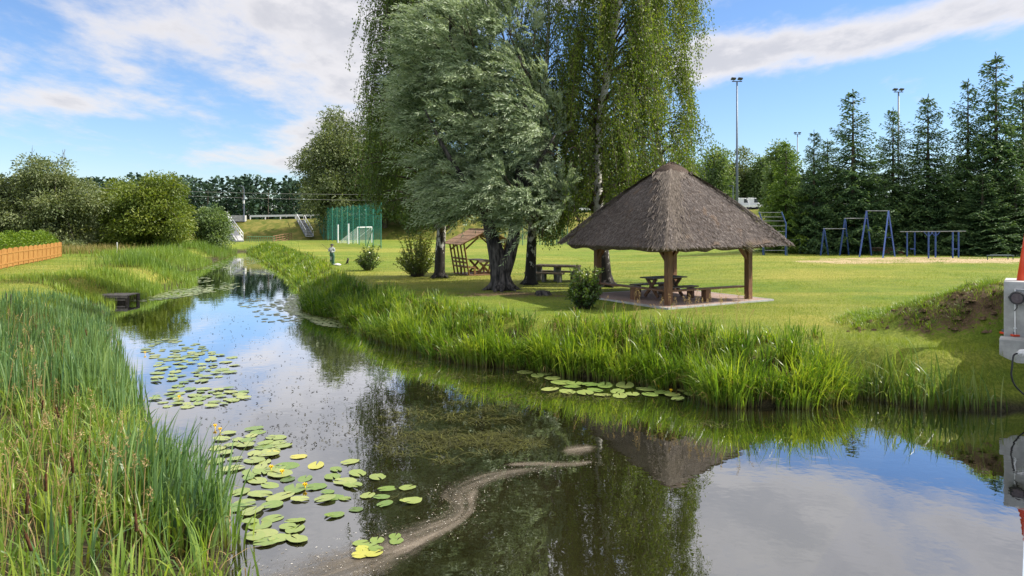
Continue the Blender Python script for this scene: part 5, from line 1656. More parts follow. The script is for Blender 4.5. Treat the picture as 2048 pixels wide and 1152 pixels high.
    wd = rng.uniform(0.006, 0.014, n)[:, None]
    VV = np.stack([P - S * wd, P + S * wd, P + D * L[:, None] + S * wd * .5, P + D * L[:, None] - S * wd * .5], 1).reshape(-1, 3)
    rn = np.clip(0.42 + 0.12 * fbm(P[:, 0], P[:, 2], 2.2, 9) + rng.normal(0, 0.23, n), 0, 1)
    st = np_obj('thatch_straw', VV, [np.arange(4 * n).reshape(n, 4)], L_STRAW, roof, {'rnd': np.repeat(rn, 4)}); tag(st, kind='stuff')

    def hip(name, sgn, n, t0, t1, wdt, mat, lift, lr, tone):
        t = rng.uniform(t0, t1, n)
        hw = E * (1 - t) * 0.965; z = 2.04 + 3.12 * (t + 0.055 * np.sin(np.pi * t)) + lift - 4.0 * np.maximum(t - 0.86, 0) ** 1.5
        lat = rng.normal(0, 1, n) * wdt * (0.35 + 0.65 * (1 - t))
        d2 = V3(sgn[0], sgn[1]); pr = V3(-sgn[1], sgn[0])
        inn = np.abs(lat) * 0.55
        ab = d2 * (hw - inn * 0.9)[:, None] + pr * lat[:, None] / 1.4
        P = np.column_stack([GC[0] + ab[:, 0] * GU[0] + ab[:, 1] * GV[0], GC[1] + ab[:, 0] * GU[1] + ab[:, 1] * GV[1], LAWN + 0.05 + z + 0.05 - 0.16 * inn])
        o2 = d2[0] * GU + d2[1] * GV; q2 = pr[0] * GU + pr[1] * GV
        D = unit(V3(o2[0], o2[1], -0.95) / 1.0 + np.outer(lat * 0.55 + rng.normal(0, .10, n), V3(q2[0], q2[1], 0)) + np.outer(rng.uniform(0.02, .12, n), V3(0, 0, 1)))
        L = rng.uniform(*lr, n)
        S = unit(np.cross(D, V3(o2[0], o2[1], 0.9)))
        wd = rng.uniform(0.006, 0.013, n)[:, None]
        VV = np.stack([P - S * wd, P + S * wd, P + D * L[:, None] + S * wd * .5, P + D * L[:, None] - S * wd * .5], 1).reshape(-1, 3)
        o = np_obj(name, VV, [np.arange(4 * n).reshape(n, 4)], mat, roof, {'rnd': np.repeat(np.clip(tone + rng.normal(0, .22, n), 0, 1), 4)})
        tag(o, kind='stuff'); return o
    hip('hip_straw', (-1, -1), 3600, 0.0, 0.93, 0.27, L_STRAWL, 0.03, (0.14, 0.40), 0.22)
    hip('hip_straw', (1, -1), 2600, 0.0, 0.93, 0.20, L_STRAW, 0.0, (0.2, 0.45), 0.45)
    hip('hip_straw', (-1, 1), 2600, 0.0, 0.93, 0.20, L_STRAW, 0.0, (0.2, 0.45), 0.45)
    # ridge cap: a dark collar of tied straw
    V = []
    for r, (rad, z) in enumerate([(0.62, 4.74), (0.50, 4.87), (0.34, 5.00), (0.16, 5.09), (0.0, 5.12)]):
        for k in range(20):
            a = 2 * math.pi * k / 20
            q = rad / (abs(math.cos(a)) ** 5 + abs(math.sin(a)) ** 5) ** 0.2
            V.append(gpt(math.cos(a) * q, math.sin(a) * q, z - (0.07 * rng.random() if r == 0 else 0)))
    F = [(r * 20 + k, r * 20 + (k + 1) % 20, (r + 1) * 20 + (k + 1) % 20, (r + 1) * 20 + k) for r in range(4) for k in range(20)]
    capm = simple("dark_ridge_straw", (0.045, 0.033, 0.028), (0.115, 0.088, 0.072), 14, 0.95, stretch=(3, 3, 1), bstr=0.8, bdist=0.02, spec=0.05)
    mb = MB(); mb.add(V, F); mb.build('ridge_cap', capm, roof, smooth=True)
    hip('cap_straw', (-1, -1), 500, 0.76, 0.86, 0.55, L_STRAWL, 0.02, (0.15, 0.35), 0.35)
    # rotten patch on the right eave: hanging light straw
    n = 70
    P = np.array([gpt(rng.normal(0.62, .12), -E + rng.uniform(-.05, .25), 2.02 + rng.uniform(0, .22)) for _ in range(n)])
    D = np.tile(V3(GU[0] * .8 - GV[0] * .3, GU[1] * .8 - GV[1] * .3, -0.7), (n, 1)) + rng.normal(0, .12, (n, 3))
    o = leaf_obj('loose_straw', P, D, rng.uniform(.25, .5, n), 0.02, L_STRAWL, rng, roof); tag(o, kind='stuff')


gazebo()


def picnic_table(ca, cb, ang, label, name='picnic_table'):
    """table with crossed legs; local frame: length along ang"""
    base = gpt(ca, cb)
    th = thing(name, tuple(base), label, 'table')
    u = V3(math.cos(ang), math.sin(ang), 0); v = V3(-u[1], u[0], 0)
    L = 1.75
    for k in range(5):
        o = (k - 2) * 0.155
        MB().bar(base + v * o - u * L / 2 + V3(0, 0, .745), base + v * o + u * L / 2 + V3(0, 0, .745), 0.145, 0.045).build('top_board', M_TOPW, th, bevel=0.005)
    for e in (-0.62, 0.62):
        c = base + u * e
        MB().bar(c - v * .30 + V3(0, 0, .69), c + v * .30 + V3(0, 0, .69), 0.07, 0.08).build('bearer', M_WOODH, th)
        for sg in (-1, 1):
            o = u * 0.03 * sg
            MB().bar(c + o - v * sg * .34 + V3(0, 0, .02), c + o + v * sg * .26 + V3(0, 0, .68), 0.06, 0.12).build('leg', M_WOOD, th)
    MB().bar(base - u * .6 + V3(0, 0, .36), base + u * .6 + V3(0, 0, .36), 0.06, 0.10).build('stretcher', M_WOODH, th)
    return th


def plank_bench(c, ang, L, label, group):
    th = thing('bench', tuple(c), label, 'bench', group)
    u = V3(math.cos(ang), math.sin(ang), 0); v = V3(-u[1], u[0], 0)
    for o in (-0.1, 0.1):
        MB().bar(c + v * o - u * L / 2 + V3(0, 0, .43), c + v * o + u * L / 2 + V3(0, 0, .43), 0.185, 0.05).build('seat_board', M_TOPW, th, bevel=0.005)
    for e in (-L / 2 + .25, L / 2 - .25):
        MB().box(c + u * e + V3(0, 0, .20), (0.10, 0.30, 0.405), ang).build('leg', M_WOOD, th)
    return th


ta = math.radians(31) + math.pi / 2 + math.pi / 2
picnic_table(-0.15, 0.25, ta, 'long plank table with crossed legs under the thatched gazebo')
plank_bench(gpt(-0.15, -0.55), ta, 1.75, 'plank bench on the near side of the gazebo table', 'benches at the gazebo table')
plank_bench(gpt(-0.15, 1.05), ta, 1.75, 'plank bench on the far side of the gazebo table', 'benches at the gazebo table')


# ------------------------------------------------------------------ wooden shelter
def shelter():
    b = V3(-2.3, 39.6, hz1(-2.3, 39.6))
    th = thing('picnic_shelter', tuple(b), 'small honey coloured timber shelter with sloping board roof and slatted side', 'shelter')
    ang = math.radians(26)
    u = V3(math.cos(ang), math.sin(ang), 0); v = V3(-u[1], u[0], 0)
    Pt = lambda x, y, z: b + u * x + v * y + V3(0, 0, z)
    x0, x1, y0, y1 = 0.0, 2.1, 0.0, 2.1
    MB().box(Pt((x0 + x1) / 2, (y0 + y1) / 2, .0), (2.2, 2.2, 0.10), ang).build('floor_frame', M_WOODH, th)
    xr = (x0 + x1) / 2
    for i, yy in enumerate(np.linspace(y0, y1, 5)):
        # each side wall leans outwards towards the eave
        for sx, xb in ((-1, x0), (1, x1)):
            p0, p1 = Pt(xb, yy, 0.04), Pt(xb + sx * 0.30, yy, 1.74)
            MB().bar(p0, p1, 0.10, 0.085).build('slat', M_HONEY, th, bevel=0.006)
    for sx, xb in ((-1, x0), (1, x1)):
        for z in (0.90, 0.70, 0.46):
            k = xb + sx * (0.30 * z / 1.74)
            MB().bar(Pt(k, y0, z), Pt(k, y1, z), 0.05, 0.10).build('rail', M_HONEY, th)
        k = xb + sx * .30
        MB().bar(Pt(k, y0 - .12, 1.76), Pt(k, y1 + .12, 1.76), 0.09, 0.11).build('wall_plate', M_HONEY, th)
        # bench inside along the wall
        kb = xb - sx * 0.24
        MB().bar(Pt(kb, y0 + .04, .44), Pt(kb, y1 - .04, .44), 0.34, 0.05).build('bench_seat', M_HONEY, th)
        for yy in (y0 + .08, y1 - .1):
            MB().box(Pt(kb - sx * .12, yy, .22), (0.09, 0.09, 0.42), ang).build('bench_leg', M_HONEY, th)
        for yy in (y0 + .12, y1 - .1):
            # roof trusses with braces
            MB().bar(Pt(xb + sx * .45, yy, 1.68), Pt(xr, yy, 2.36), 0.07, 0.11).build('rafter', M_HONEY, th)
            MB().bar(Pt(xb + sx * .24, yy, 1.36), Pt(xr + sx * .45, yy, 2.06), 0.06, 0.08).build('brace', M_HONEY, th)
        n = 9
        a0, a1 = Pt(xb + sx * .60, 0, 1.68), Pt(xr, 0, 2.48)
        for k in range(n):
            t0, t1 = k / n, (k + 1.12) / n
            q0, q1 = a0 + (a1 - a0) * t0, a0 + (a1 - a0) * min(t1, 1.0)
            lift = V3(0, 0, 0.012 * (k % 2))
            mid = (q0 + q1) / 2 + lift - b
            wv = q1 - q0; wl = np.linalg.norm(wv)
            nrm = unit(np.cross(wv, v)); nrm = nrm if nrm[2] > 0 else -nrm
            MB().bar(b + mid + v * (y0 - .28), b + mid + v * (y1 + .28), wl, 0.03, up=nrm).build('roof_board', M_ROOFB, th)
    MB().bar(Pt(xr, y0 - .3, 2.50), Pt(xr, y1 + .3, 2.50), 0.16, 0.05).build('ridge_board', M_ROOFB, th)
    MB().box(Pt(xr, y0 + .02, 2.18), (0.26, 0.04, 0.28), ang).build('name_board', simple("pale_board", (0.42, 0.37, 0.30), (0.52, 0.47, 0.40), 6, 0.7), th)
    # the table inside
    c = Pt(xr, (y0 + y1) / 2, .05)
    tb = thing('picnic_table', tuple(c), 'cross legged table inside the small timber shelter', 'table')
    for k in range(5):
        o = (k - 2) * 0.15
        MB().bar(c + u * o - v * .85 + V3(0, 0, .74), c + u * o + v * .85 + V3(0, 0, .74), 0.14, 0.045).build('top_board', M_HONEY, tb)
    MB().bar(c - u * .40 - v * .87 + V3(0, 0, .70), c + u * .40 - v * .87 + V3(0, 0, .70), 0.04, 0.12).build('end_board', M_TOPW, tb)
    for e in (-.62, .62):
        for sg in (-1, 1):
            MB().bar(c + v * (e + .035 * sg) - u * sg * .36, c + v * (e + .035 * sg) + u * sg * .32 + V3(0, 0, .71), 0.06, 0.11).build('leg', M_HONEY, tb)
        MB().bar(c + v * e - u * .4 + V3(0, 0, .05), c + v * e + u * .4 + V3(0, 0, .05), 0.06, 0.08).build('foot_rail', M_HONEY, tb)


shelter()


def concrete_table():
    b = gp(1100, 563)
    th = thing('concrete_table', tuple(b), 'old concrete table on three slab legs beside the birch', 'table')
    ang = math.radians(-24)
    u = V3(math.cos(ang), math.sin(ang), 0); v = V3(-u[1], u[0], 0)
    Pt = lambda x, y, z: b + u * x + v * y + V3(0, 0, z)
    MB().box(Pt(0.25, .35, .74), (2.15, .82, .09), ang).build('table_top', M_CONCT, th, bevel=0.012)
    for x in (-.75, .25, 1.24):
        MB().box(Pt(x, .35, .34), (.13, .74, .71), ang).build('leg', M_CONCD, th, bevel=0.012)
    for k, (y, lab) in enumerate(((-.38, 'concrete bench on the near side of the concrete table'), (1.05, 'concrete bench on the far side of the concrete table'))):
        c = Pt(0.0 - .15 * (k == 0), y, 0)
        t2 = thing('concrete_bench', tuple(c), lab, 'bench', 'concrete benches')
        MB().box(c + V3(0, 0, .42), (1.95, .36, .08), ang).build('seat', M_CONCT, t2, bevel=0.012)
        for x in (-.78, .0, .78):
            MB().box(c + u * x + V3(0, 0, .18), (.14, .32, .40), ang).build('leg', M_CONCD, t2, bevel=0.012)


concrete_table()


def stump():
    rng = np.random.default_rng(520)
    b = gp(1086, 590)
    th = thing('tree_stump', tuple(b), 'low dark tree stump on bare earth right of the willow', 'stump')
    mb = MB(); n = 16; V = []
    for r, (rad, z) in enumerate([(.36, -.05), (.30, .05), (.27, .13), (.24, .17)]):
        for k in range(n):
            a = 2 * math.pi * k / n
            q = rad * (1 + .16 * math.sin(a * 5 + 1) * (1 if r < 2 else .5) + rng.normal(0, .03))
            V.append(b + V3(math.cos(a) * q, math.sin(a) * q, z + rng.normal(0, .015)))
    F = [(r * n + k, r * n + (k + 1) % n, (r + 1) * n + (k + 1) % n, (r + 1) * n + k) for r in range(3) for k in range(n)]
    mb.add(V, F); mb.build('bark', M_WILLOWB, th)
    mb = MB(); mb.add(V[-n:] + [b + V3(0, 0, .15)], [(k, (k + 1) % n, n) for k in range(n)]); mb.build('cut_face', M_DARKW, th)


stump()


def bare_roots():
    rng = np.random.default_rng(521)
    return


# ------------------------------------------------------------------ shrubs
def shrub(px, py, wpx, hpx, label, mat, seed, n_shoot, tall=0.35):
    rng = np.random.default_rng(seed)
    b = gp(px, py); d = b[1]
    R = wpx / FPX * d / 2; H = hpx / FPX * d
    th = thing('shrub', tuple(b), label, 'shrub', 'shrubs on the lawn')
    st = MB(); P, D, rn = [], [], []
    for k in range(n_shoot):
        a = rng.random() * 6.28; q = math.sqrt(rng.random())
        f = b + V3(math.cos(a), math.sin(a), 0) * R * 0.25 * q
        hh = H * (1 - 0.55 * q ** 2) * rng.uniform(0.62, 0.95)
        if rng.random() < tall * 0.3: hh = H * rng.uniform(.95, 1.05)
        tip = b + V3(math.cos(a), math.sin(a), 0) * R * q * rng.uniform(.85, 1.08) + V3(0, 0, hh)
        mid = (f + tip) / 2 + V3(0, 0, hh * .08)
        st.tube([f, mid, tip], [.014, .010, .004], 4, False)
        m = max(12, int(np.linalg.norm(tip - f) / .035))
        u = np.linspace(.18, 1, m)
        c = (f * ((1 - u) ** 2)[:, None] + mid * (2 * u * (1 - u))[:, None] + tip * (u ** 2)[:, None])
        P.append(c + rng.normal(0, .03, c.shape)); D.append(rng.normal(0, .7, c.shape) + unit(tip - f) * .45 + V3(0, 0, -.1)); rn.append(np.clip(.22 + .55 * u ** 2 * (.55 + .45 * (hh / H)) + rng.normal(0, .13, m), 0, 1))
    P = np.concatenate(P); D = np.concatenate(D); rn = np.concatenate(rn)
    leaf_obj('foliage', P, D, rng.uniform(.08, .15, len(P)), rng.uniform(.04, .065, len(P)), mat, rng, th, rn)
    st.build('stems', M_TWIG, th)


shrub(737, 541, 56, 52, 'small dark green shrub right of the angler statue', L_SHRUB, 531, 70)
shrub(835, 553, 92, 82, 'yellow tipped shrub beside the leftmost birch trunk', L_SHRUBY, 532, 120, .6)
shrub(1170, 617, 88, 78, 'dark leafy shrub at the left corner of the gazebo', L_SHRUB, 533, 130, .5)


# ------------------------------------------------------------------ angler statue and animal figure
def skin_body(name, chains, mat, parent, sub=1):
    """one continuous figure grown with a Skin modifier: chains share joints by position"""
    V, E, R = [], [], []
    key = {}
    for ch in chains:
        prev = None
        for p, r in ch:
            k = tuple(np.round(p, 4))
            if k not in key:
                key[k] = len(V); V.append(np.asarray(p, float) - ROOT[parent.name]); R.append(r)
            if prev is not None and prev != key[k]: E.append((prev, key[k]))
            prev = key[k]
    me = bpy.data.meshes.new(name)
    me.from_pydata([tuple(v) for v in V], E, [])
    o = bpy.data.objects.new(name, me); COL.objects.link(o)
    md = o.modifiers.new('skin', 'SKIN')
    sk = me.skin_vertices[0].data if me.skin_vertices else None
    if sk is None:
        bm = bmesh.new(); bm.from_mesh(me); bm.verts.layers.skin.verify(); bm.to_mesh(me); bm.free()
        sk = me.skin_vertices[0].data
    for i, r in enumerate(R):
        rr = r if hasattr(r, '__len__') else (r, r)
        sk[i].radius = rr; sk[i].use_root = (i == 0)
    md2 = o.modifiers.new('sub', 'SUBSURF'); md2.levels = sub; md2.render_levels = sub
    dg = bpy.context.evaluated_depsgraph_get(); dg.update()
    me2 = bpy.data.meshes.new_from_object(o.evaluated_get(dg))
    bpy.data.objects.remove(o)
    me2.name = name; me2.materials.clear()
    return link(name, me2, mat, parent)


def angler():
    b = gp(664, 530)
    b[2] -= 0.02
    th = thing('angler_statue', tuple(b), 'painted statue of an angler in green waders holding a rod', 'statue')
    green = simple("green_wader_paint", (0.028, 0.085, 0.055), (0.05, 0.12, 0.08), 9, .6)
    shirt = simple("grey_shirt_paint", (0.26, 0.28, 0.27), (0.38, 0.40, 0.38), 9, .7)
    skin = simple("face_paint", (0.38, 0.24, 0.17), (0.45, 0.30, 0.22), 9, .6)
    hair = simple("dark_hat_paint", (0.02, 0.025, 0.025), (0.05, 0.055, 0.05), 9, .7)
    s = 0.80            # about 1.38 m tall
    Q = lambda x, y, z: b + V3(x, y, z) * s
    lean = .06
    pel = Q(.02, 0, .86)
    body = [[(pel, (.165, .14)), (Q(-.01, 0, 1.05), (.155, .13)), (Q(-.02, 0, 1.25), (.175, .13)), (Q(-.01, 0, 1.42), (.145, .11)), (Q(0, 0, 1.50), .065), (Q(0, -.01, 1.56), .075), (Q(0, -.015, 1.64), .098), (Q(.0, -.01, 1.72), .07)],
            [(pel, (.165, .14)), (Q(.09, 0, .72), .105), (Q(.10, -.02, .45), .078), (Q(.10, 0, .09), .062), (Q(.11, -.10, .05), .05)],
            [(pel, (.165, .14)), (Q(-.06, 0, .72), .105), (Q(-.05, -.03, .45), .078), (Q(-.05, 0, .09), .062), (Q(-.06, -.10, .05), .05)],
            [(Q(-.01, 0, 1.42), (.145, .11)), (Q(.19, -.02, 1.40), .068), (Q(.23, -.06, 1.15), .052), (Q(.05, -.24, 1.10), .042), (Q(-.02, -.27, 1.12), .036)],
            [(Q(-.01, 0, 1.42), (.145, .11)), (Q(-.20, -.02, 1.40), .068), (Q(-.25, -.08, 1.17), .052), (Q(-.17, -.25, 1.20), .042), (Q(-.14, -.28, 1.22), .036)]]
    o = skin_body('body', body, shirt, th, 2)
    # waders as a garment over the lower body
    wad = [[(Q(.02, 0, .86), (.178, .155)), (Q(-.01, 0, 1.05), (.170, .145)), (Q(-.02, 0, 1.20), (.185, .142))],
           [(Q(.02, 0, .86), (.178, .155)), (Q(.09, 0, .72), .122), (Q(.10, -.02, .45), .098), (Q(.10, 0, .09), .082), (Q(.11, -.12, .05), .062)],
           [(Q(.02, 0, .86), (.178, .155)), (Q(-.06, 0, .72), .122), (Q(-.05, -.03, .45), .098), (Q(-.05, 0, .09), .082), (Q(-.06, -.12, .05), .062)]]
    skin_body('waders', wad, green, th, 2)
    mb = MB()
    mb.tube([Q(0, -.035, 1.55), Q(0, -.04, 1.60), Q(0, -.04, 1.68)], [.060, .088, .080], 10).build('face', skin, th, smooth=True)
    MB().tube([Q(0, -.13, 1.635), Q(0, -.15, 1.62)], [.012, .018], 6).build('nose', skin, th)
    mb = MB(); mb.tube([Q(0, 0, 1.66), Q(0, 0, 1.70), Q(0, .0, 1.76), Q(0, .0, 1.79)], [.118, .114, .09, .03], 12); mb.tube([Q(0, -.03, 1.69), Q(0, -.03, 1.705)], [.14, .135], 12)
    mb.build('cap', hair, th, smooth=True)
    MB().tube([Q(.06, -.25, 1.05), Q(-.02, -.275, 1.13), Q(-.14, -.285, 1.24), Q(-.75, -.40, 1.80)], [.016, .015, .013, .006], 6).build('fishing_rod', M_DARKW, th)
    # pale stone by its feet
    r = np.random.default_rng(5); c = gp(675, 531)
    mb = MB(); bm_v = []
    for i in range(5):
        for k in range(8):
            a = k * .785; t = i / 4
            q = .19 * math.sin(math.pi * (.08 + .9 * t)) * r.uniform(.85, 1.15)
            bm_v.append(c + V3(math.cos(a) * q * 1.4, math.sin(a) * q, -.04 + .20 * t))
    mb.add(bm_v, [(i * 8 + k, i * 8 + (k + 1) % 8, (i + 1) * 8 + (k + 1) % 8, (i + 1) * 8 + k) for i in range(4) for k in range(8)] + [tuple(range(32, 40))])
    o = mb.build('stone', simple("pale_stone", (.45, .43, .40), (.58, .56, .53), 6, .9), None, loc=tuple(c)); tag(o, 'pale stone lying at the feet of the angler statue', 'stone')


angler()


def animal_figure():
    b = gp(694, 529)
    th = thing('animal_figure', tuple(b), 'small dark sitting bird figure between angler statue and shrub', 'statue')
    dk = simple("dark_figure_paint", (0.018, 0.018, 0.015), (0.05, 0.045, 0.035), 10, .6)
    Q = lambda x, z, y=0.0: b + V3(x, y, z)
    skin_body('body', [[(Q(.05, .24), (.085, .08)), (Q(.0, .14), (.07, .065)), (Q(-.06, .05), .03), (Q(-.20, .03), .012)],
                       [(Q(.05, .24), (.085, .08)), (Q(.08, .36), .062), (Q(.07, .42), .05), (Q(.02, .425), .022), (Q(-.03, .42), .008)]], dk, th, 2)
    for y in (-.045, .045):
        MB().tube([Q(.06, .18, y), Q(.075, .08, y), Q(.07, -.01, y)], [.022, .016, .014], 6).build('leg', dk, th)
    MB().tube([Q(-.13, .0), Q(-.02, .16)], [.01, .008], 5).build('prop_rod', M_GREYW, th)


animal_figure()


# ------------------------------------------------------------------ ball net, goal
def netting(name, col, dens):
    m, nt = nt_new(name)
    d = nt.nodes.new('ShaderNodeBsdfDiffuse'); d.inputs[0].default_value = (*col, 1)
    tl = nt.nodes.new('ShaderNodeBsdfTranslucent'); tl.inputs[0].default_value = (*col, 1)
    a = nt.nodes.new('ShaderNodeAddShader'); nt.links.new(d.outputs[0], a.inputs[0]); nt.links.new(tl.outputs[0], a.inputs[1])
    t = nt.nodes.new('ShaderNodeBsdfTransparent')
    n = noise_n(nt, 1.2, 3, .5)
    f = rng_n(nt, n, 0.3, 0.7, dens * .85, dens * 1.15)
    ms = nt.nodes.new('ShaderNodeMixShader'); nt.links.new(f, ms.inputs[0]); nt.links.new(t.outputs[0], ms.inputs[1]); nt.links.new(a.outputs[0], ms.inputs[2])
    o = nt.nodes.new('ShaderNodeOutputMaterial'); nt.links.new(ms.outputs[0], o.inputs[0])
    return m


M_NET = netting("green_netting", (0.03, 0.14, 0.105), 0.19)
M_NETW = netting("white_goal_netting", (0.7, 0.7, 0.7), 0.14)


def ball_net():
    near = gp(762, 497); far = gp(640, 479)
    th = thing('ball_net', tuple(near), 'tall green ball catching net on thin posts at the field edge', 'net')
    H = 4.85
    n = 12
    pts = [near + (far - near) * t for t in np.linspace(0, 1, n)]
    back = far + V3(6.5, 1.5, 0); back[2] = hz1(back[0], back[1])
    def panel(a, b, sag):
        k = 8; V = []; F = []
        for i in range(k + 1):
            t = i / k; p = a + (b - a) * t
            V += [p + V3(0, 0, .25), p + V3(0, 0, H - .06 - sag * math.sin(math.pi * t))]
            if i: F.append((2 * i - 2, 2 * i, 2 * i + 1, 2 * i - 1))
        mb = MB(); mb.add(V, F); return mb.build('net_panel', M_NET, th)
    for i, p in enumerate(pts):
        q = np.array(p); q[2] = hz1(q[0], q[1])
        MB().tube([q - V3(0, 0, .1), q + V3(0, 0, H)], 0.052, 8).build('post', M_GREENP, th)
        if i: panel(pts[i - 1], pts[i], .12)
    # slanting stays at the two ends
    MB().tube([near + V3(-2.0, 2.6, 0), near + V3(0, 0, H * .98)], .045, 6).build('stay', M_GREENP, th)
    MB().tube([far + V3(0.8, -1.0, 0), far + V3(-.9, 0, H * .98)], .045, 6).build('stay', M_GREENP, th)
    for i, t in enumerate((.33, .5, .66, .83)):
        MB()
    MB().tube([pts[0] + V3(0, 0, H - .1), pts[-1] + V3(0, 0, H - .1)], .012, 4).build('top_cable', M_GREENP, th)
    # white goal behind the net
    g0 = gp(715, 487); g1 = gp(737, 483.5)
    d = unit(g1 - g0); W_ = 3.2; g1 = g0 + V3(1.7, 5.0, 0) / 5.28 * 3.6
    th2 = thing('football_goal', tuple(g0), 'small white goal standing behind the green net', 'goal')
    h = 2.05; bk = V3(-2.6, 0.6, 0)
    for p in (g0, g1):
        MB().tube([p, p + V3(0, 0, h)], .06, 8).build('goal_post', M_WHITE, th2)
        MB().tube([p + V3(0, 0, h), p + bk + V3(0, 0, .05)], .03, 6).build('net_stay', M_WHITE, th2)
    MB().tube([g0 + V3(0, 0, h), g1 + V3(0, 0, h)], .06, 8).build('crossbar', M_WHITE, th2)
    mb = MB(); mb.add([g0 + V3(0, 0, h), g1 + V3(0, 0, h), g1 + bk, g0 + bk, g0, g1], [(0, 1, 2, 3), (0, 3, 4), (1, 5, 2)]); mb.build('goal_net', M_NETW, th2)
    for px, py, hh, lab in ((676, 486, 2.4, 'white post left of the goal behind the net'), (697, 488, 2.5, 'thick white post touching the goal net')):
        c = gp(px, py); t3 = thing('field_post', tuple(c), lab, 'post', 'white posts behind the net')
        MB().tube([c - V3(0, 0, .05), c + V3(0, 0, hh)], .09, 10).build('shaft', M_WHITE, t3)
        MB().tube([c + V3(0, 0, hh), c + V3(0, 0, hh + .04)], [.10, .08], 10).build('end_cap', M_GALV, t3)
    # low green mesh fence of the field, glimpsed between the birch trunks
    f0, f1 = gp(1010, 492), gp(1135, 490)
    t4 = thing('field_fence', tuple(f0), 'low green mesh fence glimpsed between birch trunks behind the lawn', 'fence')
    for i, t in enumerate(np.linspace(0, 1, 12)):
        p = f0 + (f1 - f0) * t
        MB().tube([p - V3(0, 0, .1), p + V3(0, 0, 2.6)], .04, 6).build('post', M_GREENP, t4)
        if i:
            mb = MB(); mb.add([pp_ + V3(0, 0, .1), p + V3(0, 0, .1), p + V3(0, 0, 2.5), pp_ + V3(0, 0, 2.5)], [(0, 1, 2, 3)]); mb.build('net_panel', M_NET, t4)
        pp_ = p


ball_net()


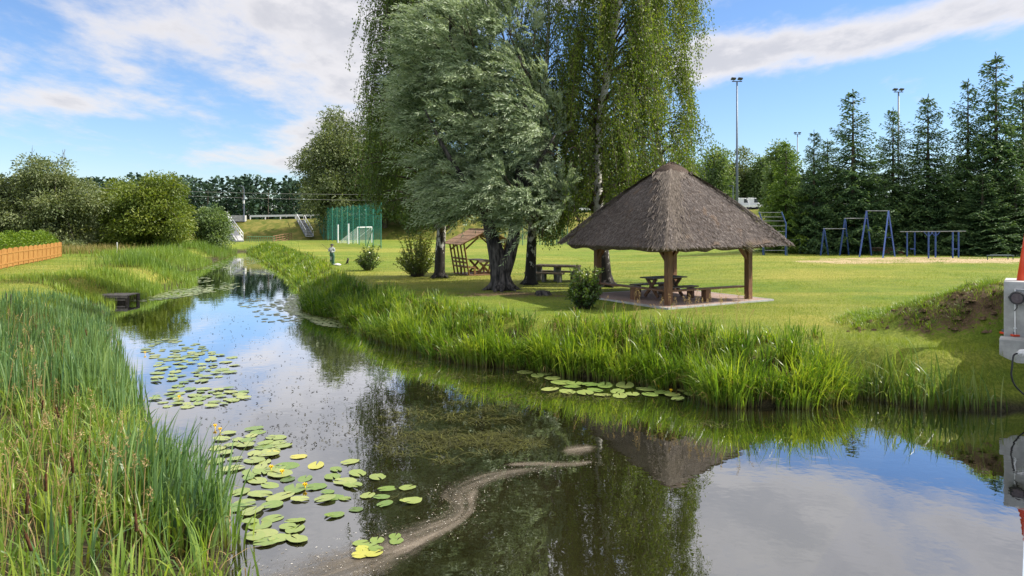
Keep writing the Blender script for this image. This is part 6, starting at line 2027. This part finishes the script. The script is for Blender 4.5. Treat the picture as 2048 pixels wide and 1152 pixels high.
# ------------------------------------------------------------------ playground bars
def playground():
    rng = np.random.default_rng(541)
    pole = lambda a, b, r, nm, mt, th, n=8: MB().tube([a, b], r, n).build(nm, mt, th)
    def G(px, py): return gp(px, py)
    # three high bars in a row, each bar slung between A-frames
    d0 = G(1640, 511)[1]
    base = G(1700, 513)
    th = thing('horizontal_bars', tuple(base), 'blue row of three stepped horizontal bars on A frames', 'exercise bars')
    Pp = lambda px, py, dd=0.0: px_at(px, py, d0 + dd)
    frames = [(1648, 457, 1641, 511, 1657, 510), (1690, 437, 1679, 511, 1698, 510), (1733, 422, 1718.5, 514, 1743, 511), (1777, 422, 1765.5, 516, 1790, 513)]
    tops = []
    for (tx, ty, lx, ly, rx, ry) in frames:
        top = Pp(tx, ty, -.3)
        tops.append(top)
        for x, y in ((lx, ly), (rx, ry)):
            f = G(x, y); f[2] -= .08
            MB().bar(top, f, .085, .085).build('leg', M_BLUE, th)
    pole(Pp(1646, 457.5, -.3), Pp(1691, 457.5, -.3), .028, 'bar', M_BARE, th)
    pole(Pp(1688, 436.8, -.3), Pp(1735, 436.8, -.3), .028, 'bar', M_BARE, th)
    pole(Pp(1731, 421.8, -.3), Pp(1779, 421.8, -.3), .028, 'bar', M_BARE, th)
    pole(Pp(1771, 475, -.15), Pp(1784, 475, -.15), .025, 'rung', M_BLUE, th)
    pole(Pp(1775, 450, -.2), Pp(1781, 450, -.2), .022, 'rung', M_BLUE, th)
    # parallel bars
    b2 = G(1860, 514)
    th = thing('parallel_bars', tuple(b2), 'long blue parallel bars with braced middle posts', 'exercise bars')
    d1 = b2[1]
    feet = [(1814, 513), (1829.5, 511), (1857, 517), (1871, 515), (1905.5, 516), (1917, 515)]
    for k, (x, y) in enumerate(feet):
        f = G(x, y); top = px_at(x, 464, f[1])
        MB().tube([f - V3(0, 0, .08), top], .052, 8).build('post', M_BLUE, th)
        if k in (2, 3):
            for sg in (-1, 1):
                MB().tube([top - V3(0, 0, .32), top + V3(sg * .30, 0, 0)], .03, 6).build('brace', M_BLUE, th)
    for off in (0, 1):
        a = px_at(1800, 463.5, G(1814, 513)[1] + off * .6); b_ = px_at(1932, 462.5, G(1911, 516)[1] + off * .6)
        pole(a, b_, .03, 'bar', M_BARE, th)
    for (x0, x1, y) in ((1820, 1829, 498), (1906, 1917, 498)):
        pole(px_at(x0, y, d1), px_at(x1, y, d1), .022, 'rung', M_BLUE, th)
    # arched climbing ladder, partly behind the thatch
    f0, f1 = G(1526, 510), G(1571, 511)
    th = thing('climbing_ladder', tuple(f0), 'blue arched climbing ladder showing right of the thatched eave', 'climbing frame')
    for f, nm in ((f0, 0), (f1, 1)):
        t = px_at(CX0 + (f[0] / f[1]) * FPX + (1 if nm else 0), 448, f[1]); t2 = px_at(CX0 + (f[0] / f[1]) * FPX - 8, 424, f[1])
        MB().tube([f - V3(0, 0, .1), t, t2], .055, 8).build('side_rail', M_BLUE, th)
        MB().tube([f - V3(0, .35, .1), (f + t) / 2 - V3(0, .12, 0)], .045, 6).build('stay', M_DKBAR, th)
    for y in (501, 491, 481, 472, 463, 452, 442, 434, 425):
        sh = 0 if y > 448 else -8 * (448 - y) / 24
        pole(px_at(1526 + sh, y, f0[1]), px_at(1571 + sh, y, f1[1]), .022, 'rung', M_BARE, th)
    # thin bars behind it
    c0, c1 = G(1600, 508), G(1614.5, 508)
    th = thing('low_parallel_bars', tuple(c0), 'thin dark bars on slim posts behind the climbing ladder', 'exercise bars')
    for c in (c0, c1): MB().tube([c - V3(0, 0, .05), c + V3(0, 0, 1.05)], .03, 6).build('post', M_DKBAR, th)
    for off in (0, .5): pole(px_at(1578, 479.5, c0[1] + off), px_at(1617, 479, c1[1] + off), .022, 'bar', M_DKBAR, th)
    # long bench
    cb = G(1772, 508.5)
    th = thing('bench', tuple(cb), 'long red brown plank bench behind the tall blue bars', 'bench')
    dB = cb[1]
    a, b_ = px_at(1733, 495, dB), px_at(1811, 496, dB)
    for o in (-.14, .14): MB().bar(a + V3(0, o, 0), b_ + V3(0, o, 0), .25, .06).build('seat_board', M_TOPW, th)
    MB().bar(a + V3(.3, 0, -.16), b_ + V3(-.3, 0, -.16), .06, .2).build('apron', M_BENCHR, th)
    for x in (1744, 1773, 1801):
        t = px_at(x, 497, dB); f = V3(t[0], t[1], cb[2])
        MB().bar(f - V3(0, 0, .03), t, .40, .10, up=(0, 1, 0)).build('leg', M_BENCHR, th)
    # low bars at the right
    g0 = G(2000, 518)
    th = thing('low_bar', tuple(g0), 'low dark push up bar at the right end of the playground', 'exercise bars')
    for x, y in ((1975, 520), (1984, 518), (2016, 519), (2026, 519)):
        f = G(x, y); MB().tube([f - V3(0, 0, .05), V3(f[0], f[1], px_at(x, 511, f[1])[2])], .03, 6).build('post', M_DKBAR, th)
    pole(px_at(1973, 511, g0[1]), px_at(2028, 511, g0[1]), .03, 'bar', M_DKBAR, th)
    pole(px_at(1980, 510, g0[1] + .4), px_at(2022, 510, g0[1] + .4), .03, 'bar', M_DKBAR, th)


playground()


# ------------------------------------------------------------------ masts, lamp, wires
def masts():
    for k, (px, ty, d, lab) in enumerate(((1474, 163, 74, 'tallest floodlight mast rising behind the thatched roof'), (1797, 184, 80, 'floodlight mast rising behind the spruces'),
                                        (1595, 269, 122, 'distant floodlight mast left of the spruces'))):
        b = px_at(px, 500, d); b[2] = hz1(b[0], b[1])
        H = px_at(px, ty, d)[2]
        th = thing('floodlight_mast', tuple(b), lab, 'floodlight', 'floodlight masts of the sports field')
        MB().tube([b - V3(0, 0, .2), V3(b[0], b[1], b[2] + (H - b[2]) * .5), V3(b[0], b[1], H)], [.15, .11, .075], 12).build('mast', M_GALV, th, smooth=True)
        arm = MB().bar(V3(b[0] - .5, b[1], H), V3(b[0] + .5, b[1], H), .08, .08).build('cross_arm', M_DKMETAL, th)
        for sx in (-.36, .32):
            c = V3(b[0] + sx, b[1], H + .22)
            MB().extrude([c + V3(-.24, -.26, .06), c + V3(.22, -.20, .03), c + V3(.24, .22, -.06), c + V3(-.22, .18, -.04)], (0, 0, .10)).build('lamp_head', M_DKMETAL, arm)
            MB().bar(c + V3(0, 0, -.22), c + V3(0, 0, .05), .05, .05).build('bracket', M_GALV, arm)
    # street lamp on the road
    d = 121; b = px_at(488, 440, d); b[2] = emb_at(b[0])[0]
    th = thing('street_lamp', tuple(b), 'grey street lamp standing on the road embankment', 'street lamp')
    H = px_at(488, 373, d)[2]
    MB().tube([b - V3(0, 0, .3), V3(b[0], b[1], b[2] + 3.6), V3(b[0], b[1], H - .5), V3(b[0] - .15, b[1], H), V3(b[0] - .45, b[1], H + .1)], [.11, .09, .06, .045, .04], 8).build('pole', M_GALV, th)
    MB().bar(V3(b[0] - .9, b[1], H + .08), V3(b[0] - .40, b[1], H + .12), .26, .12).build('lamp_head', M_GALV, th)
    MB().box((b[0], b[1] - .12, b[2] + 2.9), (.24, .2, .5)).build('control_box', M_WHITE, th)
    # lamp beyond the field behind the gazebo
    d = 95; b = px_at(1466, 480, d); b[2] = hz1(b[0], b[1])
    th = thing('street_lamp', tuple(b), 'small grey lamp post beside the tallest floodlight mast', 'street lamp')
    H = px_at(1466, 372, d)[2]
    MB().tube([b, V3(b[0], b[1], H)], [.08, .05], 8).build('pole', M_GALV, th)
    MB().bar(V3(b[0] - .55, b[1], H), V3(b[0] + .1, b[1], H + .05), .2, .08).build('lamp_head', M_GALV, th)
    # two wires crossing the picture on the left
    wm = simple("grey_wire", (0.20, 0.20, 0.19), (0.28, 0.28, 0.27), 5, .6)
    for (ya, yb, lab) in ((377, 389, 'upper overhead wire crossing in front of the left trees'), (383, 401, 'lower overhead wire crossing in front of the left trees')):
        d = 70
        pts = []
        for t in np.linspace(0, 1, 14):
            px = -60 + t * 860
            y = ya - 16 + (yb - ya + 16) * t + 14 * (4 * t * (1 - t)) * .55
            pts.append(px_at(px, y, d + 25 * t))
        o = MB().tube(pts, .012, 5).build('overhead_wire', wm, None); tag(o, lab, 'wire', 'overhead wires')


masts()


# ------------------------------------------------------------------ road rail, culvert, stairs
def roadside():
    p0x, p1x = -44.0, 60.0
    z0, y0 = emb_at(p0x)
    th = thing('guard_rail', (p0x, y0, z0), 'white guard rail along the top of the road embankment', 'guard rail')
    xs = np.arange(p0x, p1x, 2.6)
    for i, x in enumerate(xs):
        z, y = emb_at(x)
        MB().box((x, y + .55, z + .30), (.16, .12, .72)).build('post', M_WHITE, th)
        if i:
            zp, yp = emb_at(xs[i - 1])
            MB().bar((xs[i - 1], yp + .42, zp + .60), (x, y + .42, z + .60), .10, .32).build('beam', M_WHITE, th)
    # culvert wing wall with slanting white railing
    A = px_at(456, 438, 121.5); B = px_at(488, 489, 103)
    th = thing('culvert_wall', (B[0], B[1], 0), 'sloping concrete wing wall where the stream meets the road', 'wall')
    n = 2
    topA, topB = V3(A[0], A[1], A[2] + .1), V3(B[0], B[1], 1.05 + .15)
    off = V3(-1.1, 0, 0)
    mb = MB()
    mb.hexa([V3(topA[0], topA[1], -.3), V3(topB[0], topB[1], -.3), V3(topB[0], topB[1], -.3) + off, V3(topA[0], topA[1], -.3) + off, topA, topB, topB + off, topA + off])
    mb.build('wall_slab', M_CONC, th)
    for k, t in enumerate(np.linspace(0, 1, 9)):
        p = topA + (topB - topA) * t - V3(.15, 0, 0)
        MB().tube([p, p + V3(0, 0, 1.05)], .045, 6).build('railing_post', M_WHITE, th)
    for z in (1.05, .55):
        MB().tube([topA + V3(-.15, 0, z), topB + V3(-.15, 0, z)], .055, 6).build('railing_bar', M_WHITE, th)
    MB().box((A[0] + 1.2, A[1] + .3, A[2] + .1), (3.2, .8, 1.0)).build('parapet', M_CONC, th)
    # sill with green railing
    a, b_ = px_at(488, 501, 100), px_at(546, 501, 100)
    th = thing('culvert_sill', (a[0], a[1], 0), 'low pale concrete sill with green railing across the stream end', 'wall')
    zt = px_at(500, 487, 100)[2]
    MB().box(((a[0] + b_[0]) / 2 + .4, 100.6, zt / 2 - .1), (b_[0] - a[0] + .8, .6, zt + .2)).build('sill_wall', M_CONC, th)
    xs = np.linspace(a[0] + .2, b_[0], 13)
    gp_ = simple("green_railing_paint", (.10, .24, .13), (.15, .30, .17), 8, .5)
    for x in xs:
        MB().tube([V3(x, 100.6, zt), V3(x, 100.6, zt + .92)], .030, 6).build('railing_post', gp_, th)
    for z in (.92, .12):
        MB().tube([V3(xs[0], 100.6, zt + z), V3(xs[-1], 100.6, zt + z)], .035, 6).build('railing_bar', gp_, th)
    # rusty ramp railing going right
    a, b_ = px_at(546, 486, 102), px_at(583, 479, 110)
    th = thing('ramp_railing', (a[0], a[1], LAWN), 'rust brown ramp railing right of the green railing', 'railing')
    for t in np.linspace(0, 1, 7):
        p = a + (b_ - a) * t; MB().tube([V3(p[0], p[1], LAWN), p + V3(0, 0, .95)], .04, 6).build('post', M_RUST, th)
    for z in (.95, .62, .3, .05):
        MB().tube([a + V3(0, 0, z), b_ + V3(0, 0, z)], .04, 6).build('rail', M_RUST, th)
    # metal stair up the bank
    bt, tp = px_at(612, 472.5, 113.5), px_at(594, 440, 121)
    th = thing('bank_stair', (bt[0], bt[1], LAWN), 'grey metal stair with handrails climbing the embankment', 'stair')
    w = V3(1.1, 0, 0)
    for k in range(12):
        p = bt + (tp - bt) * (k / 11)
        MB().box(p + w / 2, (1.05, .62, .12)).build('tread', M_CONC, th)
    for o in (V3(0, 0, 0), w):
        MB().bar(bt + o, tp + o, .10, .22).build('stringer', M_GALV, th)
        hr = MB().tube([bt + o + V3(0, 0, .95), tp + o + V3(0, 0, .95)], .045, 6).build('handrail', M_WHITE, th)
        for t in np.linspace(0, 1, 6):
            p = bt + (tp - bt) * t + o; MB().tube([p, p + V3(0, 0, .95)], .035, 6).build('handrail_post', M_WHITE, hr)
    # parked white vans glimpsed on the road above the eave
    for k, (px, lab) in enumerate(((1502, 'white van glimpsed on the road left of the columnar poplar'), (1524, 'white van just left of the light green spruce'))):
        d = 122; b = px_at(px, 418, d); b[2] = emb_at(b[0])[0] + .04 if False else px_at(px, 418.5, d)[2]
        x = b[0]; zr = emb_at(x)[0] + .03; y = emb_at(x)[1] + 3.5
        th = thing('parked_van', (x, y, zr), lab, 'van', 'white vans on the road')
        MB().extrude([(x - .95, y - .9, zr + .3), (x + 1.0, y - .9, zr + .3), (x + 1.05, y - .9, zr + 1.0), (x + .85, y - .9, zr + 1.15), (x + .45, y - .9, zr + 1.95), (x - .95, y - .9, zr + 2.0)], (0, 1.8, 0)).build('body', M_WHITE, th, bevel=.05)
        VB = COL.objects[-1]
        MB().extrude([(x + .83, y - .92, zr + 1.18), (x + .50, y - .92, zr + 1.82), (x + .10, y - .92, zr + 1.82), (x + .10, y - .92, zr + 1.18)], (0, .03, 0)).build('window', simple("van_glass", (.02, .025, .03), (.04, .045, .05), 5, .1), VB)
        for xx in (-.6, .62):
            MB().tube([(x + xx, y - .93, zr + .30), (x + xx, y - .70, zr + .30)], .30, 12).build('wheel', M_BLACK, th)


roadside()


# ------------------------------------------------------------------ left bank: fence, hedge, platform
def left_side():
    rng = np.random.default_rng(561)
    A, B = gp(-70, 556), gp(122, 513.5)
    L = np.linalg.norm((B - A)[:2]); n = 18
    th = thing('garden_fence', tuple(B), 'orange stained panel fence with arched panel tops', 'fence')
    u = unit(V3(B[0] - A[0], B[1] - A[1], 0)); nv = V3(-u[1], u[0], 0)
    pl = L / n
    H = 1.16
    for k in range(n):
        p = A + u * pl * k; p[2] = hz1(p[0], p[1])
        m = 9; sw = (pl - .10) / m
        for j in range(m):      # arched top: the middle slats stand taller
            c = p + u * (.05 + sw * (j + .5)); t = (j + .5) / m * 2 - 1
            h = H - .02 + .09 * (1 - t * t)
            q0, q1 = c - u * sw * .46, c + u * sw * .46
            MBs = MB(); MBs.hexa([q0 - nv * .011 + V3(0, 0, .06), q1 - nv * .011 + V3(0, 0, .06), q1 + nv * .011 + V3(0, 0, .06), q0 + nv * .011 + V3(0, 0, .06),
                                  q0 - nv * .011 + V3(0, 0, h), q1 - nv * .011 + V3(0, 0, h), q1 + nv * .011 + V3(0, 0, h), q0 + nv * .011 + V3(0, 0, h)])
            if j == 0: acc = MB()
            b = len(acc.v); acc.v += MBs.v; acc.f += [tuple(i + b for i in f) for f in MBs.f]
        acc.build('panel', M_FENCE, th)
        for z in (.30, .92):
            q = p + V3(0, 0, z) - nv * .03
            MB().bar(q, q + u * pl, .03, .08).build('rail', M_FENCE, th)
    for k in range(n + 1):
        p = A + u * pl * k; p[2] = hz1(p[0], p[1])
        MB().box(p + V3(0, 0, H / 2 - .02), (.10, .10, H + .06), math.atan2(u[1], u[0])).build('post', M_FENCE, th)
    # hedge behind it
    hb = px_at(35, 500, 62); hb[2] = LAWN
    th = thing('hedge', tuple(hb), 'clipped bright green hedge behind the orange fence', 'hedge')
    N = 16000
    c0, c1 = px_at(-60, 480, 52), px_at(95, 480, 66)
    t = rng.random(N); lump = .18 * np.sin(t * 31) + .12 * np.sin(t * 57 + 1)
    a = rng.random(N) * math.pi * 2; rr = np.sqrt(rng.random(N)) * .35 + .65
    cen = c0 + (c1 - c0) * t[:, None]
    P = np.column_stack([cen[:, 0] + np.cos(a) * rr * .75, cen[:, 1] + np.cos(a) * rr * .35, LAWN + .95 + np.sin(a) * rr * (.92 + lump)])
    D = np.column_stack([np.cos(a), np.cos(a) * .3, np.sin(a)]) + rng.normal(0, .6, (N, 3))
    leaf_obj('foliage', P, D, rng.uniform(.10, .2, N), .09, L_HEDGE, rng, th)
    MB().tube([c0 + V3(0, 0, -.4), c1 + V3(0, 0, -.4)], .05, 5).build('stems', M_TWIG, th)
    # little post, tall weeds
    c = gp(234, 507)
    th = thing('marker_post', tuple(c), 'small whitish post at the edge of the left lawn', 'post')
    MB().tube([c - V3(0, 0, .05), c + V3(0, 0, .95)], .06, 8).build('shaft', M_CONC, th)
    MB().tube([c + V3(0, 0, .95), c + V3(0, 0, 1.0)], [.07, .05], 8).build('post_cap', M_CONC, th)
    # tall dry weeds at the end of the fence
    m = 2600
    q = np.stack([rng.normal(0, 1, m), rng.normal(0, 1, m)], 1)
    c = gp(170, 506); P3 = np.column_stack([c[0] + q[:, 0] * 2.4, c[1] + q[:, 1] * 1.6, np.full(m, LAWN)])
    dry = leafy("dry_tall_weeds", (.10, .12, .03), (.19, .17, .06), (.30, .23, .11), .3, .8, spec=.1)
    o = blade_obj('tall_weeds', P3, rng.uniform(.4, 1.1, m), rng.uniform(0, 6.28, m), rng.uniform(0, .4, m), rng.uniform(0, .6, m), rng.uniform(.02, .05, m), dry, rng, 2)
    tag(o, 'tan and green weeds at the end of the orange fence', 'weeds', kind='stuff')
    # wooden platform at the water
    P0 = lambda x, y, d: px_at(x, y, d)
    d = 36.6
    c = P0(235, 601, d); th = thing('fishing_platform', (c[0], c[1], 0), 'low weathered timber fishing platform at the left water edge', 'platform')
    zt = P0(235, 589, d)[2]
    MB().box(((P0(204, 600, d)[0] + P0(266, 600, d)[0]) / 2, d - .50, zt / 2 - .12), (P0(264, 600, d)[0] - P0(204, 600, d)[0], .05, zt - .05)).build('interior_shade_panel', M_DARKW, th)  # added dark panel standing in for the shaded space under the deck
    for k in range(4):
        y = d - .5 + k * .32
        MB().bar((P0(204, 590, d)[0], y, zt), (P0(266, 590, d)[0], y, zt), .28, .05).build('deck_board', M_GREYW, th)
    MB().bar((P0(200, 600, d)[0], d - .62, .16), (P0(264, 600, d)[0], d - .62, .16), .06, .07).build('lower_rail', M_GREYW, th)
    MB().bar((P0(204, 590, d)[0], d - .64, zt - .06), (P0(268, 590, d)[0], d - .64, zt - .06), .06, .12).build('edge_beam', M_GREYW, th)
    for x in (204, 235, 266):
        for y in (d - .55, d + .5):
            X = P0(x, 600, d)[0]; MB().tube([V3(X, y, -.6), V3(X, y, zt)], .09, 8).build('pile', M_DARKW, th)
    # grey rail behind it
    d = 37.5
    a, b_ = P0(127, 573, d), P0(198, 571, d)
    th = thing('bank_railing', (a[0], a[1], hz1(a[0], a[1])), 'grey single bar railing beside the fishing platform', 'railing')
    MB().bar(a, b_, .07, .10).build('rail', M_GREYW, th)
    for p in (a + V3(.25, 0, 0), b_ - V3(.05, 0, 0)):
        MB().box((p[0], p[1], (p[2] + hz1(p[0], p[1])) / 2 - .1), (.10, .10, max(.2, p[2] - hz1(p[0], p[1]) + .2))).build('post', M_GREYW, th)
    # two thin dark stakes among the reeds
    for k, (px, y0, y1, dd, lab) in enumerate(((13, 588, 640, 24, 'left one of two thin dark stakes in the reeds'), (22, 590, 640, 24.3, 'right one of two thin dark stakes in the reeds'))):
        t = P0(px, y0, dd); g = V3(t[0], t[1], hz1(t[0], t[1]))
        th = thing('stake', tuple(g), lab, 'stake', 'stakes in the reeds')
        MB().tube([g - V3(0, 0, .1), t], .018, 6).build('shaft', M_DARKW, th)
        MB().tube([t, t + V3(0, 0, .04)], [.018, .006], 6).build('tip', M_DARKW, th)


left_side()


# ------------------------------------------------------------------ footbridge end at the right
def bridge():
    u = V3(UX, UY, 0); n = V3(-UY, UX, 0)
    Q = lambda s, k, z: u * s + n * k + V3(0, 0, z)
    ang = math.atan2(UY, UX)
    th = thing('footbridge', tuple(Q(21.0, -1.2, 1.0)), 'grey steel footbridge deck at the right edge, on concrete abutment', 'bridge')
    blue = simple("blue_grey_deck_paint", (.20, .26, .34), (.27, .33, .41), 5, .5)
    a, b_ = -3.0, 20.7
    MB().hexa([Q(a, .05, 2.25), Q(b_, .05, 2.25), Q(b_, -2.4, 2.25), Q(a, -2.4, 2.25), Q(a, .05, 2.45), Q(b_, .05, 2.45), Q(b_, -2.4, 2.45), Q(a, -2.4, 2.45)]).build('deck', blue, th)
    # abutment block with wing
    MB().hexa([Q(20.8, .62, .4), Q(22.0, .62, .4), Q(22.0, -3.2, .4), Q(20.8, -3.2, .4), Q(20.8, .62, 2.62), Q(22.0, .62, 2.62), Q(22.0, -3.2, 2.62), Q(20.8, -3.2, 2.62)]).build('abutment', M_CONC, th, bevel=.015)
    f = px_at(2024, 684, 17.3)
    zt = px_at(2024, 672, 17.3)[2]
    x0 = px_at(1998, 680, 17.3)[0]
    MB().hexa([Q(20.25, .69, 0), Q(20.78, .69, 0), Q(20.78, -2.6, 0), Q(20.25, -2.6, 0), Q(20.25, .69, zt), Q(20.78, .69, zt), Q(20.78, -2.6, zt), Q(20.25, -2.6, zt)]).build('footing', M_CONC, th, bevel=.02)
    # red column with foot plate and ribs
    th2 = thing('bridge_column', (x0 + .35, 17.4, zt), 'slanting bright red steel bridge column with bolted foot plate', 'column')
    c0 = V3(px_at(2027, 668, 17.4)[0], 17.4, zt); c1 = px_at(2061, 470, 17.6)
    ax = unit(c1 - c0); top = c0 + ax * 4.6
    MB().tube([c0, top], .125, 20).build('tube', M_RED, th2, smooth=True)
    fp = MB().box((c0[0] + .10, c0[1], zt + .03), (.54, .5, .045)).build('foot_plate', M_RED, th2, bevel=.006)
    for sx, sy in ((-1, 0), (.6, -1), (.4, 1)):
        dv = V3(sx, sy, 0); dv = dv / np.linalg.norm(dv)
        p = c0 + dv * .10 + V3(0, 0, .05); sdv = V3(-dv[1], dv[0], 0) * .008
        MB().extrude([p - sdv, p + dv * .11 - sdv, p + dv * .11 + V3(0, 0, .04) - sdv, p + V3(.02, 0, .26) - sdv], sdv * 2).build('rib', M_RED, fp)
    for sx, sy in ((-.12, -.2), (.05, -.21), (.30, -.2), (-.12, .2)):
        MB().tube([c0 + V3(sx, sy, .05), c0 + V3(sx, sy, .11)], .022, 6).build('bolt', M_GALV, fp)
    # loudspeaker-like black device on the abutment wall with conduit
    d = 17.0
    wc = px_at(2019, 597, d)
    nn = -u
    base = Q(20.8, .25, wc[2]); pc = V3(base[0], base[1], wc[2])
    pc = Q(20.70, .36, wc[2])
    th3 = thing('floodlight', tuple(pc), 'round black floodlight fixed to the concrete abutment', 'lamp')
    hs_ = MB().tube([pc + u * .06, pc + u * .02, pc - u * .10], [.10, .155, .145], 18).build('housing', M_BLACK, th3)
    MB().tube([pc - u * .10, pc - u * .106], [.115, .11], 18).build('lens', simple("lamp_lens", (.08, .06, .065), (.12, .10, .10), 9, .15), hs_)
    MB().bar(pc + u * .08 + n * .17, pc + u * .08 - n * .17, .03, .05).build('bracket', M_BLACK, th3)
    MB().tube([pc - V3(0, 0, .15), pc - u * .04 - V3(0, 0, .22), pc - u * .02 + n * .05 - V3(0, 0, .30)], .012, 6).build('cord', M_BLACK, th3)
    pt = Q(20.775, .40, 0)
    o = thing('conduit', (pt[0], pt[1], zt), 'thin white conduit running down the concrete abutment', 'pipe')
    MB().tube([V3(pt[0], pt[1], zt + .02), V3(pt[0], pt[1], wc[2] + .20)] + [Q(20.775, .1, wc[2] + .20)], .014, 8).build('pipe', M_WHITE, o)
    for z in (.2, .8): MB().box((pt[0], pt[1], zt + z), (.05, .05, .02)).build('clip', M_WHITE, o)
    # white pipe end and black cable below
    pw = px_at(2042, 706, 15.6)
    o = thing('pipe_end', tuple(pw), 'white pipe end with connector poking in at the right edge', 'pipe')
    MB().tube([pw, pw + V3(.9, .3, 0)], .075, 14).build('sleeve', M_WHITE, o, smooth=True)
    MB().tube([pw - V3(.10, .03, 0), pw + V3(.01, 0, 0)], .03, 10).build('connector', M_WHITE, o)
    q = [pw - V3(.10, .03, 0), px_at(2027, 712, 15.55), px_at(2024, 735, 15.5), px_at(2023, 752, 15.5), px_at(2031, 772, 15.5), px_at(2052, 792, 15.5), px_at(2085, 815, 15.5)]
    o = MB().tube(catmull(q, 5), .018, 7).build('cable', M_BLACK, None, smooth=True, loc=tuple(q[-1])); tag(o, 'black cable hanging from the white pipe end', 'cable')
    o2 = MB().tube([pw + V3(.5, .2, -.06), V3(pw[0] + .5, pw[1] + .2, hz1(pw[0] + .5, pw[1] + .2) - .1)], .03, 6).build('prop', M_GALV, bpy.data.objects['pipe_end'])


bridge()


def clods():
    """lumps of bare soil and grass tufts on the ramp beside the bridge"""
    rng = np.random.default_rng(601)
    n = 420
    s = rng.uniform(21.2, 25.4, n); k = rng.uniform(0.7, 4.2, n)
    x, y = s * UX - k * UY, s * UY + k * UX
    z = hz(x, y)
    keep = rng.random(n) < np.interp(k, [0.7, 2.6, 4.2], [1, .8, .2])
    x, y, z = x[keep], y[keep], z[keep]; n = len(x)
    V, F = [], []
    for i in range(n):
        r = rng.uniform(.03, .11); b = len(V)
        for a in range(6):
            t = a * 1.047 + rng.normal(0, .15); q = r * rng.uniform(.7, 1.3)
            V.append((x[i] + math.cos(t) * q, y[i] + math.sin(t) * q, z[i] - .02))
        for a in range(6):
            t = a * 1.047 + rng.normal(0, .15); q = r * rng.uniform(.35, .7)
            V.append((x[i] + math.cos(t) * q, y[i] + math.sin(t) * q, z[i] + r * rng.uniform(.3, .6)))
        F += [(b + a, b + (a + 1) % 6, b + 6 + (a + 1) % 6, b + 6 + a) for a in range(6)]
        F.append(tuple(range(b + 6, b + 12)))
    mb = MB(); mb.v = V; mb.f = F
    o = mb.build('soil_clods', simple("dry_soil", (0.06, 0.040, 0.024), (0.16, 0.112, 0.07), 9, .95, bstr=.6, bdist=.02, spec=.05))
    tag(o, 'brown soil clods on the bank by the footbridge', 'soil', kind='stuff')
    c = 150
    s = rng.uniform(21.3, 25.8, c); k = rng.uniform(0.8, 4.8, c)
    cx, cy = s * UX - k * UY, s * UY + k * UX
    idx = np.repeat(np.arange(c), 45); m = len(idx)
    off = rng.normal(0, .09, (m, 2))
    X, Y = cx[idx] + off[:, 0], cy[idx] + off[:, 1]
    o = blade_obj('grass_tufts', np.column_stack([X, Y, hz(X, Y)]), rng.uniform(.08, .30, m), np.arctan2(off[:, 1], off[:, 0]), rng.uniform(.1, .6, m), rng.uniform(.2, 1, m), rng.uniform(.006, .013, m), L_SEDGE, rng, 3, rnd=rng.uniform(.2, .8, m))
    tag(o, 'grass tufts growing on the soil bank by the footbridge', 'grass', kind='stuff')


clods()
